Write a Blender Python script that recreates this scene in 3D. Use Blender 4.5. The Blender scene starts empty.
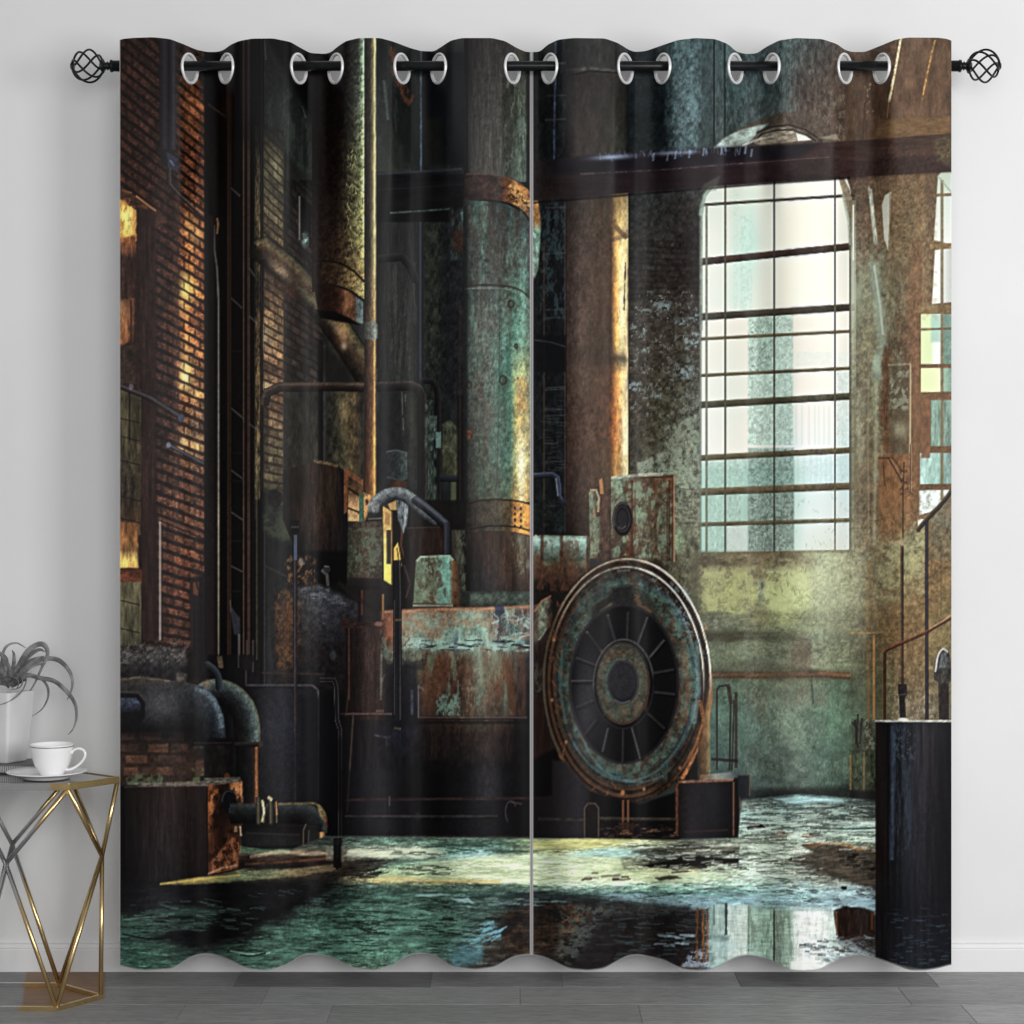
# ---------------------------------------------------------------- cloth print
# The curtains carry a printed picture of an old machine hall.  It is dyed into
# the cloth: every stitch (vertex) of the panels gets its ink colour; some dark parts include painted fold sheen.
import numpy as np
OX, OY, PW, PH = 112, 28, 848, 952
YY, XX = np.mgrid[0:PH, 0:PW].astype(np.float32)
XX += OX + 0.5
YY += OY + 0.5
PEEL_A = 0.72
INK = np.zeros((PH, PW, 3), np.float32)


def C3(c):
    return np.array(c, np.float32) / 255.0


def win(x0, y0, x1, y1):
    a = int(max(0, np.floor(x0 - OX))); b = int(min(PW, np.ceil(x1 - OX)))
    c = int(max(0, np.floor(y0 - OY))); d = int(min(PH, np.ceil(y1 - OY)))
    return (slice(c, max(c, d)), slice(a, max(a, b)))


def hsh(ix, iy, seed):
    ix = ix.astype(np.int64); iy = iy.astype(np.int64)
    n = (ix * 374761393 + iy * 668265263 + seed * 2147483647 * 31) & 0xffffffff
    n = ((n ^ (n >> 13)) * 1274126177) & 0xffffffff
    n = ((n ^ (n >> 16)) * 2246822519) & 0xffffffff
    return ((n ^ (n >> 15)) & 0xffffff).astype(np.float32) / 16777215.0


def vnoise(x, y, seed):
    fx = np.floor(x); fy = np.floor(y)
    u = x - fx; v = y - fy
    u = u * u * (3 - 2 * u); v = v * v * (3 - 2 * v)
    a = hsh(fx, fy, seed); b = hsh(fx + 1, fy, seed)
    c = hsh(fx, fy + 1, seed); d = hsh(fx + 1, fy + 1, seed)
    return (a * (1 - u) + b * u) * (1 - v) + (c * (1 - u) + d * u) * v


def fbm(x, y, sx, sy, seed=0, octs=4, gain=0.55):
    s = 0; a = 1.0; t = 0
    for k in range(octs):
        s = s + a * vnoise(x * (2 ** k) / sx + 17.3 * k, y * (2 ** k) / sy + 9.1 * k, seed + 101 * k)
        t += a; a *= gain
    return s / t


def N(w, sx, sy, seed=0, octs=4, gain=0.55):
    return fbm(XX[w], YY[w], sx, sy, seed, octs, gain)


def sm(a, b, x):
    t = np.clip((x - a) / (b - a + 1e-9), 0, 1)
    return t * t * (3 - 2 * t)


def ramp(t, stops):
    ts = [s[0] for s in stops]
    return np.stack([np.interp(t, ts, [s[1][k] / 255.0 for s in stops]) for k in range(3)], -1).astype(np.float32)


def colour(col, w):
    if isinstance(col, np.ndarray):
        return col
    if isinstance(col, tuple):
        if col[0] == 'h':
            return ramp(XX[w], col[1])
        if col[0] == 'v':
            return ramp(YY[w], col[1])
        if col[0] == 'hv':            # 2D: rows of (y, [(x,c)...])
            rows = [(y, ramp(XX[w], st)) for y, st in col[1]]
            Y = YY[w][..., None]
            out = rows[0][1].copy()
            for (ya, ca), (yb, cb) in zip(rows, rows[1:]):
                t = np.clip((Y - ya) / (yb - ya), 0, 1)
                out = np.where(Y >= ya, ca * (1 - t) + cb * t, out)
            return out
    return C3(col)


def put(w, m, col, a=1.0, mode='mix'):
    m = (m * a)[..., None]
    c = colour(col, w)
    d = INK[w]
    if mode == 'mix':
        INK[w] = d * (1 - m) + c * m
    elif mode == 'add':
        INK[w] = d + c * m
    elif mode == 'scr':
        INK[w] = 1 - (1 - d) * (1 - c * m)
    elif mode == 'mul':
        INK[w] = d * (1 - m + m * c)


def sdpoly(w, pts):
    X = XX[w]; Y = YY[w]
    d2 = np.full(X.shape, 1e9, np.float32); ins = np.zeros(X.shape, bool)
    n = len(pts)
    for i in range(n):
        (ax, ay), (bx, by) = pts[i], pts[(i + 1) % n]
        ex, ey = bx - ax, by - ay
        px, py = X - ax, Y - ay
        t = np.clip((px * ex + py * ey) / (ex * ex + ey * ey + 1e-9), 0, 1)
        d2 = np.minimum(d2, (px - t * ex) ** 2 + (py - t * ey) ** 2)
        cr = ((ay > Y) != (by > Y))
        if ay != by:
            ins ^= cr & (X < (bx - ax) * (Y - ay) / (by - ay) + ax)
    d = np.sqrt(d2)
    return np.where(ins, d, -d)


def bounds(pts, p):
    xs = [q[0] for q in pts]; ys = [q[1] for q in pts]
    return win(min(xs) - p, min(ys) - p, max(xs) + p, max(ys) + p)


def R(x0, y0, x1, y1):
    return [(x0, y0), (x1, y0), (x1, y1), (x0, y1)]


def pm(pts, f=0.6, rough=0, rs=6, seed=3):
    w = bounds(pts, f + rough + 1)
    d = sdpoly(w, pts)
    if rough:
        d = d + (N(w, rs, rs, seed, 3) - 0.5) * 2 * rough
    return w, sm(-f, f, d)


def fill(pts, col, a=1.0, f=0.6, tex=None, rough=0, rs=6, seed=3, mode='mix'):
    """tex=(amount, sx, sy): brightness grain."""
    w, m = pm(pts, f, rough, rs, seed)
    c = colour(col, w)
    if tex:
        n = N(w, tex[1], tex[2], seed + 7, 4, 0.65)
        c = c * np.clip(1 + tex[0] * (n - 0.5) * 2.6, 0.05, 3)[..., None]
    put(w, m, c, a, mode)


def peel(pts, col, thr, sx, sy, soft=0.05, seed=1, a=1.0, f=2.0, octs=4, mode='mix', gain=0.6):
    """ragged patches of colour inside an outline"""
    w, m = pm(pts, f)
    n = N(w, sx, sy, seed, octs, gain) + 0.16 * (N(w, 2.0, 2.4, seed + 50, 2) - 0.5)
    put(w, m * sm(thr - soft * 1.3, thr + soft * 1.3, n), col, a * PEEL_A, mode)


def grain(pts, amt, sx, sy, seed=1, f=2.0, octs=3):
    w, m = pm(pts, f)
    n = N(w, sx, sy, seed, octs, 0.7)
    k = 1 + amt * (n - 0.5) * 2.6 * m
    INK[w] = INK[w] * np.clip(k, 0.05, 3)[..., None]


def smooth(pts, k=6):
    if len(pts) < 3:
        return pts
    P = [np.array(p, float) for p in pts]
    P = [2 * P[0] - P[1]] + P + [2 * P[-1] - P[-2]]
    out = []
    for i in range(1, len(P) - 2):
        for j in range(k):
            t = j / k
            out.append(tuple(0.5 * ((2 * P[i]) + (P[i + 1] - P[i - 1]) * t + (2 * P[i - 1] - 5 * P[i] + 4 * P[i + 1] - P[i + 2]) * t * t
                             + (-P[i - 1] + 3 * P[i] - 3 * P[i + 1] + P[i + 2]) * t ** 3)))
    out.append(tuple(P[-2]))
    return out


def line(pts, wd, cols, a=1.0, f=0.6, tex=None, seed=5, cur=False, mode='mix', rough=0, rs=8, flat=True):
    """stroke; cols = one colour or list of (t -1..1, colour) across: left->right when drawn upwards, top->bottom when drawn rightwards"""
    if cur:
        pts = smooth(pts)
    h = wd / 2.0
    w = bounds(pts, h + f + rough + 1)
    X = XX[w]; Y = YY[w]
    best = np.full(X.shape, 1e9, np.float32); sgn = np.zeros(X.shape, np.float32)
    n = len(pts)
    for i, ((ax, ay), (bx, by)) in enumerate(zip(pts, pts[1:])):
        ex, ey = bx - ax, by - ay
        L = ex * ex + ey * ey + 1e-9
        px, py = X - ax, Y - ay
        t0 = (px * ex + py * ey) / L
        t = np.clip(t0, 0, 1)
        d = np.sqrt((px - t * ex) ** 2 + (py - t * ey) ** 2)
        if flat and i == 0:
            d = d + np.where(t0 < 0, -t0 * np.sqrt(L) * 8, 0)
        if flat and i == n - 2:
            d = d + np.where(t0 > 1, (t0 - 1) * np.sqrt(L) * 8, 0)
        s = np.sign(ex * py - ey * px)
        k = d < best
        best = np.where(k, d, best); sgn = np.where(k, s, sgn)
    dd = best
    if rough:
        dd = dd + (N(w, rs, rs, seed + 2, 3) - 0.5) * 2 * rough
    m = sm(-f, f, h - dd)
    if isinstance(cols, list):
        c = ramp(np.clip(sgn * best / h, -1, 1), cols)
    else:
        c = colour(cols, w)
    if tex:
        nn = N(w, tex[1], tex[2], seed, 4, 0.65)
        c = c * np.clip(1 + tex[0] * (nn - 0.5) * 2.6, 0.05, 3)[..., None]
    put(w, m, c, a, mode)


def ell(cx, cy, rx, ry, col, a=1.0, f=0.7, rot=0.0, tex=None, seed=4, mode='mix'):
    q = max(rx, ry) + f + 1
    w = win(cx - q, cy - q, cx + q, cy + q)
    dx = XX[w] - cx; dy = YY[w] - cy
    cs, sn = np.cos(rot), np.sin(rot)
    u = (dx * cs + dy * sn) / rx; v = (-dx * sn + dy * cs) / ry
    r = np.sqrt(u * u + v * v)
    m = sm(-f, f, (1 - r) * min(rx, ry))
    c = colour(col, w)
    if tex:
        nn = N(w, tex[1], tex[2], seed, 4, 0.65)
        c = c * np.clip(1 + tex[0] * (nn - 0.5) * 2.6, 0.05, 3)[..., None]
    put(w, m, c, a, mode)


def ring(cx, cy, rx, ry, wd, col, a=1.0, f=0.6, a0=None, a1=None, af=0.15, rough=0, seed=6, mode='mix'):
    """elliptic line of width wd, optionally only between angles (degrees, clockwise from right)"""
    q = max(rx, ry) + wd + f + 1
    w = win(cx - q, cy - q, cx + q, cy + q)
    dx = XX[w] - cx; dy = YY[w] - cy
    r = np.sqrt((dx / rx) ** 2 + (dy / ry) ** 2) + 1e-6
    g = np.sqrt((dx / rx ** 2) ** 2 + (dy / ry ** 2) ** 2) / r + 1e-9
    d = np.abs(r - 1) / g
    if rough:
        d = d + (N(w, 7, 7, seed, 3) - 0.5) * 2 * rough
    m = sm(-f, f, wd / 2 - d)
    if a0 is not None:
        th = np.arctan2(dy / ry, dx / rx)
        mid = np.radians((a0 + a1) / 2); half = np.radians((a1 - a0) / 2)
        dt = np.abs((th - mid + np.pi) % (2 * np.pi) - np.pi)
        m = m * sm(-af, af, half - dt)
    put(w, m, col, a, mode)


def glow(cx, cy, rx, ry, col, a=1.0, mode='scr', p=1.0, rot=0.0):
    w = win(cx - 2.6 * rx - 2, cy - 2.6 * ry - 2, cx + 2.6 * rx + 2, cy + 2.6 * ry + 2) if rot == 0 else \
        win(cx - 2.6 * max(rx, ry), cy - 2.6 * max(rx, ry), cx + 2.6 * max(rx, ry), cy + 2.6 * max(rx, ry))
    dx = XX[w] - cx; dy = YY[w] - cy
    cs, sn = np.cos(rot), np.sin(rot)
    u = (dx * cs + dy * sn) / rx; v = (-dx * sn + dy * cs) / ry
    put(w, np.exp(-(u * u + v * v) ** p), col, a, mode)


def bricks(pts, vp, x0, sp, bl, mortar, a=0.7, var=0.25, th=0.16, seed=9, f=1.0):
    """courses running to a vanishing point: dark joints and per-brick tone"""
    w, m = pm(pts, f)
    X = XX[w] + (N(w, 5, 5, seed + 5, 2) - 0.5) * 1.2; Y = YY[w] + (N(w, 6, 6, seed + 6, 2) - 0.5) * 1.6
    if isinstance(vp, list):              # table of (height, slope) for bent courses
        hs = [q[0] for q in vp]; ss = [q[1] for q in vp]
        y0 = Y.copy()
        for _ in range(8):
            y0 = Y - np.interp(y0, hs, ss).astype(np.float32) * (X - x0)
        v = y0 / sp
        u = (X - x0) / bl * (1 + (X - x0) * 0.0012)
    else:
        k = (vp[0] - x0) / (vp[0] - X)
        v = ((Y - vp[1]) * k) / sp
        u = np.log(np.abs(k)) * (vp[0] - x0) / bl
    row = np.floor(v); fv = v - row
    uu = u + 0.5 * (row % 2); cell = np.floor(uu); fu = uu - cell
    tone = 1 + var * (hsh(cell, row, seed) - 0.5) * 2
    INK[w] = INK[w] * (1 - m[..., None] + m[..., None] * tone[..., None])
    jv = 1 - sm(th * 0.6, th * 1.3, np.minimum(fv, 1 - fv))
    ju = (1 - sm(th * 0.3, th * 0.9, np.minimum(fu, 1 - fu))) * 0.4
    put(w, m * np.maximum(jv, ju), mortar, a)


def flecks(pts, n, ln, wd, col, a=0.8, seed=1, ang=0.0, jit=0.15):
    """many short ragged strokes (cracks, chips)"""
    rng = np.random.RandomState(seed)
    if abs(ang) < 0.11:
        jit = jit * 0.3
    xs = [q[0] for q in pts]; ys = [q[1] for q in pts]
    px = np.array(pts, float)
    for _ in range(n):
        for _t in range(20):
            x = rng.uniform(min(xs), max(xs)); y = rng.uniform(min(ys), max(ys))
            ins = False
            for i in range(len(px)):
                ax, ay = px[i]; bx, by = px[(i + 1) % len(px)]
                if (ay > y) != (by > y) and x < (bx - ax) * (y - ay) / (by - ay) + ax:
                    ins = not ins
            if ins:
                break
        L = ln * rng.uniform(0.3, 1.3); t = ang + rng.normal(0, jit)
        p = []
        for k in range(4):
            q = (k / 3 - 0.5) * L
            p.append((x + q * np.cos(t) + rng.normal(0, 0.05 * L) * abs(np.sin(t)), y + q * np.sin(t) + rng.normal(0, 0.03 * L) * abs(np.cos(t))))
        line(p, wd * rng.uniform(0.6, 1.4), col, a * rng.uniform(0.4, 1), 0.6, flat=False)


# ================================================================ the picture
# ---- dark ground
fill(R(112, 28, 960, 980), ('hv', [
    (40, [(120, (40, 26, 22)), (200, (40, 24, 18)), (300, (24, 24, 26)), (420, (24, 26, 28)), (540, (26, 28, 30)), (640, (28, 36, 38)), (700, (60, 84, 86)), (780, (60, 78, 78)), (840, (78, 66, 58)), (950, (104, 78, 58))]),
    (200, [(120, (66, 36, 24)), (200, (80, 44, 26)), (262, (34, 26, 22)), (300, (38, 38, 34)), (420, (36, 40, 40)), (540, (26, 28, 30)), (640, (40, 40, 40)), (700, (48, 44, 42)), (860, (96, 76, 58)), (950, (110, 84, 60))]),
    (420, [(120, (70, 50, 36)), (200, (92, 58, 34)), (262, (30, 24, 20)), (300, (44, 38, 32)), (420, (40, 42, 42)), (540, (22, 26, 28)), (640, (66, 64, 54)), (700, (80, 82, 72)), (860, (116, 104, 78)), (950, (124, 92, 62))]),
    (600, [(120, (64, 56, 42)), (200, (64, 40, 28)), (262, (22, 20, 20)), (400, (24, 22, 22)), (540, (26, 24, 22)), (700, (98, 106, 88)), (800, (150, 158, 116)), (860, (120, 112, 80)), (950, (124, 98, 62))]),
    (720, [(120, (26, 24, 24)), (260, (22, 20, 22)), (540, (22, 18, 18)), (700, (84, 104, 90)), (800, (98, 122, 100)), (860, (92, 108, 84)), (950, (110, 100, 72))]),
    (830, [(120, (18, 14, 16)), (540, (14, 12, 15)), (700, (50, 64, 62)), (800, (80, 98, 90)), (950, (60, 60, 52))]),
]))

# ---- far wall between the columns (grey-green plaster)
BW = R(262, 38, 470, 520)
fill(BW, ('h', [(262, (30, 28, 26)), (300, (40, 42, 38)), (376, (46, 48, 46)), (470, (32, 36, 36))]), 0.8, 2)
grain(BW, 0.5, 14, 40, 11)
fill([(376, 90), (395, 130), (412, 175), (376, 175)], (62, 68, 58), 0.7, 4)
peel(R(376, 60, 412, 172), (96, 116, 104), 0.62, 5, 30, 0.1, 21, 0.5)
# upper slab with green mould, left of the big round duct
fill([(246, 38), (268, 38), (312, 120), (312, 185), (292, 160), (246, 100)], (52, 58, 56), 0.8, 4)
fill([(268, 36), (360, 36), (360, 150), (312, 118)], (14, 13, 14), 0.95, 2)
peel([(262, 70), (290, 90), (313, 120), (313, 178), (296, 165), (262, 120)], (96, 116, 104), 0.56, 6, 22, 0.1, 31, 0.55)
glow(286, 118, 9, 26, (92, 116, 100), 0.3, rot=-0.3)
line([(250, 38), (257, 58)], 1.6, (190, 196, 170), 0.8)
line([(264, 40), (266, 60)], 2, (110, 124, 104), 0.5)
line([(302, 106), (306, 118)], 1.6, (140, 160, 140), 0.6)

# ---- receding brick wall, far left
VP = [(-60, .86), (60, .82), (150, .74), (250, .62), (345, .46), (400, .40), (500, .36), (580, .30), (640, .14)]
LW = [(118, 36), (206, 36), (206, 655), (118, 655)]
fill(LW, ('hv', [
    (38, [(120, (58, 34, 26)), (150, (64, 38, 28)), (175, (40, 28, 26)), (205, (76, 42, 26))]),
    (110, [(120, (66, 36, 26)), (150, (72, 44, 36)), (176, (66, 38, 26)), (192, (150, 82, 46)), (205, (140, 74, 40))]),
    (170, [(120, (72, 38, 24)), (150, (70, 40, 30)), (176, (76, 42, 28)), (190, (124, 68, 40)), (205, (112, 62, 38))]),
    (205, [(120, (80, 42, 24)), (150, (64, 36, 28)), (176, (70, 38, 26)), (186, (120, 68, 38)), (205, (160, 92, 50))]),
    (262, [(120, (66, 38, 28)), (150, (52, 34, 30)), (176, (82, 46, 30)), (190, (196, 116, 56)), (205, (164, 90, 46))]),
    (290, [(120, (72, 44, 30)), (150, (52, 34, 30)), (176, (86, 50, 34)), (186, (230, 160, 72)), (205, (176, 98, 52))]),
    (320, [(120, (96, 58, 36)), (150, (52, 34, 30)), (176, (96, 56, 38)), (188, (176, 100, 56)), (205, (152, 84, 46))]),
    (380, [(120, (60, 44, 34)), (150, (56, 36, 32)), (176, (84, 50, 36)), (186, (228, 158, 84)), (205, (190, 112, 60))]),
    (400, [(120, (54, 44, 34)), (150, (56, 36, 32)), (176, (80, 46, 34)), (186, (190, 118, 66)), (205, (196, 128, 70))]),
    (425, [(120, (70, 60, 44)), (150, (56, 36, 32)), (176, (72, 44, 32)), (186, (130, 90, 60)), (205, (92, 72, 58))]),
    (448, [(120, (66, 56, 42)), (150, (62, 38, 32)), (176, (90, 54, 40)), (184, (196, 140, 84)), (205, (204, 142, 84))]),
    (475, [(120, (66, 54, 38)), (150, (64, 38, 30)), (176, (96, 58, 42)), (205, (104, 64, 46))]),
    (520, [(120, (54, 42, 32)), (150, (66, 40, 32)), (176, (122, 74, 50)), (205, (130, 80, 54))]),
    (560, [(120, (120, 84, 44)), (150, (60, 36, 30)), (176, (120, 66, 42)), (205, (108, 62, 42))]),
    (600, [(120, (74, 66, 50)), (150, (56, 34, 30)), (176, (112, 62, 42)), (205, (70, 42, 34))]),
    (650, [(120, (58, 54, 42)), (150, (46, 32, 28)), (176, (86, 52, 38)), (205, (46, 32, 28))]),
]))
bricks(LW, VP, 120, 11.4, 12.5, (26, 15, 13), 0.88, 0.22, 0.21, 9)
grain(LW, 0.45, 3, 3, 13)
# light through openings on the bricks
for x, y, rx, ry, c, a in [(186, 290, 6, 12, (255, 214, 110), .85), (184, 276, 4, 5, (255, 190, 90), .4), (190, 226, 8, 12, (250, 160, 76), .45), (198, 236, 7, 8, (250, 180, 90), .4), (186, 372, 6, 12, (255, 208, 120), .8),
                           (185, 386, 6, 8, (255, 200, 110), .55), (196, 394, 6, 8, (250, 180, 100), .4), (192, 110, 9, 26, (220, 120, 60), .35), (184, 442, 4, 8, (240, 196, 130), .6), (198, 446, 5, 8, (250, 190, 110), .6), (184, 310, 5, 12, (240, 150, 74), .4), (186, 350, 6, 12, (230, 150, 80), .4)]:
    glow(x, y, rx, ry, c, a)
bricks(R(177, 200, 206, 470), VP, 120, 11.4, 12.5, (60, 28, 18), 0.8, 0.12, 0.14, 9)
fill(R(204.5, 38, 207, 500), (80, 44, 26), 0.4)
# shadowed bands of the wall
fill([(178, 300), (179, 214), (135, 195), (178, 240)], (40, 24, 20), 0.3, 4)
fill(R(120, 210, 178, 216), (50, 28, 22), 0.25, 5)
fill(R(118, 36, 206, 200), (212, 205, 200), 1, 6, mode='mul')
# lintel and recessed windows at the edge
fill([(118, 186), (126, 190), (160, 212), (172, 224), (150, 222), (134, 212), (118, 200)], (74, 44, 30), 0.9, 1.2, (0.6, 8, 4), rough=1)
line([(136, 196), (149, 206), (156, 211)], 1.4, (196, 126, 70), 0.8)
line([(122, 190), (132, 193)], 1.2, (150, 84, 48), 0.7)
fill([(120, 205), (130, 206), (156, 212), (156, 640), (136, 640), (134, 215)], ('h', [(134, (44, 30, 27)), (146, (56, 38, 34)), (156, (48, 30, 27))]), 0.92, 1.5, (0.35, 3, 30))
fill([(119, 198), (127, 203), (136, 211), (136, 242), (119, 252)], ('hv', [(198, [(119, (236, 200, 90)), (130, (200, 140, 60)), (136, (150, 90, 40))]), (214, [(119, (244, 226, 120)), (130, (244, 228, 140)), (136, (214, 150, 70))]), (232, [(119, (240, 214, 110)), (130, (240, 216, 120)), (136, (210, 140, 66))]), (252, [(119, (190, 120, 56)), (136, (130, 76, 42))])]), 1, 1, (0.22, 3, 8), rough=1.6, rs=4)
peel(R(119, 199, 135, 252), (176, 104, 44), 0.56, 3, 8, 0.1, 41, 0.9)
fill([(119, 238), (135, 236), (136, 300), (119, 300)], ('v', [(236, (168, 98, 48)), (250, (110, 62, 40)), (258, (58, 36, 30)), (300, (66, 42, 34))]), 1, 1.5, (0.5, 3, 14), rough=2)
fill([(119, 300), (134, 298), (134, 338), (119, 348)], ('hv', [(298, [(120, (150, 104, 62)), (128, (120, 76, 48)), (134, (160, 90, 54))]), (348, [(120, (190, 112, 58)), (134, (110, 66, 44))])]), 1, 2, (0.35, 3, 12))
fill(R(130, 300, 132.5, 345), (60, 34, 26), 0.8)
fill(R(119, 345, 136, 384), (58, 42, 33), 1, 2, (0.4, 5, 8))
fill(R(119, 390, 141, 535), ('v', [(390, (86, 76, 52)), (450, (78, 68, 48)), (500, (60, 48, 36)), (535, (90, 64, 40))]), 1, 1, (0.45, 3, 16))
fill(R(119, 522, 138, 568), ('v', [(522, (120, 72, 40)), (540, (150, 96, 50)), (550, (130, 90, 50)), (560, (250, 210, 120)), (568, (240, 190, 100))]), 1, 1.2, (0.4, 3, 12), rough=1)
fill(R(119, 568, 142, 584), ('v', [(568, (64, 34, 24)), (576, (120, 62, 38)), (584, (90, 50, 34))]), 1, 1, (0.4, 6, 3))
fill(R(119, 582, 141, 646), ('v', [(582, (100, 92, 64)), (646, (72, 70, 52))]), 1, 1, (0.4, 3, 14))
for y in (418, 436, 460, 496, 518, 600, 628):
    line([(119, y), (140, y + 5)], 1.2, (34, 26, 20), 0.8)
line([(129.5, 392), (129.5, 440)], 1.4, (26, 20, 16), 0.9)
fill([(128, 392), (142, 400), (142, 446), (129, 440)], (30, 24, 18), 0.35)
line([(120, 386), (150, 398), (183, 419)], 6, [(-1, (26, 22, 26)), (-0.3, (84, 72, 76)), (0.3, (44, 34, 36)), (1, (16, 12, 12))], 0.97)
ell(131, 387, 2.2, 3, (98, 90, 96))
ell(181, 418, 3, 4, (70, 76, 92))
line([(167, 444), (204, 464)], 4.4, [(-1, (20, 18, 22)), (-0.2, (86, 84, 98)), (1, (18, 14, 14))], 0.95)
ell(168.5, 445, 2.4, 3, (120, 120, 132), 0.8)
# panel outline low on the wall
line([(160, 518), (160, 640)], 1.6, (186, 168, 158), 0.75)
line([(158, 517), (204, 535)], 2.4, (96, 58, 42), 0.8)
line([(159, 520), (204, 539)], 2.0, (36, 20, 16), 0.8)
fill(R(153, 505, 158, 640), (44, 28, 26), 0.7, 2)
# conduit and fittings at the top
fill(R(159, 36, 176, 150), ('h', [(159, (26, 20, 22)), (165, (46, 42, 50)), (169, (24, 20, 24)), (174, (54, 52, 62)), (176, (38, 30, 30))]), 0.93, 1.5)
fill([(159, 150), (176, 150), (171, 164), (163, 164)], (30, 26, 30), 0.9, 2)
fill([(167, 152), (178, 158), (178, 172), (168, 168)], (48, 50, 66), 0.95, 1)
line([(170, 160), (174, 166)], 2, (96, 100, 122), 0.8)
line([(169, 168), (169, 184), (180, 196), (198, 213), (210, 223)], 3.4, [(-1, (84, 74, 74)), (0, (50, 40, 40)), (1, (20, 14, 14))], 0.95)

# ---- dark risers left of the brick
fill(R(204, 38, 264, 660), ('h', [(204, (14, 10, 10)), (214, (28, 22, 21)), (219, (16, 12, 12)), (230, (12, 10, 11)), (236, (18, 13, 12)), (247, (14, 12, 13)), (257, (22, 19, 18)), (264, (14, 12, 13))]), 1, 1, (0.25, 4, 60))
fill([(204, 38), (232, 38), (232, 120), (204, 100)], (16, 11, 11), 0.9, 2)
fill([(196, 60), (206, 58), (206, 100), (203, 100)], (16, 11, 11), 0.6, 3)
line([(208, 104), (216, 110), (226, 117)], 1.6, (84, 72, 62), 0.6)
line([(226, 60), (227, 117)], 1.2, (52, 42, 36), 0.7)
line([(214, 60), (224, 100)], 1.0, (44, 40, 40), 0.5)
line([(210, 220), (212, 232), (212, 260)], 2.2, (60, 58, 62), 0.8)
line([(217, 218), (218, 224), (217, 234)], 2, (150, 108, 66), 0.8)
line([(205.5, 38), (205.5, 650)], 2, (12, 9, 9), 0.9)
fill(R(207, 215, 216, 655), ('h', [(207, (30, 24, 24)), (212, (44, 34, 32)), (216, (26, 20, 20))]), 0.9, 1)
line([(218.5, 660), (218.5, 300), (217, 268), (214.5, 250), (214.5, 225)], 1.8, ('v', [(225, (70, 64, 62)), (300, (120, 116, 116)), (440, (150, 142, 134)), (520, (168, 154, 134)), (655, (120, 108, 94))]), 0.95)
for x, wd, c, a in [(228.5, 2.4, (64, 44, 32), .9), (230.8, 1, (104, 78, 54), .55), (243.5, 1.8, (92, 66, 52), .85), (248.6, 2.6, (74, 54, 44), .9), (240.5, 5, (16, 13, 13), .6), (254, 4, (18, 16, 16), .7), (235.5, 5, (14, 12, 13), .5)]:
    line([(x, 655), (x, 60 if x < 235 else 38)], wd, c, a)
for p in [[(231, 188), (240, 196)], [(231, 298), (242, 308)], [(231, 408), (244, 419)], [(231, 470), (243, 479)], [(231, 512), (243, 520)], [(231, 566), (243, 572)], [(249, 268), (259, 282)], [(249, 316), (258, 324)], [(249, 424), (258, 430)]]:
    line(p, 1.4, (92, 84, 80), 0.75)
for y0 in (350, 452, 480, 540, 590):
    fill(R(232, y0, 243, y0 + 2), (30, 26, 26), 0.8)
fill([(229, 603), (235, 612), (240, 618), (240, 636), (234, 634), (231, 615)], (58, 58, 68), 0.9, 1)
line([(239, 634), (239, 656)], 1.8, (110, 106, 104), 0.8)
line([(230, 600), (231, 612)], 1.2, (96, 86, 78), 0.8)
# valve cluster on the bricks near the floor
fill([(190, 578), (206, 575), (206, 656), (192, 656)], (18, 13, 13), 0.85, 2)
line([(191.5, 580), (192, 650)], 2.4, (40, 30, 30), 0.9)
fill([(193, 582), (199, 582), (198, 596), (193, 594)], (130, 72, 42), 0.7, 1.2)
line([(196, 580), (198, 590)], 1.6, (18, 13, 12))

# ---- lit brick strip behind the risers
S1 = R(255, 126, 262, 520)
fill(S1, ('v', [(126, (40, 38, 30)), (200, (130, 112, 74)), (245, (170, 146, 96)), (290, (60, 48, 36)), (330, (150, 118, 74)), (400, (150, 120, 70)), (470, (170, 148, 92)), (520, (60, 56, 48))]), 0.55, 1.6, (0.9, 2, 9))
S2 = R(263.5, 130, 283.5, 492)
fill(S2, ('v', [(125, (36, 36, 30)), (150, (92, 90, 60)), (200, (96, 88, 62)), (240, (120, 102, 68)), (262, (70, 54, 40)), (300, (110, 82, 54)), (330, (200, 158, 100)), (350, (196, 150, 98)), (370, (120, 84, 56)), (385, (220, 166, 108)), (394, (120, 80, 52)), (415, (130, 100, 66)), (450, (140, 124, 84)), (480, (130, 114, 80)), (492, (70, 66, 52))]), 0.95, 1.2, (0.35, 4, 4))
for x, y, rx, ry, c, a in [(264, 254, 3, 8, (240, 210, 140), .7), (266, 336, 4, 12, (255, 214, 140), .6), (266, 388, 4, 6, (255, 216, 150), .8), (276, 165, 5, 14, (140, 130, 80), .5)]:
    glow(x, y, rx, ry, c, a)
fill([(263, 120), (284, 138), (284, 160), (263, 130)], (40, 40, 38), 0.7, 3)
bricks(S2, (640, 545), 264, 9.2, 9.5, (46, 32, 26), 0.75, 0.25, 0.17, 29)
line([(261.5, 660), (261.5, 38)], 3, [(-1, (14, 12, 12)), (0, (40, 38, 40)), (1, (14, 12, 12))], 0.9)
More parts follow.
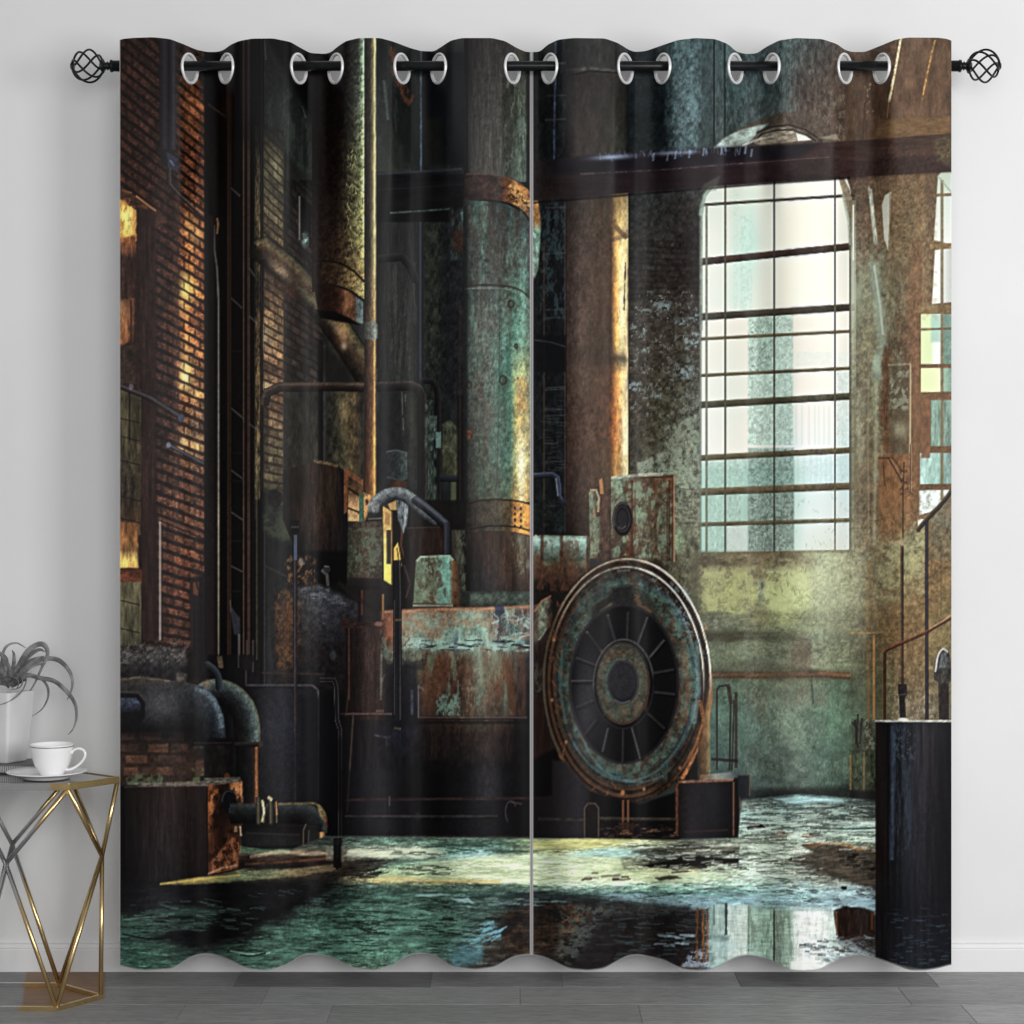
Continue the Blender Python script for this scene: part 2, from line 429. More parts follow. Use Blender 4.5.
# dark brick return wall
S3 = R(284, 180, 322, 500)
fill(S3, ('v', [(180, (34, 30, 26)), (250, (44, 36, 30)), (330, (58, 42, 34)), (400, (50, 44, 36)), (440, (56, 52, 40)), (500, (34, 28, 24))]), 0.9, 2, (0.4, 5, 8))
bricks(R(284, 180, 322, 392), (640, 545), 264, 9.2, 9.5, (20, 16, 15), 0.7, 0.25, 0.17, 39)
fill(R(292, 392, 324, 470), ('v', [(392, (40, 38, 32)), (470, (52, 48, 38))]), 0.8, 3, (0.6, 4, 14))
fill(R(318, 340, 323, 470), (22, 20, 20), 0.85, 1)
line([(324.5, 470), (324.5, 345)], 2, (70, 66, 64), 0.6)
fill(R(327, 390, 364, 490), ('h', [(327, (40, 38, 34)), (343, (96, 88, 60)), (352, (110, 88, 54)), (362, (52, 44, 36))]), 0.8, 3, (0.6, 5, 8))
glow(344, 412, 5, 14, (150, 104, 56), 0.5)
# small opening high up
fill([(298, 195), (311, 205), (311, 245), (300, 240)], (16, 15, 16), 0.9, 1.5)
line([(299.5, 196), (299.5, 240)], 1.8, (128, 124, 116), 0.8)
ell(305, 240, 3.5, 7, (150, 186, 176), 0.75, 2, tex=(0.8, 3, 3))
# slanting feed pipe
line([(258, 246), (290, 272), (325, 312), (352, 350), (370, 380)], 27, [(-1, (26, 22, 18)), (-0.8, (80, 74, 50)), (-0.45, (112, 94, 62)), (-0.1, (74, 54, 38)), (0.4, (44, 34, 27)), (1, (18, 14, 13))], 0.96, 1.2, (0.35, 6, 6), cur=True)
glow(280, 270, 13, 5, (250, 206, 146), 0.6, rot=0.78)
glow(290, 292, 12, 6, (110, 60, 34), 0.6, 'mix', rot=0.78)
glow(312, 300, 22, 4, (120, 126, 80), 0.5, rot=0.8)
glow(338, 330, 18, 4, (120, 110, 80), 0.4, rot=0.9)
grain([(258, 236), (360, 340), (350, 370), (250, 262)], 0.22, 3, 3, 69)
fill([(310, 340), (330, 350), (358, 385), (330, 390)], (30, 26, 22), 0.6, 4)
glow(342, 330, 7, 16, (190, 110, 50), 0.55)
glow(344, 346, 3, 4, (230, 200, 160), 0.6)
# horizontal pipe crossing
line([(264, 405), (267, 393), (280, 387), (330, 386.5), (364, 387)], 9.5, [(-1, (60, 46, 40)), (-0.55, (96, 76, 62)), (0, (50, 36, 32)), (1, (16, 12, 12))], 0.97, tex=(0.25, 8, 3))
line([(265, 408), (265, 470)], 7, [(-1, (24, 20, 18)), (0, (50, 40, 34)), (1, (24, 20, 18))], 0.6)

# ---- big round duct hanging from above
fill(R(312, 36, 364.5, 292), ('hv', [
    (40, [(312, (18, 12, 12)), (345, (18, 14, 14)), (358, (44, 46, 40)), (364, (150, 184, 150))]),
    (110, [(312, (20, 11, 9)), (340, (22, 14, 12)), (352, (42, 40, 34)), (359, (84, 92, 74)), (363, (150, 168, 128)), (364.5, (200, 214, 160))]),
    (190, [(312, (22, 11, 9)), (336, (30, 18, 14)), (350, (66, 62, 42)), (360, (124, 128, 78)), (364.5, (226, 230, 170))]),
    (240, [(312, (30, 17, 12)), (336, (44, 28, 18)), (350, (92, 80, 48)), (361, (150, 146, 88)), (364.5, (200, 196, 140))]),
    (292, [(312, (36, 20, 14)), (340, (70, 44, 26)), (364, (140, 110, 66))]),
]), 1, 0.7, (0.55, 3.2, 3.2), seed=61)
flecks(R(340, 60, 363, 250), 140, 4, 1.0, (20, 16, 12), 0.7, 62, 1.2, 0.6)
flecks(R(346, 150, 364, 260), 90, 3, 1.0, (196, 190, 120), 0.6, 63, 1.2, 0.6)
fill([(312, 262), (335, 262), (352, 270), (364.5, 282), (364.5, 300), (350, 290), (332, 284), (312, 284)], ('h', [(312, (30, 18, 12)), (336, (58, 40, 24)), (352, (130, 106, 62)), (364, (168, 156, 104))]), 1, 0.8, (0.6, 3, 3), seed=64)
line([(312, 261), (335, 262), (352, 270), (364.5, 282)], 2.4, (24, 16, 12), 0.9, cur=True)
line([(312, 285), (332, 285), (350, 291), (364.5, 301)], 2.4, (30, 18, 14), 0.9, cur=True)
fill([(314, 286), (332, 286), (350, 292), (363, 302), (363, 324), (350, 320), (334, 314), (318, 312)], ('h', [(314, (26, 14, 11)), (334, (44, 22, 14)), (341, (70, 40, 26)), (346, (140, 90, 56)), (352, (120, 76, 48)), (355, (96, 66, 48)), (357, (84, 96, 92)), (363, (110, 128, 124))]), 1, 0.8, (0.45, 4, 5), seed=65)
fill([(316, 310), (336, 312), (352, 319), (360, 325), (340, 322), (320, 318)], (14, 9, 8), 1, 1.2)
# slim riser in front of it
fill(R(364.5, 36, 376, 500), ('hv', [
    (40, [(364.5, (30, 28, 28)), (370, (56, 50, 42)), (373, (120, 112, 74)), (375, (240, 236, 180)), (376, (130, 120, 84))]),
    (240, [(364.5, (34, 28, 26)), (370, (60, 52, 42)), (373, (150, 138, 88)), (375, (244, 236, 176)), (376, (130, 112, 70))]),
    (310, [(364.5, (46, 38, 32)), (370, (84, 66, 48)), (373, (150, 122, 80)), (375, (220, 190, 120)), (376, (90, 70, 50))]),
    (345, [(364.5, (40, 30, 26)), (369, (76, 52, 38)), (373, (110, 78, 48)), (375, (230, 190, 110)), (376, (90, 70, 50))]),
    (400, [(364.5, (44, 26, 18)), (369, (78, 50, 34)), (372.5, (120, 76, 44)), (374.5, (196, 148, 84)), (376, (90, 70, 50))]),
    (440, [(364.5, (44, 26, 18)), (369, (90, 56, 34)), (372, (140, 90, 48)), (374.5, (250, 200, 104)), (376, (140, 100, 60))]),
    (500, [(364.5, (70, 36, 20)), (369, (110, 64, 36)), (372, (150, 96, 48)), (375, (230, 174, 88)), (376, (110, 70, 40))]),
]), 1, 0.6, (0.25, 2, 8), seed=66)
fill([(364, 322), (374, 321), (378, 325), (378, 338), (374, 340), (364, 339)], ('h', [(364, (60, 60, 56)), (370, (96, 96, 86)), (374, (140, 150, 140)), (378, (170, 176, 156))]), 1, 0.8, (0.2, 3, 3))

# ---- middle wall
MW = R(377, 170, 466, 520)
fill(R(377, 222, 420, 390), ('h', [(377, (26, 25, 27)), (384, (36, 36, 36)), (395, (54, 56, 52)), (408, (52, 54, 50)), (418, (32, 34, 34))]), 0.85, 2, (0.4, 4, 40))
peel(R(380, 262, 418, 400), (92, 96, 86), 0.62, 5, 50, 0.06, 71, 0.5)
fill(R(424, 215, 466, 400), ('h', [(424, (40, 44, 40)), (436, (50, 54, 46)), (446, (32, 34, 36)), (462, (34, 36, 38))]), 0.85, 2, (0.6, 4, 6))
peel(R(424, 230, 438, 350), (84, 82, 58), 0.55, 5, 8, 0.1, 72, 0.6)
fill([(376, 60), (395, 38), (420, 38), (424, 170), (395, 170), (376, 130)], (34, 36, 36), 0.4, 4)
peel([(388, 46), (394, 46), (400, 78), (414, 96), (412, 108), (402, 100), (392, 74)], (128, 70, 42), 0.44, 3, 6, 0.12, 22, 0.9, 2)
line([(384, 80), (388, 120)], 3, (110, 132, 116), 0.5, 1.5)
fill(R(424, 52, 466, 165), (22, 24, 29), 0.75, 3)
fill(R(424, 118, 440, 165), (48, 46, 34), 0.6, 4)
line([(421, 172), (421, 45)], 2, (84, 108, 122), 0.75, tex=(0.4, 2, 6))
fill(R(376, 172, 470, 222), ('v', [(170, (44, 44, 48)), (176, (26, 24, 28)), (200, (28, 24, 26)), (212, (20, 18, 20)), (222, (18, 17, 19))]), 1, 1.2, (0.2, 20, 3))
line([(377, 174), (462, 169)], 2, (64, 68, 74), 0.7)
line([(378, 190), (465, 184)], 1.2, (44, 38, 40), 0.8)
line([(390, 213), (450, 209)], 1.6, (96, 116, 110), 0.7, tex=(0.5, 6, 2))
fill(R(450, 208, 466, 260), (56, 66, 62), 0.7, 3, (0.8, 4, 8))
ell(460, 240, 8, 12, (72, 44, 34), 0.8, 4, tex=(0.4, 4, 4))
line([(462, 212), (466, 230)], 3, (110, 150, 150), 0.6, 1.5)
line([(420.5, 380), (420.5, 222)], 5.4, [(-1, (18, 18, 22)), (0.1, (62, 72, 86)), (0.4, (36, 40, 50)), (1, (16, 16, 20))], 0.9)
line([(378, 259), (402, 257), (410, 266), (416, 282)], 8, [(-1, (58, 54, 54)), (-.4, (40, 36, 38)), (1, (14, 13, 15))], 0.95)
# pipe bend
line([(376, 387), (411, 386), (418, 389), (421.5, 396), (422, 410), (422, 540)], 9.6, [(-1, (84, 74, 70)), (-0.5, (52, 44, 42)), (0.1, (34, 28, 28)), (1, (14, 12, 13))], 0.98, tex=(0.2, 3, 10))
line([(422, 381), (432, 381), (437, 388), (438, 400), (438, 520)], 6, [(-1, (58, 54, 52)), (0, (30, 27, 28)), (1, (14, 12, 13))], 0.9)
fill(R(379, 392, 417, 480), ('h', [(379, (26, 26, 30)), (400, (34, 34, 37)), (411, (52, 54, 40)), (416, (40, 42, 34))]), 0.8, 2, (0.4, 4, 12))
for x, y0, y1 in ((402, 392, 415), (405, 394, 402), (403, 418, 430)):
    line([(x, y0), (x + .5, y1)], 1.4, (104, 108, 100), 0.6)
fill(R(425, 400, 433, 452), (80, 100, 88), 0.7, 1.5, (0.9, 3, 6))
fill(R(430, 416, 437, 440), (110, 140, 124), 0.6, 1, (0.6, 3, 5))
fill(R(436, 432, 441, 448), (140, 180, 166), 0.85, 1)
fill(R(427, 450, 437, 500), (70, 88, 76), 0.7, 2, (0.9, 3, 8))
fill([(442, 424), (450, 420), (459, 430), (459, 478), (442, 474)], ('v', [(420, (90, 98, 72)), (478, (84, 84, 56))]), 0.85, 1.5, (0.5, 4, 8))
fill(R(451, 480, 456, 512), (108, 116, 76), 0.8, 1.2)
line([(440, 478), (463, 479)], 7, [(-1, (62, 68, 84)), (0.2, (40, 42, 52)), (1, (16, 16, 18))], 0.9)
fill(R(457, 395, 466, 530), (26, 20, 20), 0.8, 1.5)
line([(460, 300), (460, 500)], 2, (62, 40, 36), 0.6)

# ---- top of the big pipe (bare grey)
fill(R(464, 36, 532, 182), ('hv', [(40, [(464, (26, 22, 22)), (476, (44, 40, 40)), (490, (58, 54, 52)), (510, (44, 40, 38)), (520, (62, 58, 46)), (531, (26, 26, 22))]),
                                   (120, [(464, (24, 22, 22)), (472, (50, 48, 46)), (490, (72, 68, 64)), (505, (62, 62, 56)), (516, (72, 80, 68)), (524, (78, 90, 78)), (531, (18, 18, 18))]),
                                   (182, [(464, (24, 22, 22)), (472, (62, 60, 56)), (490, (76, 72, 66)), (505, (70, 72, 64)), (520, (84, 100, 88)), (527, (70, 82, 74)), (531, (18, 18, 18))])]), 1, 0.8, (0.28, 3, 30), seed=81)
peel(R(505, 70, 529, 180), (130, 152, 134), 0.6, 4, 14, 0.08, 82, 0.55)
line([(467, 38), (467, 178)], 2.4, (20, 18, 20), 0.9)
fill(R(526.5, 52, 530, 580), (22, 20, 20), 0.85, 0.8)
# collar
fill([(464, 174), (484, 174), (507, 177), (522, 184), (532, 194), (532, 222), (520, 208), (505, 202), (484, 200), (464, 202)], ('h', [(464, (40, 28, 26)), (482, (56, 38, 34)), (500, (66, 46, 38)), (508, (120, 74, 46)), (516, (176, 128, 74)), (524, (172, 116, 58)), (532, (120, 78, 44))]), 1, 0.8, (0.45, 5, 4), seed=83, rough=0.8)
line([(509, 186), (520, 194), (530, 206)], 5, (214, 166, 96), 0.6, 2, (0.7, 3, 3))
line([(466, 174), (490, 174.5), (510, 178), (524, 186)], 1.6, (90, 66, 58), 0.7, cur=True)
line([(466, 202), (490, 201), (508, 204), (522, 211), (531, 222)], 2.4, (20, 15, 14), 0.85, cur=True)
flecks([(508, 184), (530, 200), (530, 216), (508, 198)], 26, 4, 1.2, (40, 24, 16), 0.8, 84, 0.6, 0.6)
# ---- the big verdigris pipe
GP = [(463, 200), (485, 201), (506, 204), (522, 212), (531, 224), (531, 502), (464, 502)]
fill(GP, ('hv', [
    (204, [(463, (44, 46, 46)), (478, (78, 104, 96)), (484, (110, 140, 122)), (492, (58, 54, 52)), (505, (64, 84, 84)), (514, (84, 112, 108)), (522, (60, 60, 58)), (531, (62, 74, 70))]),
    (250, [(463, (40, 46, 46)), (474, (70, 88, 84)), (484, (92, 116, 106)), (494, (82, 80, 72)), (505, (84, 84, 76)), (511, (120, 160, 146)), (517, (86, 78, 70)), (524, (122, 168, 156)), (531, (70, 84, 82))]),
    (290, [(463, (36, 40, 40)), (472, (66, 76, 72)), (482, (88, 92, 84)), (490, (96, 100, 94)), (503, (86, 108, 96)), (514, (92, 126, 108)), (524, (112, 158, 140)), (531, (70, 84, 76))]),
    (340, [(463, (36, 40, 38)), (471, (84, 104, 92)), (480, (108, 118, 106)), (489, (104, 122, 110)), (500, (84, 124, 112)), (511, (92, 148, 130)), (523, (126, 178, 152)), (531, (84, 104, 88))]),
    (380, [(463, (36, 38, 36)), (471, (90, 118, 102)), (480, (92, 82, 74)), (490, (100, 104, 94)), (500, (88, 140, 122)), (508, (92, 148, 128)), (515, (170, 190, 130)), (523, (196, 194, 120)), (531, (120, 124, 88))]),
    (420, [(463, (34, 34, 32)), (471, (70, 76, 66)), (480, (96, 88, 80)), (490, (104, 110, 98)), (500, (90, 128, 112)), (511, (92, 132, 110)), (516, (190, 180, 110)), (521, (210, 168, 96)), (527, (190, 180, 120)), (531, (130, 130, 96))]),
    (460, [(463, (32, 32, 30)), (471, (62, 66, 58)), (485, (92, 98, 86)), (500, (100, 128, 112)), (510, (96, 138, 116)), (515, (180, 186, 130)), (521, (244, 236, 176)), (527, (220, 210, 150)), (531, (140, 140, 104))]),
    (502, [(463, (30, 28, 26)), (471, (56, 56, 46)), (485, (84, 84, 68)), (500, (88, 100, 80)), (511, (120, 118, 80)), (516, (190, 150, 84)), (521, (250, 226, 160)), (527, (220, 180, 110)), (531, (130, 110, 76))]),
]), 1, 0.8, (0.3, 4, 5), seed=85)
fill(GP, ('v', [(200, (180, 190, 190)), (290, (200, 206, 204)), (330, (225, 225, 222)), (505, (225, 225, 222))]), 0.9, 1, mode='mul')
fill([(466, 205), (474, 205), (476, 500), (466, 500)], (60, 66, 62), 0.45, 4)
peel(R(470, 206, 530, 400), (124, 172, 156), 0.6, 3.5, 14, 0.1, 86, 0.4)
peel(R(468, 206, 512, 500), (84, 66, 58), 0.58, 5, 40, 0.12, 87, 0.45)
peel(R(476, 330, 512, 500), (70, 116, 98), 0.56, 6, 30, 0.1, 88, 0.5)
peel(R(466, 206, 530, 270), (66, 54, 48), 0.54, 5, 18, 0.1, 89, 0.7)
glow(521, 462, 4, 40, (255, 246, 190), 0.55)
glow(520, 385, 4, 26, (220, 214, 130), 0.3)
fill(R(516, 376, 527, 410), (160, 96, 50), 0.35, 3, (0.8, 2, 8))
line([(464, 286), (484, 285), (505, 286), (520, 290), (531, 299)], 1.8, (58, 42, 36), 0.85, cur=True)
line([(464, 289), (484, 288), (505, 289), (520, 294), (530, 302)], 1.4, (134, 170, 152), 0.4, cur=True)
for x, y, r in ((511, 304, 3.4), (503, 380, 4.2), (516, 346, 1.8), (469, 385, 3)):
    ring(x, y, r * .8, r, 1.8, (44, 34, 28), 0.75)
    glow(x + 1, y + 3, r, r * 1.5, (70, 50, 40), 0.4, 'mix')
ell(469, 434, 4, 5, (110, 62, 38), 0.85, 1.5, tex=(0.5, 3, 3))
line([(500, 290), (499, 400), (497, 480)], 1.2, (60, 74, 64), 0.5, rough=0.8)
grain(R(464, 200, 531, 502), 0.18, 2, 3, 90)
line([(465.5, 205), (465.5, 505)], 4, (26, 28, 28), 0.7, 1.5)
# riveted band
fill([(465, 506), (480, 500), (500, 499), (520, 501), (531, 505), (531, 536), (515, 532), (490, 531), (467, 534)], ('h', [(465, (34, 30, 26)), (478, (60, 54, 46)), (498, (74, 66, 52)), (511, (96, 76, 48)), (514, (196, 132, 64)), (522, (232, 170, 88)), (528, (220, 150, 74)), (531, (140, 90, 48))]), 1, 0.8, (0.35, 4, 5), seed=91)
line([(465, 506), (480, 500.5), (500, 499.5), (520, 501.5), (531, 505)], 1.8, (44, 34, 28), 0.9, cur=True)
line([(466, 530), (490, 526), (515, 527), (531, 531)], 1.8, (34, 24, 20), 0.85, cur=True)
for x in (515, 521):
    for y in (508, 514, 520, 526):
        ell(x, y + (x - 515) * 0.1, 1.3, 1.6, (50, 30, 20), 0.85)
# foot of the pipe (dark rust)
fill([(467, 534), (490, 531), (515, 532), (531, 537), (531, 592), (466, 592)], ('hv', [(534, [(466, (40, 32, 28)), (480, (62, 44, 36)), (500, (66, 46, 36)), (512, (72, 56, 44)), (520, (104, 88, 70)), (531, (110, 100, 84))]),
     (560, [(466, (26, 22, 22)), (480, (46, 38, 36)), (495, (66, 50, 42)), (512, (74, 52, 38)), (524, (96, 80, 62)), (531, (80, 56, 40))]), (592, [(466, (18, 17, 18)), (485, (40, 38, 40)), (500, (52, 42, 40)), (531, (54, 36, 28))])]), 1, 0.8, (0.3, 3, 24), seed=92)
peel(R(512, 536, 531, 575), (128, 142, 116), 0.56, 4, 12, 0.08, 93, 0.7)

# ---- strip between the curtains' pipes (ladder, dark)
DS = R(531, 38, 569, 560)
fill(DS, ('h', [(531, (16, 18, 20)), (540, (24, 28, 30)), (552, (22, 24, 28)), (562, (26, 30, 34)), (569, (20, 20, 22))]), 1, 1, (0.6, 3, 6), seed=95)
peel(R(540, 180, 566, 320), (74, 104, 108), 0.56, 4, 8, 0.08, 96, 0.6)
flecks(R(546, 400, 565, 470), 40, 12, 1.0, (92, 104, 106), 0.38, 97, 0, 0.1)
flecks(R(546, 500, 565, 545), 30, 7, 1.1, (70, 92, 88), 0.5, 98, 0.6, 0.6)
line([(555.5, 36), (554, 160)], 2, (72, 86, 116), 0.8, tex=(0.6, 2, 4))
line([(537, 40), (537, 170)], 3, (42, 42, 36), 0.7)
for y in (64, 96, 120, 208, 254, 310, 318, 388, 390, 416, 462, 506):
    line([(545, y), (566, y - 1)], 1.3, (78, 80, 82), 0.55, rough=0.7, rs=3)
line([(544, 240), (544, 545)], 1.4, (96, 74, 56), 0.6)
line([(565, 170), (565, 540)], 1.6, (92, 74, 64), 0.6)
fill(R(533, 335, 566, 372), (18, 18, 21), 0.85, 2)
line([(534, 340), (550, 342), (566, 347)], 1.4, (70, 72, 78), 0.6)
fill([(532, 190), (538, 200), (541, 225), (538, 270), (532, 285)], ('v', [(190, (190, 130, 70)), (220, (176, 120, 60)), (232, (120, 160, 140)), (270, (150, 180, 160)), (285, (60, 60, 56))]), 0.95, 1, (0.5, 3, 5))
line([(533, 476), (552, 475), (556.5, 478), (558, 486), (558, 496), (562, 503), (570, 504)], 6, [(-1, (86, 96, 124)), (-0.2, (50, 52, 66)), (1, (14, 14, 18))], 0.95)
line([(556, 478), (558, 496)], 1.6, (130, 150, 176), 0.7)
fill(R(533, 500, 566, 540), (30, 36, 36), 0.6, 2, (0.8, 5, 5))

# ---- brown flue
fill(R(566.5, 36, 628.5, 545), ('hv', [
    (40, [(566, (24, 26, 26)), (580, (44, 46, 46)), (600, (54, 54, 52)), (618, (38, 42, 40)), (628, (52, 66, 60))]),
    (70, [(566, (26, 24, 24)), (580, (44, 40, 40)), (600, (58, 58, 56)), (618, (40, 36, 36)), (628, (38, 36, 34))]),
    (76, [(566, (26, 22, 24)), (580, (50, 44, 42)), (600, (46, 42, 40)), (618, (48, 44, 40)), (628, (26, 26, 26))]),
    (160, [(566, (24, 20, 22)), (578, (62, 54, 50)), (596, (66, 58, 52)), (612, (56, 54, 46)), (624, (50, 52, 44)), (628, (24, 24, 24))]),
    (200, [(566, (40, 34, 34)), (578, (74, 62, 56)), (596, (82, 64, 48)), (608, (72, 52, 36)), (614, (120, 94, 56)), (622, (176, 144, 90)), (627.5, (150, 130, 92)), (628.5, (40, 32, 28))]),
    (240, [(566, (64, 50, 46)), (580, (94, 74, 64)), (596, (90, 66, 52)), (611, (90, 62, 42)), (616, (224, 180, 106)), (622, (250, 230, 164)), (627.5, (200, 180, 130)), (628.5, (40, 32, 28))]),
    (300, [(566, (74, 56, 50)), (580, (110, 84, 72)), (596, (100, 72, 54)), (611, (98, 66, 44)), (615, (214, 150, 76)), (621, (254, 240, 190)), (627, (226, 208, 160)), (628.5, (50, 40, 34))]),
    (345, [(566, (70, 54, 48)), (580, (108, 84, 72)), (596, (88, 64, 50)), (611, (86, 60, 44)), (616, (226, 176, 96)), (622, (250, 236, 180)), (627, (220, 196, 150)), (628.5, (50, 40, 34))]),
    (358, [(566, (70, 54, 48)), (580, (106, 82, 70)), (596, (90, 66, 50)), (611, (84, 62, 46)), (619, (110, 96, 72)), (625, (130, 116, 90)), (627.5, (240, 220, 170)), (628.5, (60, 46, 38))]),
    (375, [(566, (72, 54, 46)), (580, (112, 84, 68)), (596, (104, 74, 56)), (611, (110, 68, 42)), (616, (220, 150, 80)), (622, (244, 214, 150)), (627, (220, 196, 150)), (628.5, (60, 46, 38))]),
    (430, [(566, (70, 48, 40)), (580, (110, 78, 62)), (596, (110, 76, 56)), (608, (110, 66, 42)), (614, (200, 112, 52)), (620, (220, 170, 110)), (624, (250, 232, 190)), (627.5, (236, 218, 170)), (628.5, (60, 46, 38))]),
    (480, [(566, (62, 42, 36)), (580, (94, 70, 58)), (596, (104, 76, 56)), (611, (104, 78, 50)), (616, (200, 150, 80)), (622, (190, 160, 110)), (624, (236, 220, 170)), (628, (220, 200, 150)), (628.5, (70, 56, 44))]),
    (545, [(566, (34, 26, 24)), (580, (62, 48, 40)), (596, (78, 58, 46)), (628, (80, 60, 48))]),
]), 1, 0.7, (0.2, 4, 10), seed=101)
fill(R(566, 190, 613, 545), (205, 210, 212), 0.9, 4, mode='mul')
grain(R(566, 160, 628, 520), 0.14, 2.5, 4, 102)
fill([(568, 70), (585, 66), (600, 68), (618, 70), (618, 74), (600, 71), (585, 72)], (90, 92, 88), 0.5, 2, (0.7, 4, 3))
line([(568, 76), (590, 71), (618, 73), (628, 77)], 2, (26, 20, 22), 0.8)
line([(613, 225), (627, 238)], 5, (110, 84, 56), 0.8, 1.5)
line([(612, 240), (625, 236), (628, 230)], 4, (90, 66, 46), 0.5, 1.5)
line([(625.5, 262), (624, 310)], 1.4, (60, 36, 22), 0.8, rough=0.8, rs=6)
line([(616, 358), (628, 360)], 5, (96, 84, 64), 0.6, 2)
peel(R(606, 400, 622, 520), (110, 72, 44), 0.58, 5, 14, 0.12, 103, 0.5)
line([(629.4, 38), (629.4, 520)], 2.2, (22, 20, 20), 0.9)

# ---- wall right of the flue
W1 = R(629, 38, 702, 650)
fill(W1, ('hv', [
    (40, [(629, (34, 44, 46)), (650, (38, 50, 54)), (668, (52, 72, 76)), (690, (92, 124, 128)), (702, (70, 96, 98))]),
    (120, [(629, (24, 30, 32)), (660, (36, 44, 48)), (672, (72, 92, 96)), (692, (100, 128, 132)), (702, (72, 94, 96))]),
    (150, [(629, (30, 36, 36)), (660, (40, 46, 50)), (690, (84, 110, 112)), (702, (66, 84, 84))]),
    (200, [(629, (36, 40, 38)), (660, (52, 54, 52)), (690, (44, 38, 38)), (702, (60, 62, 58))]),
    (270, [(629, (44, 40, 38)), (660, (56, 50, 46)), (685, (44, 34, 32)), (702, (40, 34, 34))]),
    (340, [(629, (64, 58, 48)), (660, (72, 64, 54)), (690, (70, 66, 56)), (702, (76, 72, 64))]),
    (420, [(629, (66, 56, 44)), (660, (76, 72, 54)), (690, (96, 98, 80)), (702, (90, 94, 80))]),
    (470, [(629, (66, 60, 46)), (660, (88, 90, 74)), (680, (136, 146, 122)), (702, (116, 122, 102))]),
    (565, [(629, (80, 76, 58)), (675, (92, 88, 68)), (702, (112, 112, 88))]),
]), 1, 0.8, (0.45, 4, 4), seed=111)
peel(R(664, 40, 702, 150), (130, 172, 178), 0.6, 2.6, 6, 0.12, 112, 0.6)
glow(694, 110, 4, 34, (120, 160, 164), 0.2)
fill(R(628, 50, 665, 150), (26, 32, 36), 0.35, 5)
for k, (x, y, s) in enumerate([(664, 306, 7), (652, 303, 5), (680, 322, 6), (694, 318, 6), (692, 338, 8), (640, 330, 7), (646, 350, 4), (684, 372, 10), (634, 386, 8), (658, 396, 4), (648, 312, 4), (692, 345, 7), (694, 372, 5), (640, 352, 4)]):
    peel([(x - s, y - s * .7), (x + s, y - s * .6), (x + s * .8, y + s * .7), (x - s, y + s * .6)], (150, 178, 182), 0.5, 3.5, 3, 0.06, 120 + k, 0.9, 2.5)
peel(R(630, 290, 702, 420), (126, 138, 130), 0.67, 4, 4, 0.04, 141, 0.8)
peel(R(630, 300, 702, 440), (40, 32, 26), 0.62, 6, 5, 0.05, 142, 0.6)
peel([(660, 430), (702, 400), (702, 490), (650, 480), (662, 460)], (150, 164, 142), 0.5, 6, 8, 0.12, 143, 1, 6)
peel([(636, 462), (664, 452), (666, 474), (640, 482)], (156, 172, 150), 0.46, 5, 5, 0.1, 144, 1, 2)
bricks(R(630, 240, 702, 300), (1600, 300), 640, 6, 20, (30, 26, 26), 0.4, 0.15, 0.2, 145)
flecks(R(632, 470, 702, 560), 50, 12, 1.2, (60, 54, 42), 0.5, 146)
flecks(R(676, 490, 702, 560), 30, 10, 1.0, (150, 154, 132), 0.6, 147)
ell(677, 540, 7, 12, (148, 172, 134), 0.7, 3, tex=(0.4, 4, 4))
# upper wall to the right of it
W2 = R(702, 38, 846, 150)
fill(W2, ('hv', [
    (40, [(702, (68, 92, 94)), (725, (60, 82, 82)), (760, (58, 76, 78)), (800, (72, 86, 84)), (820, (70, 72, 68)), (846, (82, 68, 60))]),
    (90, [(702, (72, 92, 94)), (725, (58, 76, 76)), (760, (62, 80, 80)), (785, (72, 84, 82)), (800, (76, 66, 60)), (830, (84, 70, 60)), (846, (82, 66, 54))]),
    (150, [(702, (66, 84, 84)), (725, (60, 72, 70)), (760, (80, 88, 84)), (800, (100, 84, 72)), (846, (96, 76, 60))]),
]), 1, 0.8, (0.35, 3.5, 8), seed=151)
peel(R(724, 40, 800, 130), (104, 138, 138), 0.62, 2.6, 5, 0.1, 152, 0.5)
peel(R(815, 90, 846, 140), (140, 128, 106), 0.6, 3, 4, 0.08, 153, 0.5)
fill(R(660, 36, 714, 150), (205, 208, 208), 1, 4, mode='mul')
line([(714, 36), (714, 145)], 2, (20, 26, 28), 0.9)
line([(724.6, 36), (724.6, 145)], 1.8, (20, 26, 28), 0.9)

# ---- right hand column and corner
fill(R(846, 36, 956, 172), ('hv', [
    (40, [(846, (84, 64, 52)), (880, (100, 76, 60)), (910, (112, 86, 66)), (950, (104, 78, 56))]),
    (90, [(846, (84, 66, 52)), (880, (98, 72, 54)), (910, (112, 82, 60)), (950, (100, 74, 54))]),
    (172, [(846, (88, 68, 52)), (880, (100, 74, 54)), (910, (108, 80, 58)), (950, (104, 78, 58))])]), 1, 1.5, (0.22, 5, 14), seed=161)
fill([(880, 120), (950, 116), (950, 135), (874, 138)], (120, 88, 54), 0.8, 2, (0.2, 10, 3))
line([(901, 38), (895, 72), (889, 102)], 2.2, (232, 208, 160), 0.9, tex=(0.5, 3, 3))
line([(889, 100), (887, 118)], 1.4, (150, 112, 74), 0.7)
line([(935, 40), (928, 70), (922, 100)], 1.8, (176, 128, 70), 0.75, tex=(0.5, 3, 3))
line([(865, 100), (863, 140)], 1.2, (70, 52, 40), 0.6)
peel(R(864, 80, 874, 118), (190, 170, 130), 0.66, 2.5, 3, 0.05, 162, 0.7)
